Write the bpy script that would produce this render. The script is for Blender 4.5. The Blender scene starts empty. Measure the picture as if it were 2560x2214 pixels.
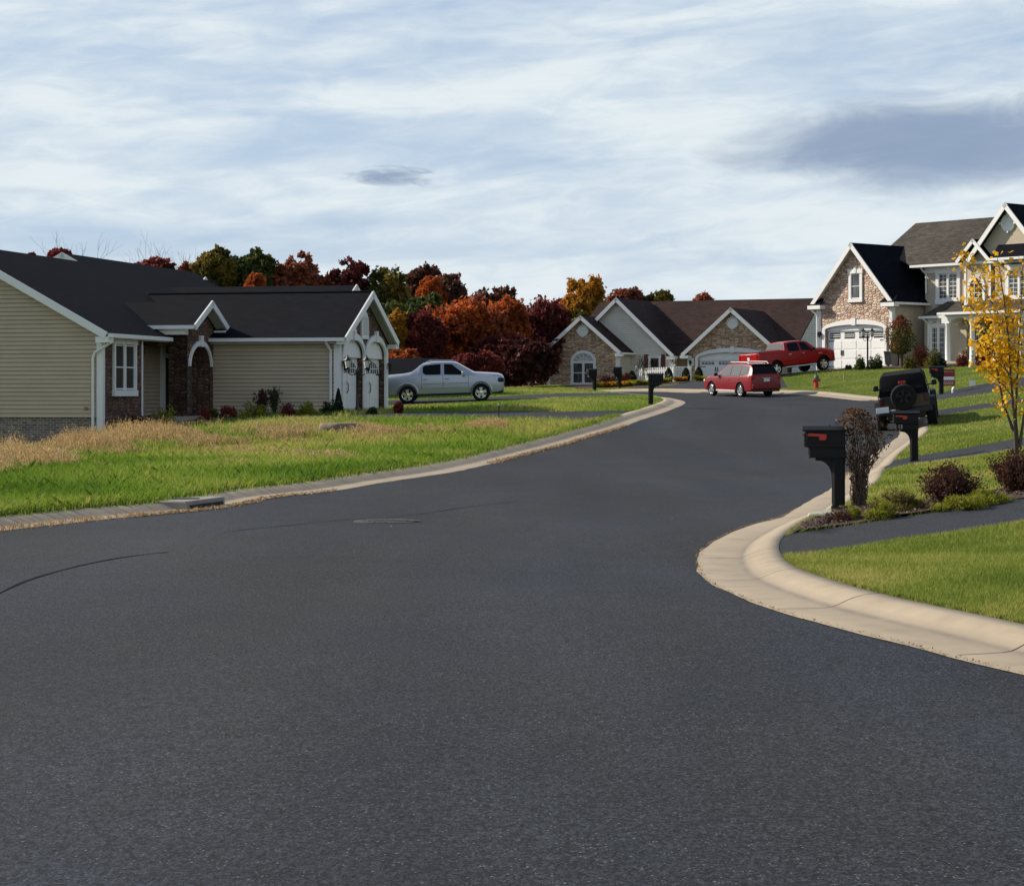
import bpy, math, random
import numpy as np
from mathutils import Vector, Matrix
from mathutils.geometry import delaunay_2d_cdt, tessellate_polygon

C = bpy.context.scene.collection
R = math.radians
rng = np.random.default_rng(11)
random.seed(11)

# ------------------------------------------------------------------ camera, light, exposure
F, U0, HOR, CH = 5300.0, 1280.0, 985.0, 1.8      # focal length in photo pixels, principal column, horizon row, eye height
cam = bpy.data.cameras.new('camera'); camo = bpy.data.objects.new('camera', cam); C.objects.link(camo)
camo.location = (0, 0, CH); camo.rotation_euler = (R(90), 0, 0)
cam.sensor_width = 36; cam.lens = 36 * F / 2560; cam.shift_y = (HOR - 1107) / 2560
cam.clip_start = 0.2; cam.clip_end = 3000
bpy.context.scene.camera = camo
SUN_AZ, SUN_EL = R(-69), R(31)                    # bearing measured from +Y towards +X
sun = bpy.data.lights.new('sun', 'SUN'); sun.energy = 5.0; sun.angle = R(0.5); sun.color = (1.0, 0.89, 0.73)
suno = bpy.data.objects.new('sun', sun); C.objects.link(suno)
sd = Vector((math.sin(SUN_AZ) * math.cos(SUN_EL), math.cos(SUN_AZ) * math.cos(SUN_EL), math.sin(SUN_EL)))
suno.rotation_euler = sd.to_track_quat('Z', 'Y').to_euler(); suno.location = (-30, 20, 60)
sc = bpy.context.scene
sc.view_settings.view_transform = 'Standard'; sc.view_settings.look = 'None'
sc.view_settings.exposure = 0.28; sc.view_settings.gamma = 1.0
sc.cycles.max_bounces = 6; sc.cycles.transparent_max_bounces = 8
sc.cycles.use_denoising = True

# ------------------------------------------------------------------ node helpers
class NT:
    def __init__(s, tree): s.t = tree; s.n = tree.nodes; s.l = tree.links
    def new(s, typ, ins=None, **kw):
        nd = s.n.new(typ)
        for k, v in kw.items(): setattr(nd, k, v)
        for k, v in (ins or {}).items(): s.put(nd.inputs[k], v)
        return nd
    def put(s, sock, v):
        if isinstance(v, bpy.types.NodeSocket): s.l.new(v, sock)
        elif isinstance(v, (tuple, list)) and len(v) == 3 and sock.type == 'RGBA': sock.default_value = (*v, 1)
        else: sock.default_value = v
    def math(s, op, a, b=0.0, c=None, clamp=False):
        nd = s.n.new('ShaderNodeMath'); nd.operation = op; nd.use_clamp = clamp
        s.put(nd.inputs[0], a); s.put(nd.inputs[1], b)
        if c is not None: s.put(nd.inputs[2], c)
        return nd.outputs[0]
    def mix(s, f, a, b, blend='MIX'):
        nd = s.n.new('ShaderNodeMix'); nd.data_type = 'RGBA'; nd.blend_type = blend
        s.put(nd.inputs[0], f); s.put(nd.inputs[6], a); s.put(nd.inputs[7], b)
        return nd.outputs[2]
    def ramp(s, f, stops, interp='LINEAR'):
        nd = s.n.new('ShaderNodeValToRGB'); cr = nd.color_ramp; cr.interpolation = interp
        while len(cr.elements) < len(stops): cr.elements.new(0.5)
        for e, (p, c) in zip(cr.elements, stops):
            e.position = p; e.color = (*c, 1) if isinstance(c, (tuple, list)) else (c, c, c, 1)
        s.put(nd.inputs[0], f); return nd.outputs[0]
    def noise(s, vec, scale, detail=4, rough=0.55, dist=0.0):
        nd = s.new('ShaderNodeTexNoise', {'Vector': vec, 'Scale': scale, 'Detail': detail, 'Roughness': rough, 'Distortion': dist})
        return nd.outputs[0]
    def mapping(s, vec, scale=(1, 1, 1), rot=(0, 0, 0), loc=(0, 0, 0)):
        return s.new('ShaderNodeMapping', {'Vector': vec, 'Scale': scale, 'Rotation': rot, 'Location': loc}).outputs[0]
    def smooth(s, x, a, b):
        nd = s.new('ShaderNodeMapRange', {'Value': x, 'From Min': a, 'From Max': b}, interpolation_type='SMOOTHSTEP')
        return nd.outputs[0]

# ------------------------------------------------------------------ sky
w = bpy.data.worlds.new('World'); sc.world = w; w.use_nodes = True
N = NT(w.node_tree); N.n.clear()
SKYK = 0.10
dirv = N.new('ShaderNodeTexCoord').outputs['Generated']
sep = N.new('ShaderNodeSeparateXYZ', {0: dirv})
az = N.math('ARCTAN2', sep.outputs[0], sep.outputs[1]); el = N.math('ARCSINE', sep.outputs[2])
azd = N.math('MULTIPLY', az, 57.2958); eld = N.math('MULTIPLY', el, 57.2958)
def cvec(kx, ky, ox=0, oy=0, tilt=0.0):
    x = N.math('MULTIPLY_ADD', azd, kx, ox); y = N.math('MULTIPLY_ADD', eld, ky, oy)
    y = N.math('ADD', y, N.math('MULTIPLY', azd, tilt))
    return N.new('ShaderNodeCombineXYZ', {0: x, 1: y}).outputs[0]
skyt = N.new('ShaderNodeTexSky', sky_type='NISHITA', sun_disc=False, sun_elevation=SUN_EL, sun_rotation=SUN_AZ, altitude=200, air_density=1.0, dust_density=0.8, ozone_density=1.2)
sky_blue = N.mix(1.0, skyt.outputs[0], (0.80, 0.86, 1.0), 'MULTIPLY')
n1 = N.noise(cvec(.075, .36, 3.1, 1.7, -.03), 1.0, 4, .5, .7)
n2 = N.noise(cvec(.14, .78, 7.3, .2, -.06), 1.0, 4, .5, .7)
n3 = N.noise(cvec(.05, .30, 1.9, 5.2), 1.0, 3, .5, .4)
nf = N.noise(cvec(.55, 2.1, 2, 9, -.12), 1.0, 6, .62, .7)
cov = N.math('ADD', N.math('MULTIPLY', n1, .48), N.math('ADD', N.math('MULTIPLY', n2, .32), N.math('ADD', N.math('MULTIPLY', n3, .22), N.math('MULTIPLY', nf, .10))))
low = N.math('MULTIPLY', N.smooth(eld, 10.0, 2.5), .11)
cover = N.smooth(N.math('ADD', cov, low), .36, .67)
lum = N.mix(N.smooth(N.math('MULTIPLY_ADD', nf, .4, N.math('MULTIPLY', n2, .6)), .34, .66), (.50, .585, .67), (.655, .715, .74))
wcol = N.mix(1.0, lum, (1 / SKYK,) * 3, 'MULTIPLY')
blue = N.mix(.70, sky_blue, (.335 / SKYK, .445 / SKYK, .61 / SKYK))
csky = N.mix(N.math('MULTIPLY_ADD', cover, .86, .12), blue, wcol)
def dark(a0, e0, wa, we, k, nz, soft, tilt=0.0):
    dx = N.math('DIVIDE', N.math('SUBTRACT', azd, a0), wa); dy = N.math('DIVIDE', N.math('SUBTRACT', N.math('MULTIPLY_ADD', azd, -tilt, eld), e0 - tilt * a0), we)
    r = N.math('ADD', N.math('MULTIPLY', dx, dx), N.math('MULTIPLY', dy, dy))
    nn = N.noise(cvec(k, k * 3.4, a0, e0), 1.0, 6, .6, .8)
    return N.smooth(N.math('ADD', N.math('SUBTRACT', 1.0, r), N.math('MULTIPLY', N.math('SUBTRACT', nn, .5), nz)), 0.0, soft)
dk = N.math('MAXIMUM', dark(12.0, 6.6, 7.3, 1.45, .26, 1.35, .95, .02), dark(-3.3, 5.84, 1.35, .32, .8, 2.6, 1.1))
dk = N.math('MAXIMUM', dk, N.math('MULTIPLY', dark(5.2, 10.65, 2.0, .2, .5, 1.6, 1.0), .6))
csky = N.mix(N.math('MULTIPLY', dk, .90), csky, (.215 / SKYK, .285 / SKYK, .41 / SKYK))
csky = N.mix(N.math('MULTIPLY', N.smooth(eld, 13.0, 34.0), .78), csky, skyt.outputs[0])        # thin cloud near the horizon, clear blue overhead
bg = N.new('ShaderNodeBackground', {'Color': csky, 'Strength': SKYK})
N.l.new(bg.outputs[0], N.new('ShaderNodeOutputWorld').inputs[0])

# ------------------------------------------------------------------ materials
MATS = {}
def mat(name, fn=None, col=(.5, .5, .5), rough=.6, metal=0.0, spec=.5, **kw):
    if name in MATS: return MATS[name]
    m = bpy.data.materials.new(name); m.use_nodes = True
    T = NT(m.node_tree); b = T.n['Principled BSDF']
    b.inputs['Base Color'].default_value = (*col, 1); b.inputs['Roughness'].default_value = rough
    b.inputs['Metallic'].default_value = metal; b.inputs['Specular IOR Level'].default_value = spec
    for k, v in kw.items(): b.inputs[k.replace('_', ' ')].default_value = v
    if fn: fn(T, b)
    MATS[name] = m; return m
def OBJ(T): return T.new('ShaderNodeTexCoord').outputs['Object']
def UV(T): return T.new('ShaderNodeTexCoord').outputs['UV']
def bump(T, b, h, st=.4, dist=.02):
    T.l.new(T.new('ShaderNodeBump', {'Height': h, 'Strength': st, 'Distance': dist}).outputs[0], b.inputs['Normal'])
def speck(base, amt=.15, scale=30, rough=.7, bst=0.15):
    def f(T, b):
        o = OBJ(T); n = T.noise(o, scale, 5); n2 = T.noise(o, scale * .08, 3)
        v = T.math('ADD', T.math('MULTIPLY', T.math('SUBTRACT', n, .5), amt * 2), T.math('MULTIPLY', T.math('SUBTRACT', n2, .5), amt * 2))
        c = T.mix(1.0, base, T.new('ShaderNodeCombineColor', {0: T.math('ADD', v, 1), 1: T.math('ADD', v, 1), 2: T.math('ADD', v, 1)}).outputs[0], 'MULTIPLY')
        T.put(b.inputs['Base Color'], c); bump(T, b, n, bst, .01)
    return f
def asphalt(base, speckle=1.0):
    def f(T, b):
        o = OBJ(T)
        g = T.noise(o, 75, 3, .7); g2 = T.noise(T.mapping(o, (1.3, .8, 1)), 34, 3, .7); g3 = T.noise(o, 11, 2, .5)
        vor = T.new('ShaderNodeTexVoronoi', {'Vector': o, 'Scale': 66.0}, feature='F1')
        cs = T.new('ShaderNodeSeparateColor', {0: vor.outputs['Color']})
        dot = T.math('MULTIPLY', T.math('GREATER_THAN', cs.outputs[0], .86), T.math('LESS_THAN', vor.outputs['Distance'], T.math('MULTIPLY_ADD', cs.outputs[1], .32, .12)))
        big = T.noise(T.mapping(o, (.30, .10, 1)), 1.0, 4, .55); med = T.noise(o, 1.1, 5, .6)
        tyre = T.noise(T.mapping(o, (.60, .045, 1), (0, 0, R(-13))), 1.0, 3, .5)
        val = T.math('MULTIPLY_ADD', T.smooth(g, .36, .64), 1.35, .33)
        val = T.math('MULTIPLY', val, T.math('MULTIPLY_ADD', T.smooth(g2, .36, .64), 1.1, .45))
        val = T.math('MULTIPLY', val, T.math('MULTIPLY_ADD', T.math('SUBTRACT', g3, .5), .8, 1.0))
        val = T.math('MULTIPLY', val, T.math('MULTIPLY_ADD', T.math('SUBTRACT', big, .5), 1.1, 1.0))
        val = T.math('MULTIPLY', val, T.math('MULTIPLY_ADD', T.math('SUBTRACT', med, .5), .5, 1.0))
        val = T.math('MULTIPLY', val, T.math('MULTIPLY_ADD', T.math('SUBTRACT', tyre, .5), .9, 1.0))
        c = T.mix(1.0, base, T.new('ShaderNodeCombineColor', {0: val, 1: val, 2: val}).outputs[0], 'MULTIPLY')
        hue = T.noise(T.mapping(o, (.4, .13, 1), (0, 0, .3), (7, 3, 0)), 1.0, 4, .6)
        c = T.mix(1.0, c, T.ramp(hue, [(.34, (.92, .99, 1.10)), (.66, (1.10, 1.02, .90))]), 'MULTIPLY')
        c = T.mix(T.math('MULTIPLY', dot, T.math('MULTIPLY_ADD', cs.outputs[2], .8, .05)), c, (.20 * speckle, .20 * speckle, .195 * speckle))
        T.put(b.inputs['Base Color'], c); bump(T, b, g2, .6, .012)
    return f
M_ASPH = mat('asphalt', asphalt((.0222, .0252, .0322)), rough=.85, spec=.2)
M_DRIVE = mat('driveway_asphalt', asphalt((.0200, .0225, .0290), .25), rough=.85, spec=.3)
def kerbf(T, b):
    o = OBJ(T); n = T.noise(o, 3.2, 5, .6); f_ = T.noise(o, 90, 3); st = T.noise(o, .7, 4)
    c = T.ramp(T.math('ADD', T.math('MULTIPLY', n, .55), T.math('MULTIPLY', st, .45)), [(.28, (.255, .205, .145)), (.48, (.36, .293, .207)), (.68, (.435, .355, .25))])
    dirt = T.new('ShaderNodeAttribute', attribute_name='dirt').outputs['Fac']
    c = T.mix(T.math('MULTIPLY', dirt, T.math('MULTIPLY_ADD', T.smooth(n, .2, .7), .38, .30), clamp=True), c, (.12, .105, .09))
    c = T.mix(T.math('MULTIPLY', T.math('SUBTRACT', f_, .35, clamp=True), .5), c, (.28, .25, .22))
    T.put(b.inputs['Base Color'], c); bump(T, b, f_, .25, .006)
M_KERB = mat('kerb_concrete', kerbf, rough=.85)
M_CONC = mat('concrete', speck((.40, .38, .34), .2, 12), rough=.85)
def lawnf(T, b):
    o = OBJ(T); n = T.noise(o, .45, 5, .6); m = T.noise(o, 3.0, 5, .65); f_ = T.noise(o, 40, 4, .7)
    v = T.math('ADD', T.math('MULTIPLY', n, .4), T.math('ADD', T.math('MULTIPLY', m, .35), T.math('MULTIPLY', f_, .25)))
    c = T.ramp(v, [(.33, (.045, .080, .012)), (.47, (.085, .130, .018)), (.56, (.130, .165, .028)), (.68, (.21, .19, .055))])
    T.put(b.inputs['Base Color'], c); bump(T, b, f_, .9, .05)
M_LAWN = mat('lawn_soil', lawnf, rough=.95, spec=.1)
M_MULCH = mat('mulch', lambda T, b: (T.put(b.inputs['Base Color'], T.ramp(T.noise(OBJ(T), 45, 4, .7), [(.35, (.018, .010, .008)), (.55, (.075, .038, .028)), (.7, (.20, .13, .10))])), bump(T, b, T.noise(OBJ(T), 45, 4), 1.0, .05)), rough=.95)
def leafy(cols, trans=.40, scale=.33, jitter=.45):
    def f(T, b):
        a = T.new('ShaderNodeAttribute', attribute_name='tint').outputs['Fac']
        n = T.noise(OBJ(T), scale, 3, .6)
        v = T.math('ADD', T.math('MULTIPLY', a, jitter), T.math('MULTIPLY', n, 1 - jitter))
        k = len(cols)
        c = T.ramp(v, [(.22 + .56 * i / max(1, k - 1), cc) for i, cc in enumerate(cols)])
        T.put(b.inputs['Base Color'], c); b.inputs['Roughness'].default_value = .65; b.inputs['Specular IOR Level'].default_value = .25
        tr = T.new('ShaderNodeBsdfTranslucent', {'Color': c}); mx = T.new('ShaderNodeMixShader', {0: trans})
        T.l.new(b.outputs[0], mx.inputs[1]); T.l.new(tr.outputs[0], mx.inputs[2])
        T.l.new(mx.outputs[0], T.n['Material Output'].inputs[0])
    return f
def leafmat(name, *cols, **kw): return mat('leaf_' + name, leafy(cols, **kw))
L_RED = leafmat('red', (0.09281, 0.02025, 0.02025), (0.2025, 0.03712, 0.03375), (0.3206, 0.0675, 0.04219))
L_MAROON = leafmat('maroon', (.062, .014, .014), (.145, .030, .027), (.26, .055, .038))
L_DKMAROON = leafmat('dark_maroon', (.028, .010, .011), (.066, .018, .017), (.125, .034, .024))
L_ORANGE = leafmat('orange', (0.1888, 0.04462, 0.01716), (0.3775, 0.0858, 0.02059), (0.5663, 0.1459, 0.03089))
L_RUST = leafmat('rust', (0.1305, 0.04785, 0.03045), (0.2717, 0.0783, 0.03915), (0.3915, 0.1305, 0.0609))
L_BROWN = leafmat('brown', (0.05967, 0.02984, 0.02282), (0.1229, 0.05089, 0.03159), (0.2019, 0.08775, 0.04388))
L_OLIVE = leafmat('olive', (0.0509, 0.06068, 0.01566), (0.1174, 0.1077, 0.01958), (0.2545, 0.1663, 0.0274))
L_GREEN = leafmat('green', (0.02535, 0.04485, 0.0156), (0.0585, 0.0858, 0.0234), (0.1209, 0.1248, 0.0273))
L_GOLD = leafmat('gold', (0.2063, 0.119, 0.01587), (0.4126, 0.2063, 0.02222), (0.5713, 0.238, 0.02857))
L_YELLOW = leafmat('yellow', (.42, .23, .010), (.80, .46, .014), (.90, .58, .05), trans=.42)
L_DKGREEN = leafmat('dark_green', (0.0104, 0.0221, 0.0117), (0.0208, 0.039, 0.0156), (0.0416, 0.065, 0.0208))
L_LIME = leafmat('lime', (0.1225, 0.1488, 0.014), (0.245, 0.2537, 0.021), (0.385, 0.35, 0.035))
L_BURN = leafmat('burning', (.028, .013, .010), (.075, .030, .020), (.13, .05, .028))
L_VINE = leafmat('vine', (.020, .010, .008), (.055, .024, .015), (.16, .07, .03), (.30, .22, .08))
L_GREY = leafmat('dry', (.10, .075, .055), (.20, .15, .10), (.30, .24, .17))
L_LAWN = leafmat('lawn', (.085, .140, .016), (.175, .245, .030), (.30, .33, .06), (.54, .44, .15), scale=.8, jitter=.55)
L_ROUGH = leafmat('rough_grass', (.055, .125, .009), (.125, .235, .018), (.215, .315, .035), (.44, .41, .11), scale=.35, jitter=.55)
L_STRAW = leafmat('straw', (.25, .160, .065), (.50, .345, .155), (.67, .50, .27), scale=.5, jitter=.6)
L_RSTRAW = leafmat('red_straw', (.17, .11, .055), (.36, .235, .12), (.52, .36, .20))
L_LITTER = leafmat('litter', (.12, .07, .03), (.30, .19, .085), (.50, .37, .20), trans=.1)
M_BARK = mat('bark', speck((.075, .058, .045), .4, 25, bst=.6), rough=.9)
M_BARKL = mat('pale_bark', speck((.17, .14, .11), .4, 25, bst=.6), rough=.9)
def siding(base):
    def f(T, b):
        n = T.noise(T.mapping(OBJ(T), (.6, .6, 6)), 1.0, 4); n2 = T.noise(OBJ(T), 1.1, 4)
        v = T.math('MULTIPLY_ADD', T.math('SUBTRACT', T.math('ADD', n, n2), 1.0), .28, 1.0)
        T.put(b.inputs['Base Color'], T.mix(1.0, base, T.new('ShaderNodeCombineColor', {0: v, 1: v, 2: v}).outputs[0], 'MULTIPLY'))
        bump(T, b, T.noise(OBJ(T), 60, 3), .08, .004)
    return f
M_TAN = mat('tan_vinyl_siding', siding((.47, .385, .275)), rough=.55)
M_GREYSID = mat('pale_vinyl_siding', siding((.60, .575, .51)), rough=.55)
M_STUCCO = mat('beige_stucco', speck((.47, .40, .31), .12, 60), rough=.9)
M_WHITE = mat('white_trim', speck((.76, .76, .75), .05, 4, bst=.02), rough=.45)
M_DOOR = mat('white_garage_door', speck((.80, .80, .79), .05, 3, bst=.02), rough=.4)
M_SOFFIT = mat('white_soffit', col=(.62, .61, .58), rough=.6)
def stone(c1, c2, c3, mort, sx=3.2, sz=8.0):
    def f(T, b):
        uv = UV(T); d = T.noise(uv, 3.0, 3)
        v = T.mapping(uv, (sx, sz, 1)); v = T.new('ShaderNodeVectorMath', {0: v, 1: T.new('ShaderNodeCombineXYZ', {0: d, 1: d}).outputs[0]}, operation='ADD').outputs[0]
        vo = T.new('ShaderNodeTexVoronoi', {'Vector': v, 'Scale': 1.0, 'Randomness': .8}, feature='F1', distance='CHEBYCHEV', voronoi_dimensions='2D')
        ed = T.new('ShaderNodeTexVoronoi', {'Vector': v, 'Scale': 1.0, 'Randomness': .8}, feature='DISTANCE_TO_EDGE', voronoi_dimensions='2D')
        rnd = T.new('ShaderNodeSeparateColor', {0: vo.outputs['Color']}).outputs[0]
        fine = T.noise(uv, 22, 5, .65)
        c = T.ramp(T.math('ADD', T.math('MULTIPLY', rnd, .75), T.math('MULTIPLY', fine, .25)), [(.12, c1), (.45, c2), (.85, c3)])
        e = T.smooth(ed.outputs['Distance'], .0, .09)
        T.put(b.inputs['Base Color'], T.mix(e, mort, c))
        bump(T, b, T.math('ADD', T.math('MULTIPLY', T.smooth(ed.outputs['Distance'], 0, .22), 1.0), T.math('MULTIPLY', fine, .5)), .9, .06)
    return f
M_STONE_D = mat('brown_ledge_stone', stone((.075, .042, .030), (.14, .078, .052), (.235, .135, .09), (.05, .035, .028), 4.2, 8.5), rough=.9)
M_STONE_T = mat('tan_ledge_stone', stone((.33, .20, .135), (.56, .375, .26), (.74, .55, .385), (.26, .175, .125), 3.2, 8.0), rough=.9)
M_STONE_P = mat('pink_ledge_stone', stone((.34, .22, .165), (.54, .39, .30), (.70, .56, .44), (.30, .21, .165), 3.4, 7.0), rough=.9)
def brickf(T, b):
    br = T.new('ShaderNodeTexBrick', {'Vector': UV(T), 'Color1': (.25, .20, .165, 1), 'Color2': (.10, .075, .065, 1), 'Mortar': (.33, .295, .25, 1), 'Scale': 1.0, 'Mortar Size': .011, 'Bias': .1, 'Brick Width': .23, 'Row Height': .078})
    T.put(b.inputs['Base Color'], T.mix(.35, br.outputs[0], T.mix(1.0, br.outputs[0], T.ramp(T.noise(UV(T), 9, 4), [(.3, .5), (.7, 1.5)]), 'MULTIPLY')))
    bump(T, b, br.outputs[1], .4, -.01)
M_BRICK = mat('grey_brick_foundation', brickf, rough=.9)
def shingle(base):
    def f(T, b):
        uv = UV(T)
        br = T.new('ShaderNodeTexBrick', {'Vector': uv, 'Color1': (.70, .70, .70, 1), 'Color2': (1.3, 1.3, 1.3, 1), 'Mortar': (.4, .4, .4, 1), 'Scale': 1.0, 'Mortar Size': .007, 'Brick Width': .32, 'Row Height': .145, 'Bias': 0.0})
        n = T.noise(T.mapping(uv, (1.3, 4, 1)), 1.0, 5, .65); n2 = T.noise(uv, .35, 4)
        v = T.math('MULTIPLY_ADD', T.math('SUBTRACT', T.math('ADD', n, n2), 1.0), .9, 1.0)
        c = T.mix(1.0, base, br.outputs[0], 'MULTIPLY')
        T.put(b.inputs['Base Color'], T.mix(1.0, c, T.new('ShaderNodeCombineColor', {0: v, 1: v, 2: v}).outputs[0], 'MULTIPLY'))
        bump(T, b, T.math('ADD', br.outputs[1], T.math('MULTIPLY', T.noise(uv, 60, 3), -.6)), .5, -.02)
    return f
M_SH_DARK = mat('charcoal_shingles', shingle((.0034, .0047, .0094)), rough=.9, spec=.1)
M_SH_BROWN = mat('brown_shingles', shingle((.036, .0185, .0165)), rough=.92, spec=.2)
M_SH_GREY = mat('lit_grey_shingles', shingle((.066, .058, .049)), rough=.92, spec=.2)  # lighter tone of the lit roof slopes, put into the shingle colour
def glassf(T, b):
    n = T.noise(T.mapping(UV(T), (9, .6, 1)), 1.0, 3)
    T.put(b.inputs['Base Color'], T.ramp(n, [(.42, (.010, .013, .016)), (.66, (.035, .038, .042))]))
M_GLASS = mat('window_glass', glassf, rough=.06, spec=.35)
M_GLASSC = mat('curtained_glass', lambda T, b: T.put(b.inputs['Base Color'], T.ramp(T.noise(T.mapping(UV(T), (14, .8, 1)), 1.0, 3), [(.40, (.03, .034, .04)), (.66, (.15, .155, .155))])), rough=.08, spec=.6)
M_DARK = mat('dark_interior', col=(.012, .012, .012), rough=.8)
M_SHUT = mat('burgundy_shutter', col=(.085, .012, .018), rough=.6)
M_BEIGE = mat('dark_beige_wall', speck((.36, .31, .22), .1, 20), rough=.8)  # dark beige with random speckle
M_IRON = mat('black_iron', col=(.012, .012, .013), rough=.45)
M_PLAST = mat('black_mailbox_resin', speck((.0045, .0048, .0058), .35, 14, bst=.06), rough=.5, spec=.25)
M_FLAG = mat('red_flag_plastic', col=(.50, .030, .016), rough=.45)
M_PVC = mat('white_pvc', col=(.80, .80, .80), rough=.4)
M_LAMPG = mat('frosted_lamp_glass', col=(.62, .62, .58), rough=.3)
M_RUB = mat('tyre_rubber', speck((.008, .008, .008), .3, 30), rough=.85, spec=.25)
M_ALLOY = mat('alloy_rim', col=(.72, .72, .73), rough=.22, metal=1.0)
M_DKALLOY = mat('dark_alloy_rim', col=(.02, .02, .021), rough=.35, metal=.6)
M_CHROME = mat('chrome', col=(.85, .85, .86), rough=.08, metal=1.0)
M_CARGL = mat('car_glass', col=(.006, .007, .009), rough=.05, spec=.3, IOR=1.28)
M_TRIM = mat('black_car_trim', col=(.008, .008, .009), rough=.6)
def paint(name, col, metal=.0, rough=.28): return mat(name, col=col, rough=rough, metal=metal, Coat_Weight=.35, Coat_Roughness=.05)
P_SILVER = paint('silver_paint', (.40, .425, .48), .6, .36)
P_MAROON = mat('maroon_paint', col=(.19, .008, .015), rough=.32, spec=.3, Coat_Weight=.2, Coat_Roughness=.05)
P_RED = mat('red_paint', col=(.33, .004, .006), rough=.3, spec=.25, Coat_Weight=.12, Coat_Roughness=.05)
P_BLACK = paint('black_paint', (.006, .006, .007), .0, .3)
M_SOFT = mat('black_canvas', speck((.007, .007, .009), .3, 60, bst=.3), rough=.95, spec=.15)
M_TAIL = mat('red_lens', col=(.30, .010, .010), rough=.12, spec=.7)
M_AMBER = mat('amber_lens', col=(.45, .12, .02), rough=.15)
M_LENS = mat('clear_lens', col=(.70, .72, .75), rough=.08, spec=.8)
M_PLATE = mat('licence_plate', col=(.62, .66, .72), rough=.4)
M_HYDR = mat('hydrant_red', speck((.42, .022, .022), .2, 20), rough=.5)
M_HYDG = mat('hydrant_green', col=(.018, .11, .060), rough=.5)
M_WOOD = mat('raw_pine', speck((.52, .36, .17), .2, 14), rough=.8)
M_SIGNR = mat('sign_red', col=(.24, .012, .018), rough=.5)
M_BIN = mat('black_bin_plastic', col=(.013, .014, .016), rough=.5)
M_ROCK = mat('field_stone', speck((.20, .155, .12), .6, 5, bst=.9), rough=.95)
M_TWIG = mat('vine_stems', col=(.11, .078, .058), rough=.9)
M_TAR = mat('tar_sealant', col=(.010, .0105, .012), rough=.95, spec=.05)
M_CAST = mat('cast_iron', speck((.055, .05, .045), .4, 20, bst=.4), rough=.7)
M_GALV = mat('galvanised_metal', col=(.35, .37, .39), rough=.45, metal=.5)
M_TWIGG = mat('bare_grey_twigs', col=(.30, .28, .26), rough=.9)
M_CLOTH = mat('cream_statue', speck((.62, .56, .48), .2, 12), rough=.8)

# ------------------------------------------------------------------ mesh helpers
def auto_uv(me):
    nl = len(me.loops)
    if not nl: return
    npoly = len(me.polygons)
    co = np.empty(len(me.vertices) * 3); me.vertices.foreach_get('co', co); co = co.reshape(-1, 3)
    li = np.empty(nl, int); me.loops.foreach_get('vertex_index', li)
    tot = np.empty(npoly, int); me.polygons.foreach_get('loop_total', tot)
    nr = np.empty(npoly * 3); me.polygons.foreach_get('normal', nr); nr = np.repeat(nr.reshape(-1, 3), tot, axis=0)
    t = np.stack([-nr[:, 1], nr[:, 0], np.zeros(nl)], 1); ln = np.linalg.norm(t, axis=1)
    t[ln < 1e-3] = (1, 0, 0); ln[ln < 1e-3] = 1; t /= ln[:, None]
    bt = np.cross(nr, t); p = co[li]
    uv = np.stack([(p * t).sum(1), (p * bt).sum(1)], 1)
    me.uv_layers.new(name='UVMap').data.foreach_set('uv', uv.ravel())
def link(name, me, m, parent=None):
    o = bpy.data.objects.new(name, me); C.objects.link(o)
    for x in (m if isinstance(m, (list, tuple)) else [m]): me.materials.append(x)
    if parent is not None: o.parent = parent
    return o
def np_mesh(name, V, k, m, parent=None, tint=None, Fidx=None, smooth=False, attr='tint'):
    """V: (n*k,3) verts, faces of k consecutive verts (or Fidx (n,k))."""
    me = bpy.data.meshes.new(name); V = np.asarray(V, np.float32)
    if Fidx is None: Fidx = np.arange(len(V)).reshape(-1, k)
    nf = len(Fidx); me.vertices.add(len(V)); me.vertices.foreach_set('co', V.ravel())
    me.loops.add(nf * k); me.loops.foreach_set('vertex_index', np.asarray(Fidx, np.int32).ravel())
    me.polygons.add(nf); me.polygons.foreach_set('loop_start', np.arange(nf, dtype=np.int32) * k)
    me.update(calc_edges=True)
    if tint is not None:
        a = me.attributes.new(attr, 'FLOAT', 'FACE' if len(tint) == nf else 'POINT'); a.data.foreach_set('value', np.asarray(tint, np.float32))
    if smooth: me.polygons.foreach_set('use_smooth', np.ones(nf, bool))
    return link(name, me, m, parent)
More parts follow.
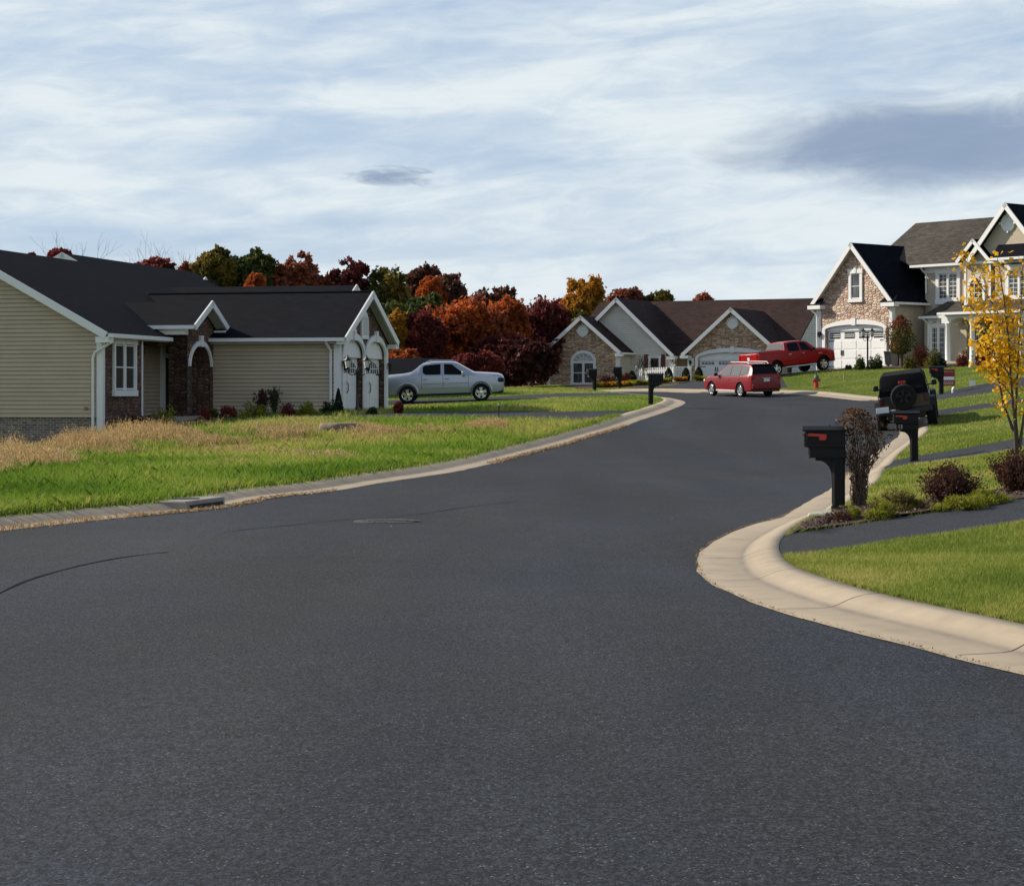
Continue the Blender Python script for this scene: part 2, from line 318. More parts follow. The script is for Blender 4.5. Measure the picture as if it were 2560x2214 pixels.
class MB:
    def __init__(s): s.v = []; s.f = []
    def poly(s, pts):
        i = len(s.v); s.v += [tuple(p) for p in pts]; s.f.append(list(range(i, i + len(pts)))); return s
    def mesh(s, pts, faces):
        i = len(s.v); s.v += [tuple(p) for p in pts]; s.f += [[i + j for j in f] for f in faces]; return s
    def box(s, x0, x1, y0, y1, z0, z1):
        P = [(x, y, z) for z in (z0, z1) for y in (y0, y1) for x in (x0, x1)]
        return s.mesh(P, [(0, 2, 3, 1), (4, 5, 7, 6), (0, 1, 5, 4), (2, 6, 7, 3), (0, 4, 6, 2), (1, 3, 7, 5)])
    def bbox(s, x0, x1, y0, y1, z0, z1, r=.02):
        """box with chamfered vertical and top edges"""
        r = min(r, (x1 - x0) / 2.1, (y1 - y0) / 2.1, (z1 - z0) / 2.1)
        def ring(z, d): return [(x0 + d + r, y0 + d, z), (x1 - d - r, y0 + d, z), (x1 - d, y0 + d + r, z), (x1 - d, y1 - d - r, z), (x1 - d - r, y1 - d, z), (x0 + d + r, y1 - d, z), (x0 + d, y1 - d - r, z), (x0 + d, y0 + d + r, z)]
        rs = [ring(z0, r * .6), ring(z0 + r, 0), ring(z1 - r, 0), ring(z1, r * .6)]
        P = sum(rs, []); Fc = [tuple(reversed(range(8))), tuple(range(24, 32))]
        for k in range(3):
            for i in range(8): Fc.append((k * 8 + i, k * 8 + (i + 1) % 8, k * 8 + 8 + (i + 1) % 8, k * 8 + 8 + i))
        return s.mesh(P, Fc)
    def slab(s, pts, t):
        P = [Vector(p) for p in pts]; n = Vector((0, 0, 0))
        for i in range(len(P)): n += (P[i] - P[0]).cross(P[(i + 1) % len(P)] - P[0])
        n.normalize()
        if n.z < 0: P.reverse(); n = -n
        k = len(P); B = [p - n * t for p in P]
        return s.mesh(P + B, [tuple(range(k)), tuple(reversed(range(k, 2 * k)))] + [(i, k + i, k + (i + 1) % k, (i + 1) % k) for i in range(k)])
    def beam(s, p, q, up, wid, hei, off=0.0):
        """box from p to q: its top edge on the line, hei along -up, wid sideways (centred on off)"""
        p, q = Vector(p), Vector(q); d = (q - p).normalized(); side = d.cross(Vector(up)).normalized(); u = side.cross(d).normalized()
        a = side * (off - wid / 2); b = side * (off + wid / 2); h = -u * hei
        P = [p + a, p + b, p + b + h, p + a + h, q + a, q + b, q + b + h, q + a + h]
        return s.mesh(P, [(0, 3, 2, 1), (4, 5, 6, 7), (0, 1, 5, 4), (1, 2, 6, 5), (2, 3, 7, 6), (3, 0, 4, 7)])
    def tube(s, pts, rad, n=8, cap=True):
        P = [Vector(p) for p in pts]; rad = rad if isinstance(rad, (list, tuple)) else [rad] * len(P)
        base = len(s.v); prev = None
        for i, p in enumerate(P):
            d = (P[min(i + 1, len(P) - 1)] - P[max(i - 1, 0)]).normalized()
            if prev is None: prev = d.orthogonal().normalized()
            x = (prev - d * prev.dot(d)).normalized(); y = d.cross(x); prev = x
            for k in range(n):
                t = 2 * math.pi * k / n; s.v.append(tuple(p + (x * math.cos(t) + y * math.sin(t)) * rad[i]))
        for i in range(len(P) - 1):
            for k in range(n):
                a = base + i * n + k; b = base + i * n + (k + 1) % n; s.f.append([a, b, b + n, a + n])
        if cap:
            s.f.append(list(reversed(range(base, base + n)))); e = base + (len(P) - 1) * n; s.f.append(list(range(e, e + n)))
        return s
    def lathe(s, prof, n=20, M=None, caps=True):
        """prof [(r, h)] around z, then matrix M"""
        base = len(s.v); M = M or Matrix()
        for r, h in prof:
            for k in range(n):
                t = 2 * math.pi * k / n; s.v.append(tuple(M @ Vector((r * math.cos(t), r * math.sin(t), h))))
        for i in range(len(prof) - 1):
            for k in range(n):
                a = base + i * n + k; b = base + i * n + (k + 1) % n; s.f.append([a, b, b + n, a + n])
        if caps: s.f.append(list(reversed(range(base, base + n)))); e = base + (len(prof) - 1) * n; s.f.append(list(range(e, e + n)))
        return s
    def prism(s, poly, f0, f1):
        """extrude a 2-D polygon between mappings f0 and f1"""
        k = len(poly); P = [f0(*p) for p in poly] + [f1(*p) for p in poly]
        tri = tessellate_polygon([[Vector((p[0], p[1], 0)) for p in poly]])
        Fc = [tuple(t) for t in tri] + [tuple(k + i for i in reversed(t)) for t in tri] + [(i, (i + 1) % k, k + (i + 1) % k, k + i) for i in range(k)]
        return s.mesh(P, Fc)
    def holed(s, outer, holes, fm, off, depth):
        """wall with openings: front at off, reveals running back by depth"""
        loops = [outer] + holes; flat = [p for l in loops for p in l]
        tri = tessellate_polygon([[Vector((p[0], p[1], 0)) for p in l] for l in loops])
        s.mesh([fm(p[0], p[1], off) for p in flat], [tuple(t) for t in tri])
        for l in loops:
            k = len(l); s.mesh([fm(p[0], p[1], off) for p in l] + [fm(p[0], p[1], off - depth) for p in l], [(i, (i + 1) % k, k + (i + 1) % k, k + i) for i in range(k)])
        return s
    def siding(s, poly, fm, off=0.0, course=.14, lap=.042):
        zs = [p[1] for p in poly]; z = min(zs); top = max(zs)
        def span(zz):
            xs = []
            for i in range(len(poly)):
                (x0, y0), (x1, y1) = poly[i], poly[(i + 1) % len(poly)]
                if abs(y1 - y0) < 1e-9:
                    if abs(y0 - zz) < 1e-6: xs += [x0, x1]
                elif min(y0, y1) - 1e-9 <= zz <= max(y0, y1) + 1e-9: xs.append(x0 + (x1 - x0) * (zz - y0) / (y1 - y0))
            return (min(xs), max(xs)) if xs else None
        while z < top - 1e-4:
            z1 = min(z + course, top); a = span(z + 1e-5); b = span(z1 - 1e-5)
            if a and b:
                zm = z + (z1 - z) * .80; cc = [a[i] + (b[i] - a[i]) * .80 for i in (0, 1)]
                P = [fm(a[0], z, off + lap), fm(a[1], z, off + lap), fm(cc[1], zm, off + .012), fm(cc[0], zm, off + .012), fm(a[0], z, off - .016), fm(a[1], z, off - .016), fm(cc[0], zm, off - .016), fm(cc[1], zm, off - .016), fm(b[0], z1, off - .016), fm(b[1], z1, off - .016)]
                s.mesh(P, [(0, 1, 2, 3), (4, 5, 1, 0), (3, 2, 7, 6), (6, 7, 9, 8)])
            z = z1
        return s
    def each(s, name, m, parent=None):
        """every connected piece becomes a part of its own"""
        par = list(range(len(s.v)))
        def fd(a):
            while par[a] != a: par[a] = par[par[a]]; a = par[a]
            return a
        for f in s.f:
            for b in f[1:]: par[fd(b)] = fd(f[0])
        gr = {}
        for f in s.f: gr.setdefault(fd(f[0]), []).append(f)
        for fs in gr.values():
            k = MB(); ids = sorted({i for f in fs for i in f}); mp = {i: j for j, i in enumerate(ids)}
            k.v = [s.v[i] for i in ids]; k.f = [[mp[i] for i in f] for f in fs]; k.build(name, m, parent)
    def build(s, name, m, parent=None, smooth=False, ang=35, fix=True):
        me = bpy.data.meshes.new(name); me.from_pydata(s.v, [], s.f); me.validate(); me.update()
        if fix:
            import bmesh
            bm = bmesh.new(); bm.from_mesh(me); bmesh.ops.remove_doubles(bm, verts=bm.verts, dist=1e-5); bmesh.ops.recalc_face_normals(bm, faces=bm.faces); bm.to_mesh(me); bm.free()
        auto_uv(me)
        if smooth:
            me.polygons.foreach_set('use_smooth', np.ones(len(me.polygons), bool)); me.set_sharp_from_angle(angle=R(ang))
        return link(name, me, m, parent)
def thing(name, label, cat, loc=(0, 0, 0), rotz=0.0, group=None):
    o = bpy.data.objects.new(name, None); C.objects.link(o); o.empty_display_size = .2
    o.location = loc; o.rotation_euler = (0, 0, rotz); o['label'] = label; o['category'] = cat
    if group: o['group'] = group
    return o
def tag(o, label, cat, group=None):
    o['label'] = label; o['category'] = cat
    if group: o['group'] = group
    return o
def struct(o): o['kind'] = 'structure'; return o
def stuff(o): o['kind'] = 'stuff'; return o
def dup(root, loc, rotz, label, group=None):
    r = root.copy(); C.objects.link(r); r.location = loc; r.rotation_euler = (0, 0, rotz); r['label'] = label
    if group: r['group'] = group
    for ch in list(root.children):
        c = ch.copy(); C.objects.link(c); c.parent = r
        for g in list(ch.children):
            d = g.copy(); C.objects.link(d); d.parent = c
    return r
# ------------------------------------------------------------------ terrain
def XZ(u, v, Y): return ((u - U0) / F * Y, Y, CH - (v - HOR) / F * Y)
ctl = []
for X in (-18, -9, 0, 4): 
    for Y in (-5, 6, 14, 22): ctl.append((X, Y, 0.0))
ctl += [(-7, 29, 0), (0, 30, 0), (5, 30, .03), (-5, 38, .03), (2, 42, .04), (7.5, 42, .05), (10, 51, .06), (0, 50, .08)]
ctl += [(-12, 34, -.02), (-16, 45, -.1), (-9, 45, .12), (-4, 48, .2)]
ctl += [XZ(*t) for t in [
    (1272, 1148, 55), (1428, 1107, 62), (1550, 1070, 71), (1642, 1038, 78), (1700, 1018, 83), (1715, 1008, 86), (1671, 994, 93), (1509, 982, 106),
    (2200, 1001, 94), (1946, 989, 104), (1730, 984, 110), (1520, 979, 115), (2240, 1070, 69), (2330, 1068, 69), (1900, 1030, 80), (1850, 989, 104),
    (2560, 1580, 15.1), (2560, 1440, 19.5), (2560, 1303, 25.5), (2560, 1245, 27.0), (2088, 1289, 31), (2300, 1268, 33), (2500, 1225, 36),
    (2285, 1163, 51), (2540, 1105, 52), (2548, 1148, 44), (2359, 1030, 73), (2507, 1008, 74), (2361, 990, 84), (2501, 966, 86), (2353, 1004, 88),
    (2361, 975, 90), (2480, 945, 100), (2150, 925, 116), (2300, 924, 112), (2450, 919, 108), (2560, 916, 104), (2041, 971.6, 104), (1990, 957, 109),
    (1965, 939, 113.5), (2060, 929, 117), (2090, 926, 120), (1826, 955, 145), (1590, 962, 138), (1685, 959, 138), (1740, 956, 138), (1485, 977, 121), (1369, 973, 145), (1250, 974, 130), (1650, 972, 122), (1800, 960, 126),
    (849, 1041, 76), (968, 1034, 82), (620, 1045, 76), (250, 1106, 69.5), (0, 1146, 66), (420, 1068, 72), (620, 1075, 64), (850, 1062, 67), (1100, 1053, 70), (300, 1150, 54), (0, 1200, 48),
    (1020, 1013, 90), (1207, 1005, 90.5), (1400, 995, 93), (1300, 1012, 85), (1150, 1030, 79), (1400, 1025, 78), ]]
ctl += [(-4, 116, .95), (-15, 121.5, .6), (-30, 128, .3), (-1, 107, 1.83), (-10, 109, 1.84), (-20, 110, 1.8), (-30, 100, .6), (-30, 60, -.6), (-26, 32, -.2), (-45, 70, -1.0), (30, 60, 3.3), (30, 30, 2.6), (14, 20, .7), (12, 8, .4), (9, 0, .2), (26, 45, 2.5), (45, 100, 5.0), (40, 130, 4.6), (24, 145, 3.2),
        (-60, 160, .2), (-30, 160, .4), (0, 175, 1.4), (40, 180, 3.4), (-60, 240, -1), (0, 240, .6), (60, 240, 3.6), (-70, 110, -.6), (70, 140, 5), (60, 60, 4.5), (-60, 20, -1), (50, 10, 3)]
ctl = np.array(ctl)
def _k(r2): return .5 * r2 * np.log(r2 + 1e-9)
def _fit(P, lam=5.0):
    n = len(P); D = ((P[:, None, :2] - P[None, :, :2]) ** 2).sum(2)
    A = np.zeros((n + 3, n + 3)); A[:n, :n] = _k(D) + lam * np.eye(n); Q = np.c_[np.ones(n), P[:, :2]]
    A[:n, n:] = Q; A[n:, :n] = Q.T
    return np.linalg.solve(A, np.r_[P[:, 2], 0, 0, 0])
_w = _fit(ctl)
def gz(x, y):
    """height of the road-level surface"""
    x = np.asarray(x, float); y = np.asarray(y, float); sh = np.broadcast(x, y).shape
    x = np.broadcast_to(x, sh).ravel(); y = np.broadcast_to(y, sh).ravel()
    xc = np.clip(x, -75, 75); yc = np.clip(y, -6, 245); out = np.empty(len(x))
    for i in range(0, len(x), 20000):
        xs, ys = xc[i:i + 20000], yc[i:i + 20000]
        D = (xs[:, None] - ctl[None, :, 0]) ** 2 + (ys[:, None] - ctl[None, :, 1]) ** 2
        out[i:i + 20000] = _k(D) @ _w[:-3] + _w[-3] + _w[-2] * xs + _w[-1] * ys
    return out.reshape(sh)
def g1(x, y): return float(gz(x, y))
_Y = np.arange(4, 230, .05)
def unp(u, v, off=0.0):
    x = (u - U0) / F; zr = CH - (v - HOR) / F * _Y; g = gz(x * _Y, _Y) + off
    hit = np.nonzero(zr <= g)[0]
    i = hit[0] if len(hit) else len(_Y) - 1
    return (x * _Y[i], _Y[i])
KH = .10                                     # height of lawns and drives above the road
def uy(u, Y): return ((u - U0) / F * Y, Y)
left_px = [(0, 1328), (169, 1309), (338, 1291), (507, 1277), (618, 1259), (687, 1243), (832, 1229), (947, 1209), (1121, 1183), (1272, 1148), (1428, 1107), (1550, 1070), (1642, 1038), (1690, 1020)]
left_o = [(-17, 6), (-11.5, 17), (-8.6, 23)] + [unp(*p) for p in left_px] + [uy(1713, 86), uy(1706, 89.5), uy(1674, 93), uy(1642, 97), uy(1580, 102), uy(1512, 106), (-3, 111.5), (-14, 117), (-40, 128)]
right_px = [(2560, 1690), (2381, 1648), (2215, 1603), (2065, 1565), (1932, 1528), (1825, 1486), (1766, 1453), (1744, 1420), (1746, 1387), (1775, 1360), (1825, 1335), (1916, 1304), (1998, 1267), (2076, 1223), (2140, 1172), (2212, 1116), (2247, 1090)]
right_o = [(7.2, 5), (4.9, 9.6)] + [unp(*p) for p in right_px] + [(12.9, 70.5), (14.5, 78), (15.6, 85), (15.9, 91), (14.9, 98), (13.0, 104), (9.3, 110), (5.2, 114.5), (-3, 120.5), (-14, 126), (-40, 137)]
def crom(P, step):
    P = np.array(P, float); out = []
    Q = np.vstack([2 * P[0] - P[1], P, 2 * P[-1] - P[-2]])
    for i in range(1, len(Q) - 2):
        p0, p1, p2, p3 = Q[i - 1:i + 3]; n = max(2, int(np.linalg.norm(p2 - p1) / step))
        t0 = 0; t1 = np.linalg.norm(p1 - p0) ** .5; t2 = t1 + np.linalg.norm(p2 - p1) ** .5; t3 = t2 + np.linalg.norm(p3 - p2) ** .5
        for t in np.linspace(t1, t2, n, endpoint=False):
            a1 = (t1 - t) / t1 * p0 + t / t1 * p1; a2 = (t2 - t) / (t2 - t1) * p1 + (t - t1) / (t2 - t1) * p2; a3 = (t3 - t) / (t3 - t2) * p2 + (t - t2) / (t3 - t2) * p3
            b1 = (t2 - t) / t2 * a1 + t / t2 * a2; b2 = (t3 - t) / (t3 - t1) * a2 + (t - t1) / (t3 - t1) * a3
            out.append((t2 - t) / (t2 - t1) * b1 + (t - t1) / (t2 - t1) * b2)
    out.append(P[-1]); return np.array(out)
def smooth_line(L, it=2):
    for _ in range(it): L = np.vstack([L[:1], (L[:-2] + 2 * L[1:-1] + L[2:]) / 4, L[-1:]])
    return L
Lk = smooth_line(crom(left_o, .35), 6); Rk = smooth_line(crom(right_o, .25), 6)
def nrm(L, side):
    d = np.gradient(L, axis=0); d /= np.linalg.norm(d, axis=1)[:, None]
    return np.stack([d[:, 1], -d[:, 0]], 1) * side
Ln, Rn = nrm(Lk, -1), nrm(Rk, 1); KW = .88
Lb, Rb = Lk + Ln * KW, Rk + Rn * KW
PROF = [(0, .006, .35), (.05, .016, .12), (.25, .012, .1), (.41, .010, .45), (.48, .016, 1.25), (.53, .032, .5), (.60, .062, .12), (.67, .086, .05), (.75, .102, .05), (KW, .112, .1), (KW + .02, .06, .3)]
def kerb(name, K, Nn, seed):
    V = []; D = []; k = len(PROF); r = np.random.default_rng(seed)
    for o_, h, d in PROF:
        q = K + Nn * o_
        if o_ == 0: q = q + Nn * np.convolve(r.normal(0, .016, len(K)), [.3, .4, .3], 'same')[:, None]
        V.append(np.c_[q, gz(q[:, 0], q[:, 1]) + h]); D.append(np.full(len(K), d))
    V = np.stack(V, 1); D = np.stack(D, 1); n = len(K); idx = np.arange(n * k).reshape(n, k)
    Fi = np.stack([idx[:-1, :-1], idx[1:, :-1], idx[1:, 1:], idx[:-1, 1:]], -1).reshape(-1, 4)
    o = np_mesh(name, V.reshape(-1, 3), 4, M_KERB, None, D.reshape(-1), Fi, True, 'dirt')
    return struct(o)
kerb('kerb', Lk, Ln, 1); kerb('kerb', Rk, Rn, 2)
# joints tooled across the kerb every few metres
jb = MB()
for K, Nn in ((Lk, Ln), (Rk, Rn)):
    s = np.r_[0, np.cumsum(np.linalg.norm(np.diff(K, axis=0), axis=1))]
    for d in np.arange(4.1, s[-1], 3.0):
        i = int(np.searchsorted(s, d))
        if 2 < i < len(K) - 2 and K[i, 1] < 95:
            t = K[i + 1] - K[i]; t /= np.linalg.norm(t); z0 = g1(*K[i]); w_ = .006
            pr = [(o_, h) for o_, h, _ in PROF[1:-1]]
            for (a, ha), (b, hb) in zip(pr, pr[1:]):
                p, q = K[i] + Nn[i] * a, K[i] + Nn[i] * b; ha += g1(*p) - z0; hb += g1(*q) - z0
                jb.poly([(*(p - t * w_), z0 + ha + .003), (*(p + t * w_), z0 + ha + .003), (*(q + t * w_), z0 + hb + .003), (*(q - t * w_), z0 + hb + .003)])
struct(jb.build('kerb_joint', mat('kerb_joint_dirt', col=(.06, .05, .042), rough=.95)))
ROAD = np.vstack([Lb[::-1], [(-17, -12), (9, -12)], Rb])
def inpoly(P, poly):
    x, y = P[:, 0], P[:, 1]; poly = np.asarray(poly); ins = np.zeros(len(P), bool); j = len(poly) - 1
    for i in range(len(poly)):
        xi, yi = poly[i]; xj, yj = poly[j]
        if yi != yj:
            c = ((yi > y) != (yj > y)) & (x < (xj - xi) * (y - yi) / (yj - yi) + xi); ins ^= c
        j = i
    return ins
def pxpoly(P): return [unp(u, v, KH) for u, v in P]
def dens(P, s=.6, closed=True):
    out = []; P = list(P)
    for a, b in zip(P, P[1:] + P[:1] if closed else P[1:]):
        a, b = np.array(a), np.array(b); n = max(1, int(np.linalg.norm(b - a) / s))
        out += [tuple(a + (b - a) * t) for t in np.linspace(0, 1, n, endpoint=False)]
    return out
DR = [pxpoly(P) for P in [
    [(1890, 1398), (1915, 1352), (1985, 1333), (2250, 1294), (2560, 1248), (2800, 1212), (2800, 1266), (2560, 1303), (2250, 1349), (1966, 1390)],
    [(2205, 1158), (2285, 1141), (2533, 1098), (2700, 1070), (2700, 1095), (2558, 1119), (2288, 1162), (2195, 1180)],
    [(2318, 1029), (2507, 1003), (2700, 976), (2700, 986), (2507, 1013), (2318, 1043)],
    [(2300, 990), (2345, 985), (2501, 953), (2700, 915), (2700, 940), (2501, 978), (2345, 1000), (2300, 1008)]]]
DR.append([uy(1900, 107), uy(1970, 106), uy(1953, 112.3), uy(2085, 115.6), uy(2230, 116.8), (22.5, 117.5), (17.5, 121.5), (12.6, 128), (13.6, 117), (11.8, 112)])
DR.append([uy(1545, 114), uy(1600, 120), uy(1690, 127), uy(1740, 135), uy(1750, 148), uy(1930, 146), uy(1920, 128), uy(1800, 110), uy(1690, 112)])
DR.append(pxpoly([(840, 1042), (1000, 1031), (1400, 1030), (1600, 1027), (1650, 1030), (1570, 1064), (1520, 1052), (1340, 1049), (880, 1049)]))
DR.append([uy(760, 92), uy(1000, 92), uy(1240, 93), uy(1420, 97), uy(1590, 101), uy(1660, 97), uy(1670, 92.5), uy(1600, 93), uy(1400, 91), uy(1200, 88.6), uy(1000, 88.0), uy(760, 88)])
BED = pxpoly([(1975, 1336), (2010, 1312), (2079, 1284), (2120, 1270), (2200, 1262), (2330, 1252), (2450, 1236), (2560, 1212), (2700, 1190), (2700, 1229), (2560, 1247), (2250, 1293), (2000, 1330)])
HBED = [unp(*p, KH) for p in [(300, 1078), (430, 1048), (560, 1042), (840, 1040), (900, 1046), (840, 1050), (640, 1050), (500, 1058), (440, 1072), (330, 1095)]]
TOPB = [uy(1380, 143), uy(1560, 131), uy(1740, 136), uy(1735, 131), uy(1600, 123.5), uy(1460, 123), uy(1390, 134)]
RBED = [uy(2120, 117.2), uy(2260, 117), uy(2330, 113), uy(2440, 111.5), uy(2440, 108.5), uy(2320, 110.5), uy(2180, 114.0), uy(2115, 115.5)]
BEDS = [BED, HBED, TOPB, RBED]
print('LEFT', [tuple(round(c, 1) for c in unp(*p)) for p in left_px]); print('RIGHT', [tuple(round(c, 1) for c in unp(*p)) for p in right_px])
# one planar partition: road / driveways / beds / lawn
pts = []
y = 3.0
while y < 150:
    s = max(.45, y * .0125); hw = .30 * y + 7
    for x in np.arange(-hw, hw, s): pts.append((x + rng.uniform(-.2, .2) * s, y + rng.uniform(-.2, .2) * s))
    y += s * 1.25
for yy in np.arange(-10, 3, 1.5):
    for xx in np.arange(-16, 16, 2): pts.append((xx + .1, yy + .05))
for yy in list(range(-200, 400, 22)) + [600, 900]:
    for xx in list(range(-330, 331, 22)) + [-900, 900]:
        if not (3 < yy < 150 and abs(xx) < .30 * yy + 9) and not (-11 < yy < 3.5 and abs(xx) < 17): pts.append((xx + .3, yy + .2))
ed = []
def addloop(P, closed=True):
    i0 = len(pts); pts.extend(tuple(map(float, p)) for p in P); n = len(P)
    ed.extend((i0 + i, i0 + (i + 1) % n) for i in range(n if closed else n - 1))
addloop(Lb[::2], False); addloop(Rb[::2], False)
for d in DR + BEDS: addloop(dens(d))
vo, eo, fo, *_ = delaunay_2d_cdt([Vector(p) for p in pts], ed, [], 0, 1e-4)
VV = np.array([tuple(v) for v in vo]); FF = np.array([f for f in fo if len(f) == 3]); CC = VV[FF].mean(1)
isroad = inpoly(CC, ROAD); isdr = np.zeros(len(CC), bool); isbed = isdr.copy()
for d in DR: isdr |= inpoly(CC, d)
for d in BEDS: isbed |= inpoly(CC, d)
isdr &= ~isroad; isbed &= ~(isroad | isdr); islawn = ~(isroad | isdr | isbed)
ZV = gz(VV[:, 0], VV[:, 1])
def sheet(name, m, sel, off, bumpy=0.0):
    f = FF[sel]; u, inv = np.unique(f, return_inverse=True); V = np.c_[VV[u], ZV[u] + off + bumpy * rng.random(len(u))]
    o = np_mesh(name, V, 3, m, None, None, inv.reshape(-1, 3), True); return struct(o)
sheet('road', M_ASPH, isroad, 0); sheet('driveway', M_DRIVE, isdr, KH + .004); sheet('flower_bed', M_MULCH, isbed, KH + .012, .03); sheet('lawn', M_LAWN, islawn, KH); sheet('ground', M_LAWN, isdr | isbed, KH - .02)
def blocked(P):
    b = inpoly(P, ROAD)
    for d in DR + BEDS: b |= inpoly(P, d)
    return b
# tar seams and cracks in the asphalt
tb = MB()
for P, wd in [([(-60, 1512), (0, 1483), (60, 1455), (150, 1427), (250, 1404), (330, 1390), (420, 1380)], .024), ([(560, 1330), (700, 1316), (860, 1300), (1010, 1290), (1150, 1270), (1300, 1252)], .013)]:
    L = crom([unp(*p) for p in P], .3); d = nrm(L, 1) * wd * rng.uniform(.4, 1.2, (len(L), 1))
    for i in range(len(L) - 1):
        a, b = L[i], L[i + 1]; tb.poly([(*(a - d[i]), g1(*a) + .004), (*(b - d[i + 1]), g1(*b) + .004), (*(b + d[i + 1]), g1(*b) + .004), (*(a + d[i]), g1(*a) + .004)])
struct(tb.build('road_seam', M_TAR))

# ------------------------------------------------------------------ grass
def blades(name, P, Z, hmin, hmax, wmin, wmax, m, lean=.35, segs=1, label=None, tintfn=None):
    n = len(P); h = rng.uniform(hmin, hmax, n); wd = rng.uniform(wmin, wmax, n); th = rng.uniform(0, 2 * np.pi, n)
    ax = np.stack([np.cos(th), np.sin(th)], 1); ph = rng.uniform(0, 2 * np.pi, n); ln = rng.uniform(0, lean, n)
    off = np.stack([np.cos(ph), np.sin(ph)], 1) * (ln * h)[:, None]
    B0 = np.c_[P - ax * wd[:, None] / 2, Z]; B1 = np.c_[P + ax * wd[:, None] / 2, Z]
    if segs == 1: V = np.stack([B0, B1, np.c_[P + off, Z + h]], 1).reshape(-1, 3); k = 3
    else:
        M0 = np.c_[P + off * .3 - ax * wd[:, None] / 2.4, Z + h * .55]; M1 = np.c_[P + off * .3 + ax * wd[:, None] / 2.4, Z + h * .55]
        V = np.stack([B0, B1, M1, np.c_[P + off * 1.2, Z + h], M0], 1).reshape(-1, 3); k = 5
    o = np_mesh(name, V, k, m, None, rng.random(n) if tintfn is None else tintfn(P)); return stuff(o)
def scatter(n, ymin, ymax, xa, xb, power=1.0):
    """points with x between xa(y) and xb(y)"""
    out = np.empty((0, 2))
    yy = ymin + (ymax - ymin) * rng.random(n) ** power
    lo = xa(yy); return np.stack([rng.uniform(lo, np.maximum(xb(yy), lo + .01)), yy], 1)
VIEWL = lambda y: -.27 * y - 2
VIEWR = lambda y: .28 * y + 3.0
def rightx(y): return np.interp(y, Rk[:, 1][:260], Rk[:, 0][:260])
def zof(P): return gz(P[:, 0], P[:, 1]) + KH
P = np.vstack([scatter(400000, 12.0, 27.5, lambda y: 0 * y + 1.8, VIEWR), scatter(200000, 27, 56, lambda y: 0 * y + 3, VIEWR), scatter(110000, 50, 118, lambda y: .12 * y, VIEWR)])
P = P[~blocked(P)]
far = np.clip(P[:, 1] / 40, .45, 2.2)
n_ = P[:, 1] < 30
def patch(P): return .45 * (.5 + .5 * np.sin(P[:, 0] * 1.3 + np.sin(P[:, 1] * .9) * 2) * np.sin(P[:, 1] * .7 + P[:, 0] * .4)) + .65 * rng.random(len(P))
blades('mown_grass', P[n_], zof(P[n_]), .022, .058, .005, .009, L_LAWN, 1.2, tintfn=patch)
blades('mown_grass', P[~n_], zof(P[~n_]), .04, .08, .012, .030, L_LAWN, .8, tintfn=patch)
P = np.vstack([scatter(500000, 27, 80, VIEWL, lambda y: np.interp(y, Lk[:, 1][:230], Lk[:, 0][:230]) - .8, 1.3)])
P = P[~blocked(P)]
def rtint(P): return np.clip(.5 * rng.random(len(P)) + .45 * (.5 + .5 * np.sin(P[:, 0] * .8 + 1.3 * np.sin(P[:, 1] * .5))) + .30 * np.clip((P[:, 1] - 42) / 14, 0, 1), 0, 1)
hh = .6 + .5 * np.sin(P[:, 0] * 1.7 + P[:, 1] * .6) * np.sin(P[:, 1] * 1.1)
short = rng.random(len(P)) < .72
blades('rough_grass', P[short], zof(P[short]), .05, .14, .008, .017, L_ROUGH, .9, tintfn=rtint)
blades('rough_grass', P[~short], zof(P[~short]), .10, .23, .009, .017, L_ROUGH, .9, 2, tintfn=rtint)
P = scatter(90000, 76, 140, lambda y: -.06 * y, lambda y: .09 * y + 2, 1); P = P[~blocked(P)]
blades('mown_grass', P, zof(P), .03, .06, .02, .05, L_ROUGH, .9, tintfn=rtint)
# tall straw-coloured weeds between the kerb lawn and the tan house
def inzone(n, poly):
    poly = np.array(poly); lo, hi = poly.min(0), poly.max(0); P = rng.uniform(lo, hi, (n, 2)); return P[inpoly(P, poly)]
WZ = [unp(u, v, KH) for u, v in [(-30, 1200), (-30, 1160), (130, 1128), (262, 1107), (400, 1090), (560, 1085), (640, 1077), (780, 1078), (800, 1095), (620, 1118), (420, 1132), (240, 1150), (100, 1180)]]
WZ2 = [unp(u, v, KH) for u, v in [(860, 1078), (1000, 1070), (1160, 1066), (1260, 1064), (1270, 1072), (1100, 1085), (900, 1092)]]
def clumpy(P, k=.55, s=1.5):
    f = np.sin(P[:, 0] * s + 1.7 * np.sin(P[:, 1] * .6)) + np.sin(P[:, 0] * s * 2.3 + P[:, 1] * 1.1) * .7 + rng.normal(0, .6, len(P))
    return P[f > -k]
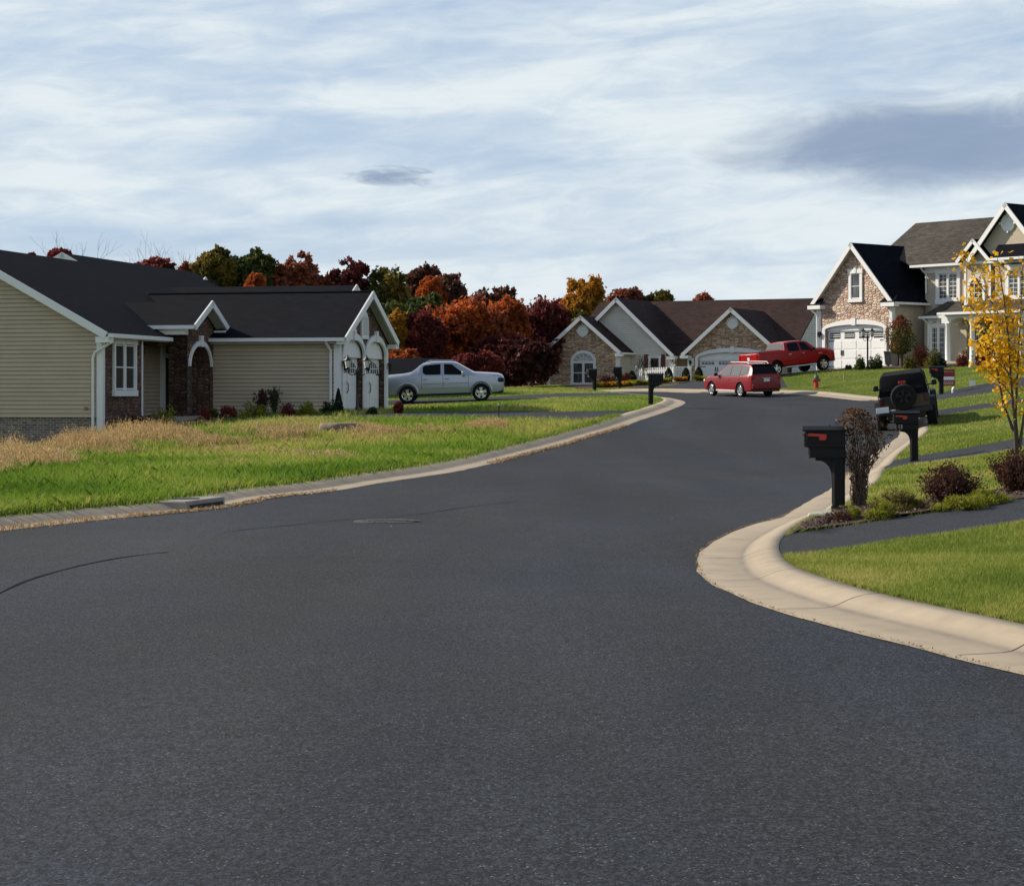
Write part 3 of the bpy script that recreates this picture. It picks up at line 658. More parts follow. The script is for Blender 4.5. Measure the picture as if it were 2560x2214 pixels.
def weeds(name, P, hmin, hmax, m, heads=True):
    f = .55 + .30 * np.sin(P[:, 0] * .9 + 1.3 * np.sin(P[:, 1] * .5)) + .25 * np.sin(P[:, 0] * 2.1 + P[:, 1]) + rng.normal(0, .12, len(P))
    P = P[f > .25]; f = np.clip(f[f > .25], .3, 1.15); n = len(P); Z = zof(P)
    th = rng.uniform(0, 6.283, n); h = (hmin + (hmax - hmin) * rng.random(n)) * f; off = np.stack([np.cos(th), np.sin(th)], 1) * (h * rng.uniform(.05, .7, n))[:, None]; wd = rng.uniform(.004, .009, n)[:, None]; ax = np.stack([-np.sin(th + 1), np.cos(th + 1)], 1) * wd
    V = np.stack([np.c_[P - ax, Z], np.c_[P + ax, Z], np.c_[P + off * .45 + ax, Z + h * .7], np.c_[P + off, Z + h], np.c_[P + off * .45 - ax, Z + h * .7]], 1).reshape(-1, 3)
    stuff(np_mesh(name, V, 5, m, None, rng.random(n)))
    if heads:                                   # feathery seed heads
        k = 11; q = np.repeat(np.arange(n), k); s = rng.uniform(.7, 1.08, n * k)
        c = np.c_[P[q] + off[q] * s[:, None] + rng.normal(0, .035, (n * k, 2)), Z[q] + h[q] * s]
        d = rng.normal(0, 1, (n * k, 3)) * [.007, .007, .020]; e = rng.normal(0, 1, (n * k, 3)) * .0055
        V = np.stack([c - d, c + e, c + d, c - e], 1).reshape(-1, 3)
        stuff(np_mesh('weed_seed_heads', V, 4, m, None, rng.random(n * k)))
P = inzone(21000, WZ); P = clumpy(P, .45, .9); weeds('dry_weeds', P, .22, .60, L_STRAW)
P = inzone(9000, WZ); P = clumpy(P, .1, .7); weeds('dry_weeds', P, .25, .60, L_RSTRAW)
P = inzone(5000, WZ); P = clumpy(P, 0, .5); weeds('dry_weeds', P, .3, .72, L_STRAW)
P = inzone(34000, WZ); blades('rough_grass', P, zof(P), .10, .30, .010, .018, L_ROUGH, .8, 2)
P = inzone(9000, WZ2); P = clumpy(P, .2, 1.1); weeds('dry_weeds', P, .10, .30, L_STRAW)
P = scatter(30000, 44, 74, VIEWL, lambda y: np.interp(y, Lk[:, 1][:230], Lk[:, 0][:230]) - 2.5); P = P[~blocked(P)]; P = clumpy(P, -1.35, .8); weeds('dry_weeds', P, .08, .24, L_STRAW)
WZ3 = [unp(u, v, KH) for u, v in [(430, 1078), (470, 1072), (560, 1062), (540, 1085), (440, 1098)]]
P = inzone(130, WZ3); weeds('dry_weeds', P, .4, .85, L_STRAW)
# crabgrass, straw and leaf litter where asphalt meets concrete
def litter(K, Nn, ymin, ymax, n, side, sz, spread=.05, m=L_LITTER, name='leaf_litter', prob=None):
    ok = np.nonzero((K[:, 1] > ymin) & (K[:, 1] < ymax))[0]; i = rng.choice(ok, n)
    if prob is not None:
        f = np.sin(i * .09) + np.sin(i * .031 + 2) ; i = i[f > prob]; n = len(i)
    p = K[i] + Nn[i] * (side + rng.normal(0, spread, (n, 1))) + np.stack([Nn[i, 1], -Nn[i, 0]], 1) * rng.uniform(-.22, .22, (n, 1))
    c = np.c_[p, gz(p[:, 0], p[:, 1]) + .014 + rng.uniform(0, .02, n) + (.07 if side > .8 else 0) * 1.0]
    a = rng.normal(0, 1, (n, 3)); a[:, 2] *= .35; a /= np.linalg.norm(a, axis=1)[:, None]; b = np.cross(a, rng.normal(0, .35, (n, 3)) + [0, 0, 1]); b /= np.linalg.norm(b, axis=1)[:, None]
    s = sz * rng.uniform(.5, 1.3, (n, 1)); V = np.stack([c - a * s, c + b * s * .5, c + a * s, c - b * s * .5], 1).reshape(-1, 3)
    stuff(np_mesh(name, V, 4, m, None, rng.random(n)))
litter(Rk, Rn, 13, 34, 1500, .0, .010, .014); litter(Rk, Rn, 23, 50, 1500, .03, .022, .04, prob=.1)
litter(Rk, Rn, 13, 30, 500, KW, .014, .04); litter(Lk, Ln, 26, 72, 5200, .03, .035, .07, L_RSTRAW, prob=-.4)
i = np.nonzero((Lk[:, 1] > 26) & (Lk[:, 1] < 42))[0]; ii = rng.choice(i, 5200); ii = ii[np.sin(ii * .11) + np.sin(ii * .037 + 1) + rng.normal(0, .5, 5200) > .1]; P = Lk[ii] + Ln[ii] * rng.normal(.08, .10, (len(ii), 1)) + np.stack([Ln[ii, 1], -Ln[ii, 0]], 1) * rng.uniform(-.25, .25, (len(ii), 1))
blades('kerb_weeds', P, gz(P[:, 0], P[:, 1]),   .02, .085, .006, .012, L_RSTRAW, .9, 2)
i = np.nonzero((Lk[:, 1] > 26) & (Lk[:, 1] < 75))[0]; ii = rng.choice(i, 16000); P = Lb[ii] + Ln[ii] * rng.normal(.06, .12, (16000, 1)) + np.stack([Ln[ii, 1], -Ln[ii, 0]], 1) * rng.uniform(-.25, .25, (16000, 1))
blades('rough_grass', P, zof(P), .04, .13, .008, .016, L_ROUGH, .9, 2)
i = np.nonzero((Rk[:, 1] > 13) & (Rk[:, 1] < 24))[0]; ii = rng.choice(i, 9000); P = Rb[ii] + Rn[ii] * np.abs(rng.normal(.0, .05, (9000, 1))) + rng.normal(0, .02, (9000, 2)); P = P[~blocked(P)]
blades('mown_grass', P, zof(P), .02, .06, .005, .009, L_LAWN, .9)
# loose specks and a few stray leaves on the asphalt
n = 26; p = np.stack([rng.uniform(-4, 6, n), rng.uniform(12, 38, n)], 1); p = p[inpoly(p, ROAD)]; n = len(p)
c = np.c_[p, gz(p[:, 0], p[:, 1]) + .008]; a = rng.normal(0, 1, (n, 3)) * .012; a[:, 2] = .003; b = np.cross(a, [0, 0, 1]) * .5
stuff(np_mesh('fallen_leaves', np.stack([c - a, c + b, c + a, c - b], 1).reshape(-1, 3), 4, L_LITTER, None, rng.random(n)))
# mulch chips in the bed
P = inzone(16000, BED); n = len(P); c = np.c_[P, gz(P[:, 0], P[:, 1]) + KH + .03 + rng.uniform(0, .02, n)]; a = rng.normal(0, 1, (n, 3)) * .02; a[:, 2] *= .4; b = rng.normal(0, 1, (n, 3)) * .007
stuff(np_mesh('mulch_chips', np.stack([c - a, c + b, c + a, c - b], 1).reshape(-1, 3), 4, leafmat('chips', (.02, .010, .008), (.07, .035, .026), (.24, .15, .12), trans=0.0), None, rng.random(n)))
# ------------------------------------------------------------------ houses
class House:
    """local frame: a along the facade to the right, b away from the street, z up; origin at a front corner"""
    def __init__(s, name, label, cat, u, Y, deg, group=None):
        s.O = Vector(((u - U0) / F * Y, Y)); d = R(deg); s.B = Vector((math.sin(d), math.cos(d))); s.A = Vector((math.cos(d), -math.sin(d)))
        s.zb = g1(*s.O) + KH
        s.root = thing(name, label, cat, (s.O.x, s.O.y, s.zb), -d, group)
    def front(s, u, v, b):
        x = (u - U0) / F; t = (b + s.O.dot(s.B)) / (x * s.B.x + s.B.y)
        return (t * (x * s.A.x + s.A.y) - s.O.dot(s.A), CH - (v - HOR) / F * t - s.zb)
    def side(s, u, v, a):
        x = (u - U0) / F; t = (a + s.O.dot(s.A)) / (x * s.A.x + s.A.y)
        return (t * (x * s.B.x + s.B.y) - s.O.dot(s.B), CH - (v - HOR) / F * t - s.zb)
    def gnd(s, a, b):
        p = s.O + s.A * a + s.B * b; return g1(*p) + KH - s.zb
    def ff(s, b): return lambda p, z, off=0.0: (p, b - off, z)          # wall facing the viewer
    def fs(s, a): return lambda p, z, off=0.0: (a + off, p, z)          # wall facing right
    def part(s, mb, name, m, parent=None, **k): return mb.build(name, m, parent or s.root, **k)
def arc(c, r, z, t0, t1, n, rz=None):
    rz = rz or r
    return [(c + r * math.cos(t0 + (t1 - t0) * i / n), z + rz * math.sin(t0 + (t1 - t0) * i / n)) for i in range(n + 1)]
def fbox(mb, fm, x0, x1, z0, z1, o0, o1):
    P = [fm(x, z, o) for o in (o0, o1) for z in (z0, z1) for x in (x0, x1)]
    mb.mesh(P, [(0, 1, 3, 2), (4, 6, 7, 5), (0, 4, 5, 1), (2, 3, 7, 6), (0, 2, 6, 4), (1, 5, 7, 3)])
def window(H, fm, x0, x1, z0, z1, trim=.12, units=2, sash=True, key=False, glass=None, grid=(0, 0), sill=.14, head=None):
    """trimmed window: frame (part) with panes as its sub-parts"""
    f = MB(); head = head or trim
    fbox(f, fm, x0 - trim, x0, z0 - .02, z1 + .02, 0, .075); fbox(f, fm, x1, x1 + trim, z0 - .02, z1 + .02, 0, .075)
    fbox(f, fm, x0 - trim - .04, x1 + trim + .04, z1 + .02, z1 + head, 0, .10); fbox(f, fm, x0 - trim - .03, x1 + trim + .03, z0 - sill, z0 - .02, 0, .11)
    if key: fbox(f, fm, (x0 + x1) / 2 - .09, (x0 + x1) / 2 + .09, z1 + .03, z1 + head + .07, .02, .13)
    wu = (x1 - x0) / units
    for i in range(1, units): fbox(f, fm, x0 + wu * i - .055, x0 + wu * i + .055, z0 - .02, z1 + .02, .0, .07)
    for i in range(units):
        a, b = x0 + wu * i + (.055 if i else 0), x0 + wu * (i + 1) - (.055 if i < units - 1 else 0)
        for s0, s1 in ((a, a + .04), (b - .04, b)): fbox(f, fm, s0, s1, z0, z1, .0, .045)
        for s0, s1 in ((z0, z0 + .05), (z1 - .04, z1)): fbox(f, fm, a + .04, b - .04, s0, s1, .0, .044)
        if sash: fbox(f, fm, a + .04, b - .04, (z0 + z1) / 2 - .02, (z0 + z1) / 2 + .02, .0, .042)
        for k in range(1, grid[0]): xx = a + (b - a) * k / grid[0]; fbox(f, fm, xx - .011, xx + .011, z0 + .05, z1 - .04, .0, .028)
        for k in range(1, grid[1]): zz = z0 + (z1 - z0) * k / grid[1]; fbox(f, fm, a + .04, b - .04, zz - .011, zz + .011, .0, .027)
    wo = H.part(f, 'window', M_WHITE)
    for i in range(units):
        g = MB(); a, b = x0 + wu * i, x0 + wu * (i + 1); g.poly([fm(a, z0, .014), fm(b, z0, .014), fm(b, z1, .014), fm(a, z1, .014)])
        H.part(g, 'pane', glass or M_GLASS, wo)
    return wo
def gable_roof(mb, mp, x0, xr, x1, ze0, zr, ze1, d0, d1, t=.10):
    """two roof slabs; mp(x, d, z) -> local xyz"""
    mb.slab([mp(x0, d0, ze0), mp(x0, d1, ze0), mp(xr, d1, zr), mp(xr, d0, zr)], t)
    mb.slab([mp(xr, d0, zr), mp(xr, d1, zr), mp(x1, d1, ze1), mp(x1, d0, ze1)], t)
def rakes(mb, mp, x0, xr, x1, ze0, zr, ze1, d, hei=.24, wid=.05, soff=None, up=(0, 0, 1)):
    mb.beam(mp(x0, d, ze0), mp(xr, d, zr), up, wid, hei); mb.beam(mp(xr, d, zr), mp(x1, d, ze1), up, wid, hei)
def mp_b(x, d, z): return (x, d, z)        # ridge runs away from the viewer
def mp_a(x, d, z): return (d, x, z)        # ridge runs along the facade
def gutter(H, p, q, parent=None):
    g = MB(); p, q = Vector(p), Vector(q); g.beam(p, q, (0, 0, 1), .13, .13); return H.part(g, 'gutter', M_WHITE, parent)
def downspout(H, pts, parent=None):
    g = MB(); g.tube(pts, .05, 6); return H.part(g, 'downspout', M_WHITE, parent, smooth=True)
def lantern(H, fm, x, z):
    g = MB(); fbox(g, fm, x - .05, x + .05, z - .12, z + .05, 0, .04); fbox(g, fm, x - .02, x + .02, z + .06, z + .1, .03, .2)
    l = H.part(g, 'wall_lantern', M_IRON)
    k = MB(); c = fm(x, z, .16)
    k.lathe([(.02, .12), (.10, .05), (.09, .03), (.055, -.20), (.02, -.24)], 8, Matrix.Translation(c)); H.part(k, 'lantern_glass', M_IRON, l)
    return l

# ================= the tan ranch house on the left
H = House('ranch_house', 'tan sided single storey house with charcoal roof and two arched garage doors', 'house', 255, 69.5, 12.7)
zb = H.zb; Zw = lambda rel: CH + rel - zb      # height relative to the eye -> local
zs, ze, pit = Zw(-.76), Zw(1.96), .545
ar = -5.2; zr = Zw(5.02); ao = .38; zeo = zr - pit * (ao - ar); al = 2 * ar - ao
w_ = MB(); P = [(2 * ar, zs), (0, zs), (0, zr - pit * (0 - ar) - .1), (ar, zr - .1), (2 * ar, zr - pit * (0 - ar) - .1)]
w_.siding(P, H.ff(0)); H.part(w_, 'siding_wall', M_TAN, fix=False)
w_ = MB(); w_.box(2 * ar, -.03, .03, 18.8, -2.2, zs); H.part(w_, 'foundation', M_BRICK)
w_ = MB(); w_.prism([(2 * ar + .02, zs + .01), (-.06, zs + .01), (-.06, zr - pit * (0 - ar) - .14), (ar, zr - .14), (2 * ar + .02, zr - pit * (0 - ar) - .14)], lambda p, z: (p, .02, z), lambda p, z: (p, 3.2, z))
H.part(w_, 'wall', M_TAN)
w_ = MB(); w_.box(2 * ar + .02, -1.25, 3.25, 18.8, zs + .01, ze); H.part(w_, 'wall', M_TAN)
rf = MB(); b1, b2 = 14.1, 19.4
rf.slab([(ao, -.4, zeo), (ao, b2, zeo), (ar, b1, zr), (ar, -.4, zr)], .1); rf.slab([(al, -.4, zeo), (ar, -.4, zr), (ar, b1, zr), (al, b2, zeo)], .1); rf.slab([(ao, b2, zeo), (al, b2, zeo), (ar, b1, zr)], .1)
H.part(rf, 'roof', M_SH_DARK)
t = MB(); rakes(t, mp_b, al, ar, ao, zeo + .03, zr + .03, zeo + .03, -.43, .24, .06); t.box(ao - .42, ao + .03, -.44, .0, zeo - .30, zeo - .11); H.part(t, 'rake_board', M_WHITE)
t = MB(); t.slab([(al, -.38, zeo - .12), (ar, -.38, zr - .12), (ar, .02, zr - .12), (al, .02, zeo - .12)], .03); t.slab([(ao, -.38, zeo - .12), (ao, .02, zeo - .12), (ar, .02, zr - .12), (ar, -.38, zr - .12)], .03); H.part(t, 'soffit', M_SOFFIT)
gutter(H, (ao + .06, -.4, zeo + .0), (ao + .06, 4.95, zeo + .0))
t = MB(); t.box(.0, ao, .0, 4.9, zeo - .16, zeo - .13); H.part(t, 'soffit', M_SOFFIT)
zg = H.gnd(0, 0) - .3
t = MB(); t.box(-.17, .035, -.05, .0, zg, zeo - .15); t.box(.002, .035, .0, .16, zg, zeo - .15); t.each('corner_board', M_WHITE, H.root)
downspout(H, [(ao + .06, -.2, zeo - .1), (ao + .02, -.22, zeo - .3), (-.2, -.13, zeo - .62), (-.27, -.12, zeo - .8), (-.27, -.12, zg + .55)])
t = MB(); t.tube([(-.27, -.12, zg + .55), (-.27, -.12, zg + .1)], .06, 6); H.part(t, 'drain_pipe', M_IRON)
w_ = MB(); w_.box(-.1, .0, .17, 3.29, -2.0, ze); H.part(w_, 'stone_wall', M_STONE_D)
bz = [H.side(u, v, 0) for u, v in ((285, 852), (331, 974))]
print('LH window', bz, 'zs', zs, 'zb', zb)
window(H, H.fs(0), .98, 2.62, bz[1][1], bz[0][1] - .12, trim=.14, units=2, key=True, sill=.22, head=.26)
# recessed porch wall, entry and arched stone porch
w_ = MB(); w_.siding([(3.29, zs), (10.0, zs), (10.0, ze + .4), (3.29, ze + .4)], H.fs(-1.2)); H.part(w_, 'siding_wall', M_TAN, fix=False)
t = MB(); t.box(-.12, .03, 3.29, 3.40, zs, ze); t.box(-1.17, -1.05, 7.85, 8.1, zs, ze); t.box(-1.17, -1.08, 9.1, 9.25, zs, ze); t.box(-1.17, -1.05, 8.1, 9.1, zs + 2.1, zs + 2.25); t.each('door_frame', M_WHITE, H.root)
t = MB(); t.box(-1.17, -1.13, 8.1, 9.1, zs, zs + 2.1); H.part(t, 'front_door', M_DARK)
t = MB(); t.box(-1.2, 1.25, 4.4, 7.9, zs - .25, zs - .02); t.box(1.25, 1.6, 5.0, 7.8, zs - .4, zs - .2); H.part(t, 'porch_slab', M_CONC)
zpe, zpr, ap0, ap1 = Zw(2.42), Zw(3.27), .16, .86
cb = 6.66
hole = [(5.62, zs - .1), (7.62, zs - .1)] + arc(6.62, 1.0, zs + 1.75, 0, math.pi, 12, .75)
w_ = MB(); w_.holed([(5.39, zs - .9), (7.93, zs - .9), (7.93, zpe), (cb, zpr - .12), (5.39, zpe)], [hole], H.fs(ap1), 0, .69)
w_.poly([(ap0, 5.39, zs - .9), (ap1, 5.39, zs - .9), (ap1, 5.39, zpe), (ap0, 5.39, zpe)]); w_.poly([(ap0, 5.39, zs - .9), (ap0, 5.39, zpe), (ap0, 5.62, zpe), (ap0, 5.62, zs - .9)])
w_.box(-1.15, ap0 - .01, 5.42, 5.62, ze - .25, zpe); H.part(w_, 'porch_arch', M_STONE_D)
t = MB(); A1 = arc(6.62, 1.0, zs + 1.75, 0, math.pi, 16, .75); A2 = arc(6.62, 1.15, zs + 1.75, 0, math.pi, 16, .92)
for i in range(16): t.mesh([H.fs(ap1)(*p, o) for o in (.0, .06) for p in (A1[i], A2[i], A2[i + 1], A1[i + 1])], [(0, 1, 2, 3), (4, 7, 6, 5), (0, 4, 5, 1), (2, 6, 7, 3), (1, 5, 6, 2), (0, 3, 7, 4)])
fbox(t, H.fs(ap1), 6.5, 6.74, zs + 2.45, zs + 2.85, 0, .1); H.part(t, 'arch_trim', M_WHITE)
rf = MB(); ov = .46; zpo = zpr - (cb - 5.39 + ov) * .5
gable_roof(rf, mp_a, 5.39 - ov, cb, 7.93 + ov, zpo, zpr + .04, zpo, -2.3, 1.28, .09); H.part(rf, 'porch_roof', M_SH_DARK)
t = MB(); rakes(t, mp_a, 5.39 - ov, cb, 7.93 + ov, zpo + .03, zpr + .07, zpo + .03, 1.31, .22, .06); t.box(.87, 1.32, 7.95, 7.93 + ov + .02, zpo - .18, zpo - .10); H.part(t, 'rake_board', M_WHITE)
t = MB(); t.slab([(ap1, cb, zpr - .08), (1.28, cb, zpr - .08), (1.28, 7.93 + ov, zpo - .1), (ap1, 7.93 + ov, zpo - .1)], .03); t.slab([(ap1, cb, zpr - .08), (1.28, cb, zpr - .08), (1.28, 5.39 - ov, zpo - .1), (ap1, 5.39 - ov, zpo - .1)], .03); H.part(t, 'soffit', M_SOFFIT)
gutter(H, (-.45, 5.39 - ov - .06, zpo), (1.3, 5.39 - ov - .06, zpo))
t = MB(); t.box(-.9, .9, 5.39 - ov + .1, 5.36, zpo - .32, zpo - .12); H.part(t, 'frieze_board', M_WHITE)
# garage wing
bg0, bg1, aG = 7.94, 14.09, 5.65; zgf = Zw(-.76); zge, zgr, bm_ = Zw(1.97), Zw(3.76), 11.015
w_ = MB(); w_.siding([(.86, Zw(-.84)), (aG - .2, Zw(-.84)), (aG - .2, zge), (.86, zge)], H.ff(bg0)); H.part(w_, 'siding_wall', M_TAN, fix=False)
w_ = MB(); w_.box(.9, aG - .03, bg0 + .02, bg0 + .12, Zw(-1.4), zge + .1); H.part(w_, 'foundation', M_CONC)
holes = []
for c in (9.58, 12.45): holes.append([(c - 1.32, zgf - .02), (c + 1.32, zgf - .02), (c + 1.32, zgf + 2.2)] + arc(c, 1.32, zgf + 2.2, 0, math.pi, 14, .58)[1:-1] + [(c - 1.32, zgf + 2.2)])
w_ = MB(); w_.holed([(bg0, Zw(-1.4)), (bg1, Zw(-1.4)), (bg1, zge), (bm_, zgr - .12), (bg0, zge)], holes, H.fs(aG), 0, .3)
w_.poly([(aG, bg0, Zw(-1.4)), (aG, bg0, zge), (aG - .2, bg0, zge), (aG - .2, bg0, Zw(-1.4))]); w_.box(aG - 5, aG - .32, bg1 - .1, bg1, Zw(-1.4), zge); H.part(w_, 'stone_wall', M_STONE_D)
for c in (9.58, 12.45):
    fm = H.fs(aG)
    d = MB(); zt = zgf + 2.1
    d.poly([fm(c - 1.3, zgf, -.24), fm(c + 1.3, zgf, -.24), fm(c + 1.3, zt, -.24), fm(c - 1.3, zt, -.24)])
    for k in range(4):
        z0 = zgf + k * zt / 1 * 0 + k * .525
        for j in range(2): fbox(d, fm, c - 1.24 + j * 1.26, c - .06 + j * 1.26, z0 + .04, z0 + .49, -.24, -.222)
    do = H.part(d, 'garage_door', M_DOOR)
    g = MB()
    for j in range(2):                                       # arched top lights
        x0 = c - 1.15 + j * 1.22; x1 = x0 + 1.08
        tp = [(x, zt - .40 + .32 * (1 - ((x - c) / 1.25) ** 2)) for x in np.linspace(x1, x0, 8)]
        g.poly([fm(x, z, -.215) for x, z in [(x0, zt - .56), (x1, zt - .56)] + tp])
    H.part(g, 'pane', M_GLASS, do)
    m_ = MB()
    for j in range(2):
        x0 = c - 1.15 + j * 1.22
        for k in range(5): fbox(m_, fm, x0 + k * .27 - .014, x0 + k * .27 + .014, zt - .56, zt - .12, -.215, -.19)
        fbox(m_, fm, x0, x0 + 1.08, zt - .40, zt - .37, -.215, -.188)
    H.part(m_, 'muntin', M_DOOR, do)
    h = MB(); h.tube([fm(c - .1, zgf + .8, -.2), fm(c - .1, zgf + .87, -.15), fm(c - .1, zgf + 1.13, -.15), fm(c - .1, zgf + 1.2, -.2)], .02, 5); fbox(h, fm, c + .85, c + 1.25, zgf + 1.48, zgf + 1.53, -.22, -.205); fbox(h, fm, c + .85, c + 1.25, zgf + .1, zgf + .15, -.22, -.205)
    h.each('handle', M_IRON, do)
    pn = MB(); A = arc(c, 1.32, zgf + 2.2, 0, math.pi, 14, .58); pn.prism([(c - 1.32, zt)] + [(c + 1.32, zt)] + A, lambda p, z: fm(p, z, -.10), lambda p, z: fm(p, z, -.25)); H.part(pn, 'arch_panel', M_DOOR)
    tr = MB(); A1 = arc(c, 1.30, zgf + 2.2, 0, math.pi, 16, .56); A2 = arc(c, 1.42, zgf + 2.2, 0, math.pi, 16, .80)
    for i in range(16): tr.mesh([fm(*p, o) for o in (-.02, .07) for p in (A1[i], A2[i], A2[i + 1], A1[i + 1])], [(0, 1, 2, 3), (4, 7, 6, 5), (0, 4, 5, 1), (2, 6, 7, 3), (1, 5, 6, 2), (0, 3, 7, 4)])
    fbox(tr, fm, c - 1.42, c - 1.30, zgf, zgf + 2.2, -.02, .05); fbox(tr, fm, c + 1.30, c + 1.42, zgf, zgf + 2.2, -.02, .05); fbox(tr, fm, c - .13, c + .13, zgf + 2.72, zgf + 3.14, .0, .11); H.part(tr, 'arch_trim', M_WHITE)
for b_ in (8.12, 11.02, 13.98): lantern(H, H.fs(aG), b_, zgf + 1.85)
v = MB(); fm = H.fs(aG); v.prism([(10.55, Zw(2.05)), (11.48, Zw(2.05)), (11.48, Zw(2.75)), (11.25, Zw(3.02)), (11.015, Zw(3.1)), (10.78, Zw(3.02)), (10.55, Zw(2.75))], lambda p, z: fm(p, z, .05), lambda p, z: fm(p, z, 0))
for k in range(8): v.mesh([fm(10.66, Zw(2.2 + k * .085), .055), fm(11.37, Zw(2.2 + k * .085), .055), fm(11.37, Zw(2.2 + k * .085) + .06, .10), fm(10.66, Zw(2.2 + k * .085) + .06, .10)], [(0, 1, 2, 3)])
H.part(v, 'gable_vent', M_WHITE)
rf = MB(); gov = .42; zgo = zgr - (bm_ - bg0 + gov) * .5
gable_roof(rf, mp_a, bg0 - gov, bm_, bg1 + gov, zgo, zgr + .04, zgo, -3.4, aG + .32, .1); H.part(rf, 'roof', M_SH_DARK)
rc = MB(); rc.tube([(-2.9, bm_, zgr + .05), (aG + .32, bm_, zgr + .05)], .05, 6); H.part(rc, 'ridge_cap', M_SH_DARK)
t = MB(); rakes(t, mp_a, bg0 - gov, bm_, bg1 + gov, zgo + .03, zgr + .08, zgo + .03, aG + .35, .24, .06); t.box(aG + .01, aG + .35, bg1 + .03, bg1 + gov + .02, zgo - .26, zgo - .1); t.box(aG + .01, aG + .33, bg0 - gov, bg0 - .03, zgo - .24, zgo - .1); H.part(t, 'rake_board', M_WHITE)
t = MB(); t.slab([(aG, bm_, zgr - .07), (aG + .32, bm_, zgr - .07), (aG + .32, bg1 + gov, zgo - .1), (aG, bg1 + gov, zgo - .1)], .03); t.slab([(aG, bm_, zgr - .07), (aG + .32, bm_, zgr - .07), (aG + .32, bg0 - gov, zgo - .1), (aG, bg0 - gov, zgo - .1)], .03); H.part(t, 'soffit', M_SOFFIT)
gutter(H, (.88, bg0 - gov - .06, zgo + .0), (aG + .32, bg0 - gov - .06, zgo + .0))
t = MB(); t.box(.88, aG + .02, bg0 - gov + .05, bg0 + .02, zgo - .2, zgo - .17); H.part(t, 'soffit', M_SOFFIT)
t = MB(); t.box(aG - .2, aG + .04, bg0 - .05, bg0 - .003, Zw(-1.2), zgo - .2); t.box(aG + .004, aG + .04, bg0, bg0 + .12, Zw(-1.2), zgo - .2); t.each('corner_board', M_WHITE, H.root)
t = MB(); t.box(aG + .004, aG + .04, bg1 - .14, bg1 + .02, Zw(-1.2), zgo - .2); t.each('corner_board', M_WHITE, H.root)
downspout(H, [(aG - .38, bg0 - gov - .05, zgo - .1), (aG - .36, bg0 - gov, zgo - .2), (aG - .3, bg0 - .12, zgo - .45), (aG - .3, bg0 - .1, zgo - .6), (aG - .3, bg0 - .1, Zw(-1.0))])
t = MB(); t.box(-.05, .05, -.03, .0, 0, .07); 
hc = H.front(216, 1021, 0); t2 = MB(); t2.box(hc[0] - .05, hc[0] + .05, -.08, -.0, hc[1] - .05, hc[1] + .05); H.part(t2, 'hose_tap', mat('brass', col=(.25, .15, .06), rough=.4, metal=.6))
t = MB(); t.box(.9, aG + .6, bg0 - 1.25, bg0 - 1.1, H.gnd(3, 6.9) - .1, H.gnd(3, 6.9) + .06); H.part(t, 'bed_edging', M_CONC)

# ================= houses behind it, mostly hidden
def rear_house(label, uR, vR, Y, deg, halfw, pitch, length, group):
    h = House('neighbouring_house', label, 'house', uR, Y, deg, group); z = h.front(uR, vR, 0)[1]; zl = z - halfw * pitch
    m = MB(); m.siding([(-halfw + .5, h.gnd(0, 0) - 1), (halfw - .5, h.gnd(0, 0) - 1), (halfw - .5, zl + .25), (0, z - .1), (-halfw + .5, zl + .25)], h.ff(.4), course=.2); h.part(m, 'gable_wall', M_TAN, fix=False)
    m = MB(); m.box(-halfw + .52, halfw - .52, .42, length - .5, h.gnd(0, 0) - 1, zl + .1); h.part(m, 'wall', M_TAN)
    m = MB(); gable_roof(m, mp_b, -halfw, 0, halfw, zl, z, zl, 0, length, .12); h.part(m, 'roof', M_SH_DARK)
    m = MB(); rakes(m, mp_b, -halfw, 0, halfw, zl + .03, z + .03, zl + .03, -.03, .30, .06); h.part(m, 'rake_board', M_WHITE)
    return h, z
G = 'dark roofed houses behind the ranch house'
rear_house('dark roofed house whose white gable peak shows over the tan house', 156, 632, 97, 13.5, 6.0, .55, 16, G)
def rear_wing(label, u0, u1, v, Y, deg, pitch, depth, group, tip=True):
    h = House('neighbouring_house', label, 'house', u1, Y, deg, group); zr_ = h.front(u1, v, 0)[1]; L = abs(h.front(u0, v, 0)[0]); g0 = h.gnd(-L / 2, 0) - 1
    ze_ = zr_ - depth * pitch
    m = MB(); gable_roof(m, mp_a, -depth, 0, depth, ze_, zr_, ze_, -L, 0, .12); h.part(m, 'roof', M_SH_DARK)
    m = MB(); m.box(-L + .4, -.4, -depth + .45, depth - .45, g0, ze_ + .1); m.prism([(-depth + .45, ze_), (depth - .45, ze_), (0, zr_ - .3)], lambda p, z: (-.42, p, z), lambda p, z: (-.5, p, z)); h.part(m, 'wall', M_TAN)
    if not tip: return
    m = MB(); rakes(m, mp_a, -depth, 0, depth, ze_ + .03, zr_ + .04, ze_ + .03, .03, .28, .06); h.part(m, 'rake_board', M_WHITE)
rear_wing('long dark roof ridge running just above the tan house garage', 380, 890, 713, 99, 12.7, .5, 4.2, G)
rear_wing('short dark roof tip farther left above the tan house', 330, 512, 694, 112, 12.7, .5, 4.2, G)
rear_wing('low dark roofed house half hidden behind the silver pickup', 900, 1097, 895, 121, -3, .42, 4.4, None, False)

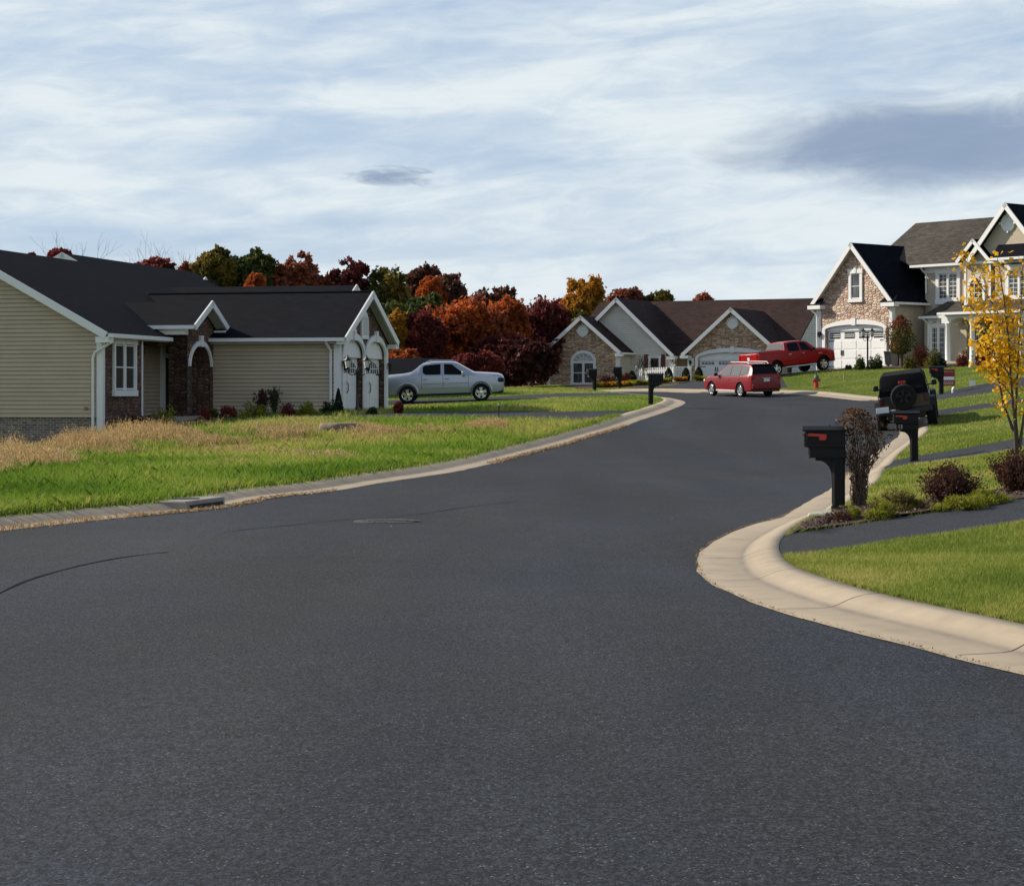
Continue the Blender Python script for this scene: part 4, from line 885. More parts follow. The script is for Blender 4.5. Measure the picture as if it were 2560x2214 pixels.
# ================= the stone and siding house with the brown roof in the middle
H = House('stone_house', 'brown roofed house with arched window, stone gables and pale siding', 'house', 1369, 145, 25)
F_ = H.front
aL, _ = F_(1369, 973, 0); aR, _ = F_(1547, 973, 0); pk = F_(1457, 789, -.4); eL = F_(1365, 879, -.4); eR = F_(1553, 884, -.4)
zE = (eL[1] + eR[1]) / 2; g0 = H.gnd(0, 0) - .8; mid = (aL + aR) / 2
bs2 = H.side(1589, 882, aR + .4)[0]                     # where the front wing meets the second gable
print('MH', aL, aR, pk, eL, eR, 'bs2', bs2)
sl = (pk[1] - zE) / ((eR[0] - eL[0]) / 2)
def stone_gable(H, a0, a1, b, zpk, zeave, ov, depth, m, ground, holes=(), ridge_d=None, roofm=None, fr=-.4, vent=None):
    md = (a0 + a1) / 2; s_ = (zpk - zeave) / ((a1 - a0) / 2 + ov); zw = zpk - s_ * (a1 - a0) / 2 - .08
    wl = MB(); wl.holed([(a0, ground), (a1, ground), (a1, zw), (md, zpk - .1), (a0, zw)], list(holes), H.ff(b), 0, .25); wl.poly([(a1, b, ground), (a1, b, zw), (a1, b + .3, zw), (a1, b + .3, ground)])
    H.part(wl, 'stone_wall', m)
    r_ = MB(); gable_roof(r_, mp_b, a0 - ov, md, a1 + ov, zeave, zpk, zeave, b + fr, b + depth, .1); H.part(r_, 'roof', roofm)
    t_ = MB(); rakes(t_, mp_b, a0 - ov, md, a1 + ov, zeave + .03, zpk + .03, zeave + .03, b + fr - .03, .24, .06)
    for s0, s1 in ((a0 - ov - .05, a0 + .12), (a1 - .12, a1 + ov + .05)): t_.box(s0, s1, b + fr - .05, b - .003, zeave - .26, zeave - .06)
    H.part(t_, 'rake_board', M_WHITE)
    t_ = MB()
    for x in (a0 - ov, a1 + ov): t_.slab([(x, b + fr, zeave - .11), (x, b, zeave - .11), (md, b, zpk - .11), (md, b + fr, zpk - .11)], .03)
    H.part(t_, 'soffit', M_SOFFIT)
    if vent:
        c = MB(); cz = vent; q = Matrix.Translation((md, b - .0, cz)) @ Matrix.Rotation(R(90), 4, 'X')
        c.lathe([(.41, 0), (.41, .06), (.35, .09), (.31, .05), (.28, .05), (.1, .06), (.0, .06)], 24, q)
        for dx, dz in ((.0, .40), (.0, -.40), (.40, 0), (-.40, 0)): c.box(md + dx - .045, md + dx + .045, b - .11, b - .0, cz + dz - .045, cz + dz + .045)
        H.part(c, 'round_vent', M_WHITE, smooth=True)
    return md, zw
cz = F_(1461, 827, 0)[1]
stone_gable(H, aL, aR, 0, pk[1], zE, .35, bs2 + 6, M_STONE_T, g0, (), roofm=M_SH_BROWN, vent=cz)
w_ = MB(); w_.box(aL + .02, aR - .02, .3, bs2 + 4, g0, zE); H.part(w_, 'wall', M_GREYSID)
w_ = MB(); w_.siding([(.3, g0), (bs2, g0), (bs2, zE), (.3, zE)], H.fs(aR)); H.part(w_, 'siding_wall', M_GREYSID, fix=False)
t = MB(); t.box(aR - .22, aR + .05, -.05, -.003, g0, zE - .1); t.box(aR + .003, aR + .05, 0, .2, g0, zE - .1); t.box(aL - .05, aL + .2, -.05, -.003, g0, zE - .1); t.each('corner_board', M_WHITE, H.root)
gutter(H, (aR + .42, -.4, zE), (aR + .42, bs2, zE)); gutter(H, (aL - .42, -.4, zE), (aL - .42, bs2, zE))
# arched window
x0, z0 = F_(1428, 958.5, 0); x1, z1 = F_(1490, 905, 0); zt = F_(1460, 876, 0)[1]; fm = H.ff(0); cx = (x0 + x1) / 2; hw = (x1 - x0) / 2 - .16
f = MB(); fbox(f, fm, x0, x0 + .18, z0, z1, 0, .09); fbox(f, fm, x1 - .18, x1, z0, z1, 0, .09); fbox(f, fm, x0 - .05, x1 + .05, z0 - .16, z0 + .06, 0, .12); fbox(f, fm, x0 + .18, x1 - .18, z1 - .08, z1 + .08, 0, .07); fbox(f, fm, cx - .08, cx + .08, z0, z1, 0, .07)
A1 = arc(cx, hw, z1, 0, math.pi, 18, zt - z1 - .2); A2 = arc(cx, hw + .18, z1, 0, math.pi, 18, zt - z1)
for i in range(18): f.mesh([fm(*p, o) for o in (0, .09) for p in (A1[i], A2[i], A2[i + 1], A1[i + 1])], [(0, 1, 2, 3), (4, 7, 6, 5), (0, 4, 5, 1), (2, 6, 7, 3), (1, 5, 6, 2), (0, 3, 7, 4)])
zm_ = (z0 + z1) / 2; fbox(f, fm, x0 + .18, x1 - .18, zm_ - .03, zm_ + .03, 0, .05)
wo = H.part(f, 'arched_window', M_WHITE)
g = MB(); g.poly([fm(x0 + .1, z0, .02), fm(x1 - .1, z0, .02), fm(x1 - .1, z1, .02), fm(x0 + .1, z1, .02)]); H.part(g, 'pane', M_GLASSC, wo)
g = MB(); g.poly([fm(*p, .02) for p in A1]); H.part(g, 'fan_light', mat('pale_fanlight', col=(.42, .44, .45), rough=.2), wo)
g = MB()
for k in range(1, 6):
    th = math.pi * k / 6; g.tube([fm(cx, z1, .035), fm(cx + hw * math.cos(th), z1 + (zt - z1 - .2) * math.sin(th), .035)], .022, 5)
AA = arc(cx, hw * .45, z1, 0, math.pi, 10, (zt - z1) * .4); g.tube([fm(*p, .035) for p in AA], .022, 5); H.part(g, 'muntin', M_WHITE, wo)
# second, pale sided gable behind it
p2 = F_(1540, 744, bs2 - .4); r2 = F_(1686, 889, bs2 - .4); hw2 = r2[0] - p2[0]; zE2 = r2[1]; aR2 = r2[0] - .4; ov2 = .4
w_ = MB(); s2 = (p2[1] - zE2) / hw2; w_.siding([(p2[0] - hw2 + ov2, zE2), (p2[0] - hw2 + ov2 + .01, g0), (aR2, g0), (aR2, p2[1] - s2 * (hw2 - ov2) - .1), (p2[0], p2[1] - .1), (p2[0] - hw2 + ov2, p2[1] - s2 * (hw2 - ov2) - .1)], H.ff(bs2)); H.part(w_, 'siding_wall', M_GREYSID, fix=False)
w_ = MB(); w_.box(p2[0] - hw2 + .5, aR2 - .02, bs2 + .05, bs2 + 11, g0, zE2); w_.prism([(p2[0] - hw2 + .5, zE2), (aR2, zE2), (p2[0], p2[1] - .3)], lambda p, z: (p, bs2 + .05, z), lambda p, z: (p, bs2 + 3, z)); H.part(w_, 'wall', M_GREYSID)
r_ = MB(); gable_roof(r_, mp_b, p2[0] - hw2, p2[0], r2[0], zE2, p2[1], zE2, bs2 - .4, bs2 + 6, .1); H.part(r_, 'roof', M_SH_BROWN)
t = MB(); rakes(t, mp_b, p2[0] - hw2, p2[0], r2[0], zE2 + .03, p2[1] + .03, zE2 + .03, bs2 - .43, .24, .06); t.box(aR2 - .15, r2[0] + .05, bs2 - .45, bs2 - .003, zE2 - .26, zE2 - .06); H.part(t, 'rake_board', M_WHITE)
wa, wz0 = F_(1626, 919, bs2); wb, wz1 = F_(1649, 894, bs2)
window(H, lambda p, z, o=0.0: (p, bs2 - .046 - o, z), wa, wb, wz0 - .7, wz1, trim=.10, units=1)
for q0, q1 in ((1610, 1622.5), (1652, 1664)):
    s0 = F_(q0, 900, bs2)[0]; s1 = F_(q1, 900, bs2)[0]; t = MB(); fbox(t, H.ff(bs2), s0, s1, wz0 - .7, wz1 + .12, .0, .06)
    for k in range(8): fbox(t, H.ff(bs2), s0 + .05, s1 - .05, wz0 - .62 + k * .2, wz0 - .5 + k * .2, .06, .075)
    H.part(t, 'shutter', M_SHUT)
# garage gable
b3 = bs2 - 1.6
p3 = F_(1826.7, 769, b3 - .4); l3 = F_(1702, 886, b3 - .4); hw3 = p3[0] - l3[0]; a30, a31 = l3[0] + .4, p3[0] + hw3 - .4; zE3 = l3[1]
zf = F_(1826, 957, b3)[1]; d0 = F_(1745.6, 901, b3); d1a = 2 * p3[0] - d0[0]; zd = d0[1]; zda = F_(1826, 880, b3)[1]
hole = [(d0[0], zf - .05), (d1a, zf - .05), (d1a, zd + .12)] + [(p3[0] + (d1a - p3[0]) * math.cos(t_), zd + .12 + (zda - zd - .12) * math.sin(t_)) for t_ in np.linspace(0, math.pi, 15)[1:-1]] + [(d0[0], zd + .12)]
stone_gable(H, a30, a31, b3, p3[1], zE3, .4, 9.5, M_STONE_T, min(g0, zf - .4), [hole], roofm=M_SH_BROWN, vent=F_(1829, 807, b3)[1])
w_ = MB(); w_.box(a30 + .02, a31 - .02, b3 + .3, b3 + 8, g0, zE3); H.part(w_, 'wall', M_BEIGE)
w_ = MB(); w_.box(aR2 + .0, a30 + .1, bs2 + 1.2, bs2 + 1.4, g0, zE3 + .3); H.part(w_, 'recess_wall', M_BEIGE)
t = MB(); t.box(a30 - .05, a30 + .22, b3 - .05, b3 - .003, g0, zE3 - .1); t.box(aR2 - .15, aR2 + .05, bs2 - .05, bs2 - .003, g0, zE2 - .1); t.each('corner_board', M_WHITE, H.root)
gutter(H, (aR2 + .42, bs2 - .4, zE2 - .02), (aR2 + .42, bs2 + 1.0, zE2 - .02)); downspout(H, [(aR2 + .42, bs2 - .3, zE2 - .1), (aR2 + .3, bs2 - .2, zE2 - .4), (aR2 + .12, bs2 - .12, zE2 - .55), (aR2 + .12, bs2 - .12, g0)])
def garage_door(H, fm, x0, x1, zf, zt, panels, light=True, rows=2, glass=M_GLASS):
    d = MB(); d.poly([fm(x0, zf, -.2), fm(x1, zf, -.2), fm(x1, zt, -.2), fm(x0, zt, -.2)]); wd = (x1 - x0) / panels; hh = (zt - zf) / 4
    for i in range(panels):
        for k in range(3): fbox(d, fm, x0 + i * wd + .06, x0 + (i + 1) * wd - .06, zf + k * hh + .05, zf + (k + 1) * hh - .04, -.2, -.183)
    do = H.part(d, 'garage_door', M_DOOR); g = MB(); m_ = MB()
    for i in range(panels):
        a, b = x0 + i * wd + .16, x0 + (i + 1) * wd - .16; g.poly([fm(a, zt - hh + .1, -.19), fm(b, zt - hh + .1, -.19), fm(b, zt - .1, -.19), fm(a, zt - .1, -.19)])
        for k in range(1, rows + 1): zz = zt - hh + .1 + (hh - .2) * k / (rows + 1); fbox(m_, fm, a, b, zz - .018, zz + .018, -.19, -.17)
        if rows < 2:
            for k in range(1, 4): xx = a + (b - a) * k / 4; fbox(m_, fm, xx - .016, xx + .016, zt - hh + .1, zt - .1, -.19, -.171)
    H.part(g, 'pane', glass, do); H.part(m_, 'muntin', M_DOOR, do)
    h = MB(); c = (x0 + x1) / 2
    for xx in (x0 + wd - .07, x0 + wd + .07) if panels > 2 else (c,): fbox(h, fm, xx - .025, xx + .025, zf + .75, zf + 1.05, -.185, -.15)
    for xx in (x0 + .05, x1 - .45): 
        for zz in (zf + .1, zt - hh - .06): fbox(h, fm, xx, xx + .4, zz, zz + .05, -.185, -.17)
    h.each('handle', M_IRON, do); return do
garage_door(H, H.ff(b3), d0[0] + .02, d1a - .02, zf, zd, 4, rows=1)
def arch_header(H, fm, x0, x1, z0, z1, pick):
    c = (x0 + x1) / 2; hw = (x1 - x0) / 2; n = 18
    inn = [(c + hw * math.cos(t_), z0 + (z1 - z0) * math.sin(t_)) for t_ in np.linspace(0, math.pi, n + 1)]; out = [(c + (hw + .22) * math.cos(t_), z0 + (z1 - z0 + .28) * math.sin(t_)) for t_ in np.linspace(0, math.pi, n + 1)]
    p = MB(); p.prism([(x0, pick)] + [(x1, pick)] + inn, lambda a, z: fm(a, z, -.12), lambda a, z: fm(a, z, -.2)); H.part(p, 'arch_panel', M_DOOR)
    t_ = MB()
    for i in range(n): t_.mesh([fm(*q, o) for o in (-.02, .08) for q in (inn[i], out[i], out[i + 1], inn[i + 1])], [(0, 1, 2, 3), (4, 7, 6, 5), (0, 4, 5, 1), (2, 6, 7, 3), (1, 5, 6, 2), (0, 3, 7, 4)])
    fbox(t_, fm, c - .14, c + .14, z1 - .05, z1 + .36, .0, .12); H.part(t_, 'arch_trim', M_WHITE); return t_
arch_header(H, H.ff(b3), d0[0], d1a, zd + .12, zda, zd)
t = MB(); fm = H.ff(b3); fbox(t, fm, d0[0] - .2, d0[0], zf, zd + .14, -.02, .06); fbox(t, fm, d1a, d1a + .2, zf, zd + .14, -.02, .06); t.each('door_trim', M_WHITE, H.root)
lx, lz = F_(1728, 905, b3); t = MB(); fbox(t, fm, lx - .2, lx + .2, lz - .25, lz + .25, 0, .05); H.part(t, 'lantern_plate', M_WHITE); lantern(H, lambda p, z, o=0: fm(p, z, o + .06), lx, lz)
# main roof
br_ = bs2 + 6.5; zR = F_(1800, 750, br_)[1]; aM1 = F_(2056, 752, br_)[0]; aM0 = F_(1500, 752, br_)[0]; zEm = zE2 + .05
r_ = MB(); kx = (zR - zEm) / (br_ - bs2 + .3); gable_roof(r_, mp_a, bs2 + 1.0, br_, br_ + 7, zEm + 1.3 * kx, zR, zEm, aM0 - .0, aM1, .1); H.part(r_, 'roof', M_SH_BROWN)
r_ = MB(); r_.slab([(aR2 - .3, bs2 - .25, zEm + .05 * kx), (a30 + .6, bs2 - .25, zEm + .05 * kx), (a30 + .6, bs2 + 1.15, zEm + 1.45 * kx - .02), (aR2 - .3, bs2 + 1.15, zEm + 1.45 * kx - .02)], .09); H.part(r_, 'roof', M_SH_BROWN)
w_ = MB(); w_.box(aM0 + .5, aM1 - .4, bs2 + 1.5, br_ + 6, g0, zEm - .05); H.part(w_, 'wall', M_GREYSID)
w_ = MB(); fmR = H.fs(aM1 - .35); w_.siding([(bs2 + .6, g0), (br_ + 6.4, g0), (br_ + 6.4, zEm), (br_, zR - .1), (bs2 + .6, zEm)], fmR, course=.15); H.part(w_, 'siding_wall', M_GREYSID, fix=False)

# ================= the two storey stone and stucco house on the right
H = House('two_storey_house', 'two storey beige stucco house with stone garage gable and arched porch', 'house', 2048, 121, 50)
F_ = H.front; g0 = H.gnd(2, 0) - .8
aR = F_(2230, 922, 0)[0]; pk = F_(2134, 606, -.35); eL = F_(2033, 761, -.35); eR = F_(2234, 756, -.35); zE = (eL[1] + eR[1]) / 2; zf = F_(2130, 921, 0)[1]
print('RH', aR, pk, eL, eR, zf, g0)
bm_ = H.side(2309, 800, aR)[0]; print('RH bm', bm_)
dl = F_(2064, 828, 0); dr = F_(2211, 828, 0)[0]; zd = dl[1]; zda = F_(2137, 811, 0)[1]; fm = H.ff(0)
hole = [(dl[0], zf - .05), (dr, zf - .05), (dr, zd + .06)] + [((dl[0] + dr) / 2 + (dr - dl[0]) / 2 * math.cos(t_), zd + .06 + (zda - zd) * math.sin(t_)) for t_ in np.linspace(0, math.pi, 15)[1:-1]] + [(dl[0], zd + .06)]
stone_gable(H, 0, aR, 0, pk[1], zE, .36, bm_ + 3.5, M_STONE_P, g0, [hole], roofm=M_SH_DARK, fr=-.35)  # shade on the garage roof slope is put into its darker shingles
garage_door(H, fm, dl[0] + .02, dr - .02, zf, zd, 4, rows=2)
arch_header(H, fm, dl[0], dr, zd + .06, zda, zd)
t = MB(); fbox(t, fm, dl[0] - .22, dl[0], zf, zd + .1, -.02, .07); fbox(t, fm, dr, dr + .2, zf, zd + .1, -.02, .07); t.each('door_trim', M_WHITE, H.root)
lantern(H, fm, dl[0] - .35, zd - .12)
wa, wz0 = F_(2129, 747, 0); wb, wz1 = F_(2151, 684, 0); window(H, fm, wa, wb, wz0, wz1, trim=.17, units=1, glass=M_GLASSC, key=True, head=.26, sill=.2)
w_ = MB(); w_.box(.02, aR - .02, .3, bm_ + .5, g0, zE); H.part(w_, 'wall', M_STUCCO)
w_ = MB(); w_.poly([(aR, .3, g0), (aR, bm_, g0), (aR, bm_, zE + .2), (aR, .3, zE + .2)]); H.part(w_, 'stucco_wall', M_STUCCO)
for x0, x1 in ((-.5, .45), (aR - .45, aR + .5)):            # cornice returns
    t = MB(); t.box(x0, x1, -.45, -.003, zE - .24, zE - .02); H.part(t, 'cornice_return', M_WHITE); r_ = MB(); r_.slab([(x0 - .02, -.47, zE), (x1 + .02, -.47, zE), (x1 - .1, -.02, zE + .38), (x0 + .1, -.02, zE + .38)], .05); H.part(r_, 'return_roof', M_SH_DARK)
gutter(H, (aR + .45, -.35, zE), (aR + .45, bm_ - .02, zE))
t = MB(); t.box(aR + .003, aR + .05, .0, .22, g0, zE - .1); t.box(aR - .15, aR + .05, -.05, -.003, g0, zE - .1); t.box(-.05, .13, -.05, -.003, g0, zE - .1); t.each('corner_board', M_WHITE, H.root)
downspout(H, [(-.42, -.3, zE - .1), (-.38, -.2, zE - .3), (-.1, -.12, zE - .5), (-.06, -.12, zE - .7), (-.06, -.12, g0 + .5)])
# main block
aM0 = F_(2313, 660, bm_)[0]; aM1 = aM0 + 17; gu0 = F_(2287, 666, bm_ - .5); zG = F_(2310, 662, bm_ - .5)[1]
print('RH main', aM0, zG, gu0)
w_ = MB(); w_.box(aM0, aM1, bm_, bm_ + 10, g0, zG - .1); H.part(w_, 'stucco_wall', M_STUCCO)
D = 4.0; rl = F_(2289, 558, bm_ + D); zR = rl[1]; e0, e1 = aM0 - .55, aM1 + .5
r_ = MB(); bF, bB, bR = bm_ - .5, bm_ + 2 * D + .5, bm_ + D; ra = rl[0]; zt_ = zE + 2.6; bt_ = bF + (zt_ - zG) / (zR - zG) * (bR - bF)
r_.slab([(e0, bF, zG), (e1, bF, zG), (e1 - 2.5, bR, zR), (ra, bR, zR), (ra, bt_, zt_), (e0 - 1.6, bt_, zt_)], .1); r_.slab([(ra, bR, zR), (e1 - 2.5, bR, zR), (e1, bB, zG), (ra, bB, zG)], .1); r_.slab([(e1, bF, zG), (e1, bB, zG), (e1 - 2.5, bR, zR)], .1); H.part(r_, 'roof', M_SH_GREY)
w_ = MB(); w_.box(ra + .4, aM0, bm_ + 3.4, bm_ + 2 * D - .5, g0, zG); w_.prism([(bm_ + 3.4, zG + 1.2), (bm_ + 3.4, zG), (bm_ + 2 * D - .5, zG), (bR, zR - .5)], lambda p, z: (ra + .4, p, z), lambda p, z: (ra + .5, p, z)); H.part(w_, 'stucco_wall', M_STUCCO)
gutter(H, (e0 - .05, bF - .06, zG), (e1, bF - .06, zG))
t = MB(); t.box(e0, e1, bF, bm_ - .003, zG - .16, zG - .13); t.box(aM0, aM1, bm_ - .06, bm_ - .003, zG - .45, zG - .16); H.part(t, 'frieze_board', M_WHITE)
zlow = F_(2312, 734, bm_)[1]
downspout(H, [(aM0 + .1, bF - .05, zG - .1), (aM0 + .1, bF + .05, zG - .25), (aM0 + .14, bm_ - .1, zG - .5), (aM0 + .14, bm_ - .1, zlow)])
wa, wz0 = F_(2348, 748, bm_); wb, wz1 = F_(2394, 683, bm_); window(H, H.ff(bm_), wa, wb, wz0, wz1, trim=.2, units=2, glass=M_GLASSC, key=True, head=.3, sill=.28, grid=(2, 6))
# small gabled centre bay
p4 = F_(2432.5, 597, bm_ - .9); l4 = F_(2389, 655, bm_ - .9); hw4 = p4[0] - l4[0]; bB_ = bm_ - .5
a40, a41 = p4[0] - hw4 + .35, p4[0] + hw4 - .35; zf2 = F_(2432, 770, bm_)[1]
w_ = MB(); s4 = (p4[1] - l4[1]) / hw4; zw4 = p4[1] - s4 * (hw4 - .35) - .08; w_.prism([(a40, zf2 - .5), (a41, zf2 - .5), (a41, zw4), (p4[0], p4[1] - .1), (a40, zw4)], lambda p, z: (p, bB_, z), lambda p, z: (p, bm_ - .01, z)); H.part(w_, 'stucco_bay', M_STUCCO)
r_ = MB(); gable_roof(r_, mp_b, p4[0] - hw4, p4[0], p4[0] + hw4, l4[1], p4[1], l4[1], bm_ - .9, bm_ + 2.6, .09); H.part(r_, 'bay_roof', M_SH_DARK)
t = MB(); rakes(t, mp_b, p4[0] - hw4, p4[0], p4[0] + hw4, l4[1] + .03, p4[1] + .03, l4[1] + .03, bm_ - .93, .19, .06)
for x in (a40, a41): t.box(x - .07, x + .07, bB_ - .03, bB_ - .002, zf2 - .5, zw4)
H.part(t, 'rake_board', M_WHITE)
wx, wz = F_(2442, 722, bB_); wz0 = F_(2442, 716 + 25, bB_)[1]; fm = H.ff(bB_); f = MB()
A1 = arc(wx, .42, wz + .15, 0, math.pi, 14, .42); A2 = arc(wx, .58, wz + .15, 0, math.pi, 14, .6)
for i in range(14): f.mesh([fm(*p, o) for o in (0, .08) for p in (A1[i], A2[i], A2[i + 1], A1[i + 1])], [(0, 1, 2, 3), (4, 7, 6, 5), (0, 4, 5, 1), (2, 6, 7, 3), (1, 5, 6, 2), (0, 3, 7, 4)])
fbox(f, fm, wx - .58, wx - .42, wz0 - .3, wz + .15, 0, .08); fbox(f, fm, wx + .42, wx + .58, wz0 - .3, wz + .15, 0, .08); fbox(f, fm, wx - .65, wx + .65, wz0 - .5, wz0 - .3, 0, .1)
for k in (-.14, .14): fbox(f, fm, wx + k - .018, wx + k + .018, wz0 - .3, wz + .5, .02, .05)
for k in range(4): fbox(f, fm, wx - .42, wx + .42, wz0 - .1 + k * .27, wz0 - .065 + k * .27, .02, .05)
wo = H.part(f, 'arched_window', M_WHITE); g = MB(); g.poly([fm(wx - .42, wz0 - .3, .02), fm(wx + .42, wz0 - .3, .02)] + [fm(*p, .02) for p in A1]); H.part(g, 'pane', M_GLASS, wo)
# large right gable with round vent
b5 = bm_ - .45; p5 = F_(2513, 507, b5 - .4); l5 = F_(2454, 596, b5 - .4); s5 = (p5[1] - l5[1]) / (p5[0] - l5[0]); hw5 = (p5[1] - zG) / s5
w_ = MB(); w_.prism([(p5[0] - hw5 + .4, zG - .3), (p5[0] + hw5 - .4, zG - .3), (p5[0] + hw5 - .4, zG + .35 * s5), (p5[0], p5[1] - .1), (p5[0] - hw5 + .4, zG + .35 * s5)], lambda p, z: (p, b5, z), lambda p, z: (p, b5 + .4, z)); H.part(w_, 'stucco_gable', M_STUCCO)
w_ = MB(); w_.box(a41 + .3, a41 + 6, b5, bm_ - .003, zf2 - .6, zG - .05); H.part(w_, 'stucco_bay', M_STUCCO)
r_ = MB(); gable_roof(r_, mp_b, p5[0] - hw5, p5[0], p5[0] + hw5, zG + .05, p5[1], zG + .05, b5 - .4, bR + 1.5, .1); H.part(r_, 'roof', M_SH_DARK)
t = MB(); rakes(t, mp_b, p5[0] - hw5, p5[0], p5[0] + hw5, zG + .08, p5[1] + .03, zG + .08, b5 - .43, .24, .06); H.part(t, 'rake_board', M_WHITE)
vx, vz = F_(2521, 558, b5); c = MB(); c.lathe([(.47, 0), (.47, .07), (.40, .10), (.36, .06), (.1, .06), (0, .06)], 26, Matrix.Translation((vx, b5, vz)) @ Matrix.Rotation(R(90), 4, 'X'))
for dx, dz in ((0, .46), (0, -.46), (.46, 0), (-.46, 0)): c.box(vx + dx - .06, vx + dx + .06, b5 - .13, b5 - .002, vz + dz - .06, vz + dz + .06)
H.part(c, 'round_vent', M_WHITE, smooth=True)
zk = F_(2500, 645, b5 - .5)[1]; zk2 = F_(2500, 620, b5)[1]; ak0 = F_(2482, 640, b5 - .5)[0]
r_ = MB(); r_.slab([(ak0, b5 - .75, zk), (ak0 + 7, b5 - .75, zk), (ak0 + 7, b5 - .01, zk + .75), (ak0, b5 - .01, zk + .75)], .08); H.part(r_, 'skirt_roof', M_SH_DARK); gutter(H, (ak0, b5 - .8, zk), (ak0 + 7, b5 - .8, zk))
wa, wz0 = F_(2523, 741, b5); wb = F_(2575, 741, b5)[0]; wz1 = F_(2530, 676, b5)[1]; window(H, H.ff(b5), wa, wb, wz0, wz1, trim=.2, units=2, glass=M_GLASSC, head=.3, sill=.28, grid=(2, 6))
# porch
bp = bm_ - 2.3; pa0, zp = F_(2353, 781, bp - .3); pa1 = F_(2556, 776, bp - .3)[0]; zp = F_(2420, 779, bp - .3)[1]
zpw = F_(2400, 763, bm_)[1]
r_ = MB(); r_.slab([(pa0 - .1, bp - .35, zp + .02), (pa1, bp - .35, zp + .02), (pa1, bm_ - .01, zp + .85), (pa0 + 1.5, bm_ - .01, zp + .85)], .08); r_.slab([(pa0 - .1, bp - .35, zp + .02), (pa0 + 1.5, bm_ - .01, zp + .85), (pa0 - .1, bm_ - .01, zp + .02)], .08); H.part(r_, 'porch_roof', M_SH_GREY)
gutter(H, (pa0 - .15, bp - .42, zp), (pa1, bp - .42, zp))
cols = [F_(u, 850, bp)[0] for u in (2370, 2431, 2490, 2553)]; zc = F_(2431, 806, bp)[1]; zb0 = [H.gnd(c, bp) for c in cols]; zb0 = min(zb0)
out = [(cols[0] - .35, zp - .05), (cols[0] - .35, zc)]
for c0, c1 in zip(cols, cols[1:]):
    m_ = (c0 + c1) / 2; h_ = (c1 - c0) / 2 - .17; out += [(m_ - h_, zc)] + [(m_ - h_ * math.cos(t_), zc + (zp - zc - .28) * math.sin(t_)) for t_ in np.linspace(0, math.pi, 11)[1:-1]] + [(m_ + h_, zc)]
out += [(cols[-1] + .2, zc), (cols[-1] + .2, zp - .05)]
t = MB(); t.prism(out, lambda p, z: (p, bp - .12, z), lambda p, z: (p, bp + .12, z)); t.box(cols[0] - .36, cols[0] - .12, bp + .13, bm_ - .01, zc, zp - .05); H.part(t, 'arcade', M_WHITE)
for c in cols:
    k = MB(); k.lathe([(.19, zb0 - .1), (.19, zb0 + .12), (.155, zb0 + .2), (.15, zb0 + 1), (.125, zc - .15), (.16, zc - .08), (.17, zc)], 14, Matrix.Translation((c, bp, 0))); H.part(k, 'column', M_WHITE, smooth=True)
t = MB(); t.box(cols[0] - .4, cols[-1] + .4, bp - .4, bm_ - .02, zb0 - .6, zb0 + .1); H.part(t, 'porch_slab', M_CONC)
t = MB(); t.box(cols[0] - .3, cols[-1] + 3, bp + .2, bm_ - .01, zp - .12, zp - .08); H.part(t, 'porch_ceiling', M_SOFFIT)
w_ = MB(); w_.box(cols[1] - .9, cols[1] + .1, bm_ - .06, bm_ - .003, g0, zp - .12); w_.box(cols[2] + .35, cols[3] + 1, bm_ - .06, bm_ - .003, g0, zp - .12); H.part(w_, 'stone_wall', M_STONE_D)
dx0, dz1 = F_(2452, 828, bm_); dx1 = F_(2476, 828, bm_)[0]; fm = H.ff(bm_); zd0 = zb0 + .1
t = MB(); fbox(t, fm, dx0 - .75, dx1 + .75, zd0, dz1 + .35, .0, .05); H.part(t, 'door_surround', M_WHITE)
t = MB(); fbox(t, fm, dx0, dx1, zd0, dz1, .05, .09); do = H.part(t, 'front_door', M_DARK)
t = MB(); fbox(t, fm, dx0 + .25, dx1 - .25, zd0 + .5, dz1 - .2, .09, .10); H.part(t, 'door_glass', M_GLASSC, do)
for s0 in (dx0 - .5, dx1 + .15): 
    t = MB(); fbox(t, fm, s0, s0 + .35, zd0 + .2, dz1, .05, .06); H.part(t, 'side_light', M_GLASS)
# ground floor bay at the left of the porch
bb = bm_ - 1.0; ba0, zbg = F_(2303, 791, bb - .35); ba1 = F_(2362, 789, bb - .35)[0]; bw0 = F_(2320, 850, bb)[0]
w_ = MB(); w_.box(bw0 - .25, ba1 + 1.2, bb, bm_ - .01, g0, zbg); H.part(w_, 'stucco_bay', M_STUCCO)
r_ = MB(); r_.slab([(ba0, bb - .4, zbg + .02), (ba1 + .6, bb - .4, zbg + .02), (ba1 + .4, bm_ - .01, zbg + .9), (ba0 + .9, bm_ - .01, zbg + .9)], .07); r_.slab([(ba0, bb - .4, zbg + .02), (ba0 + .9, bm_ - .01, zbg + .9), (ba0, bm_ - .01, zbg + .02)], .07); H.part(r_, 'bay_roof', M_SH_GREY); gutter(H, (ba0 - .05, bb - .47, zbg), (ba1 + .3, bb - .47, zbg))
downspout(H, [(ba0 + .12, bb - .4, zbg - .1), (ba0 + .3, bb - .12, zbg - .4), (ba0 + .3, bb - .12, g0)])
wa, wz1 = F_(2330, 819, bb); wb = F_(2363, 819, bb)[0]; wz0 = F_(2340, 876, bb)[1]; zt2 = F_(2340, 808, bb)[1]
window(H, H.ff(bb), wa, wb, wz0 - .4, wz1, trim=.2, units=2, grid=(3, 6)); window(H, H.ff(bb), wa, wb, wz1 + .22, zt2 + .12, trim=.2, units=2, sash=False, key=True, head=.3)
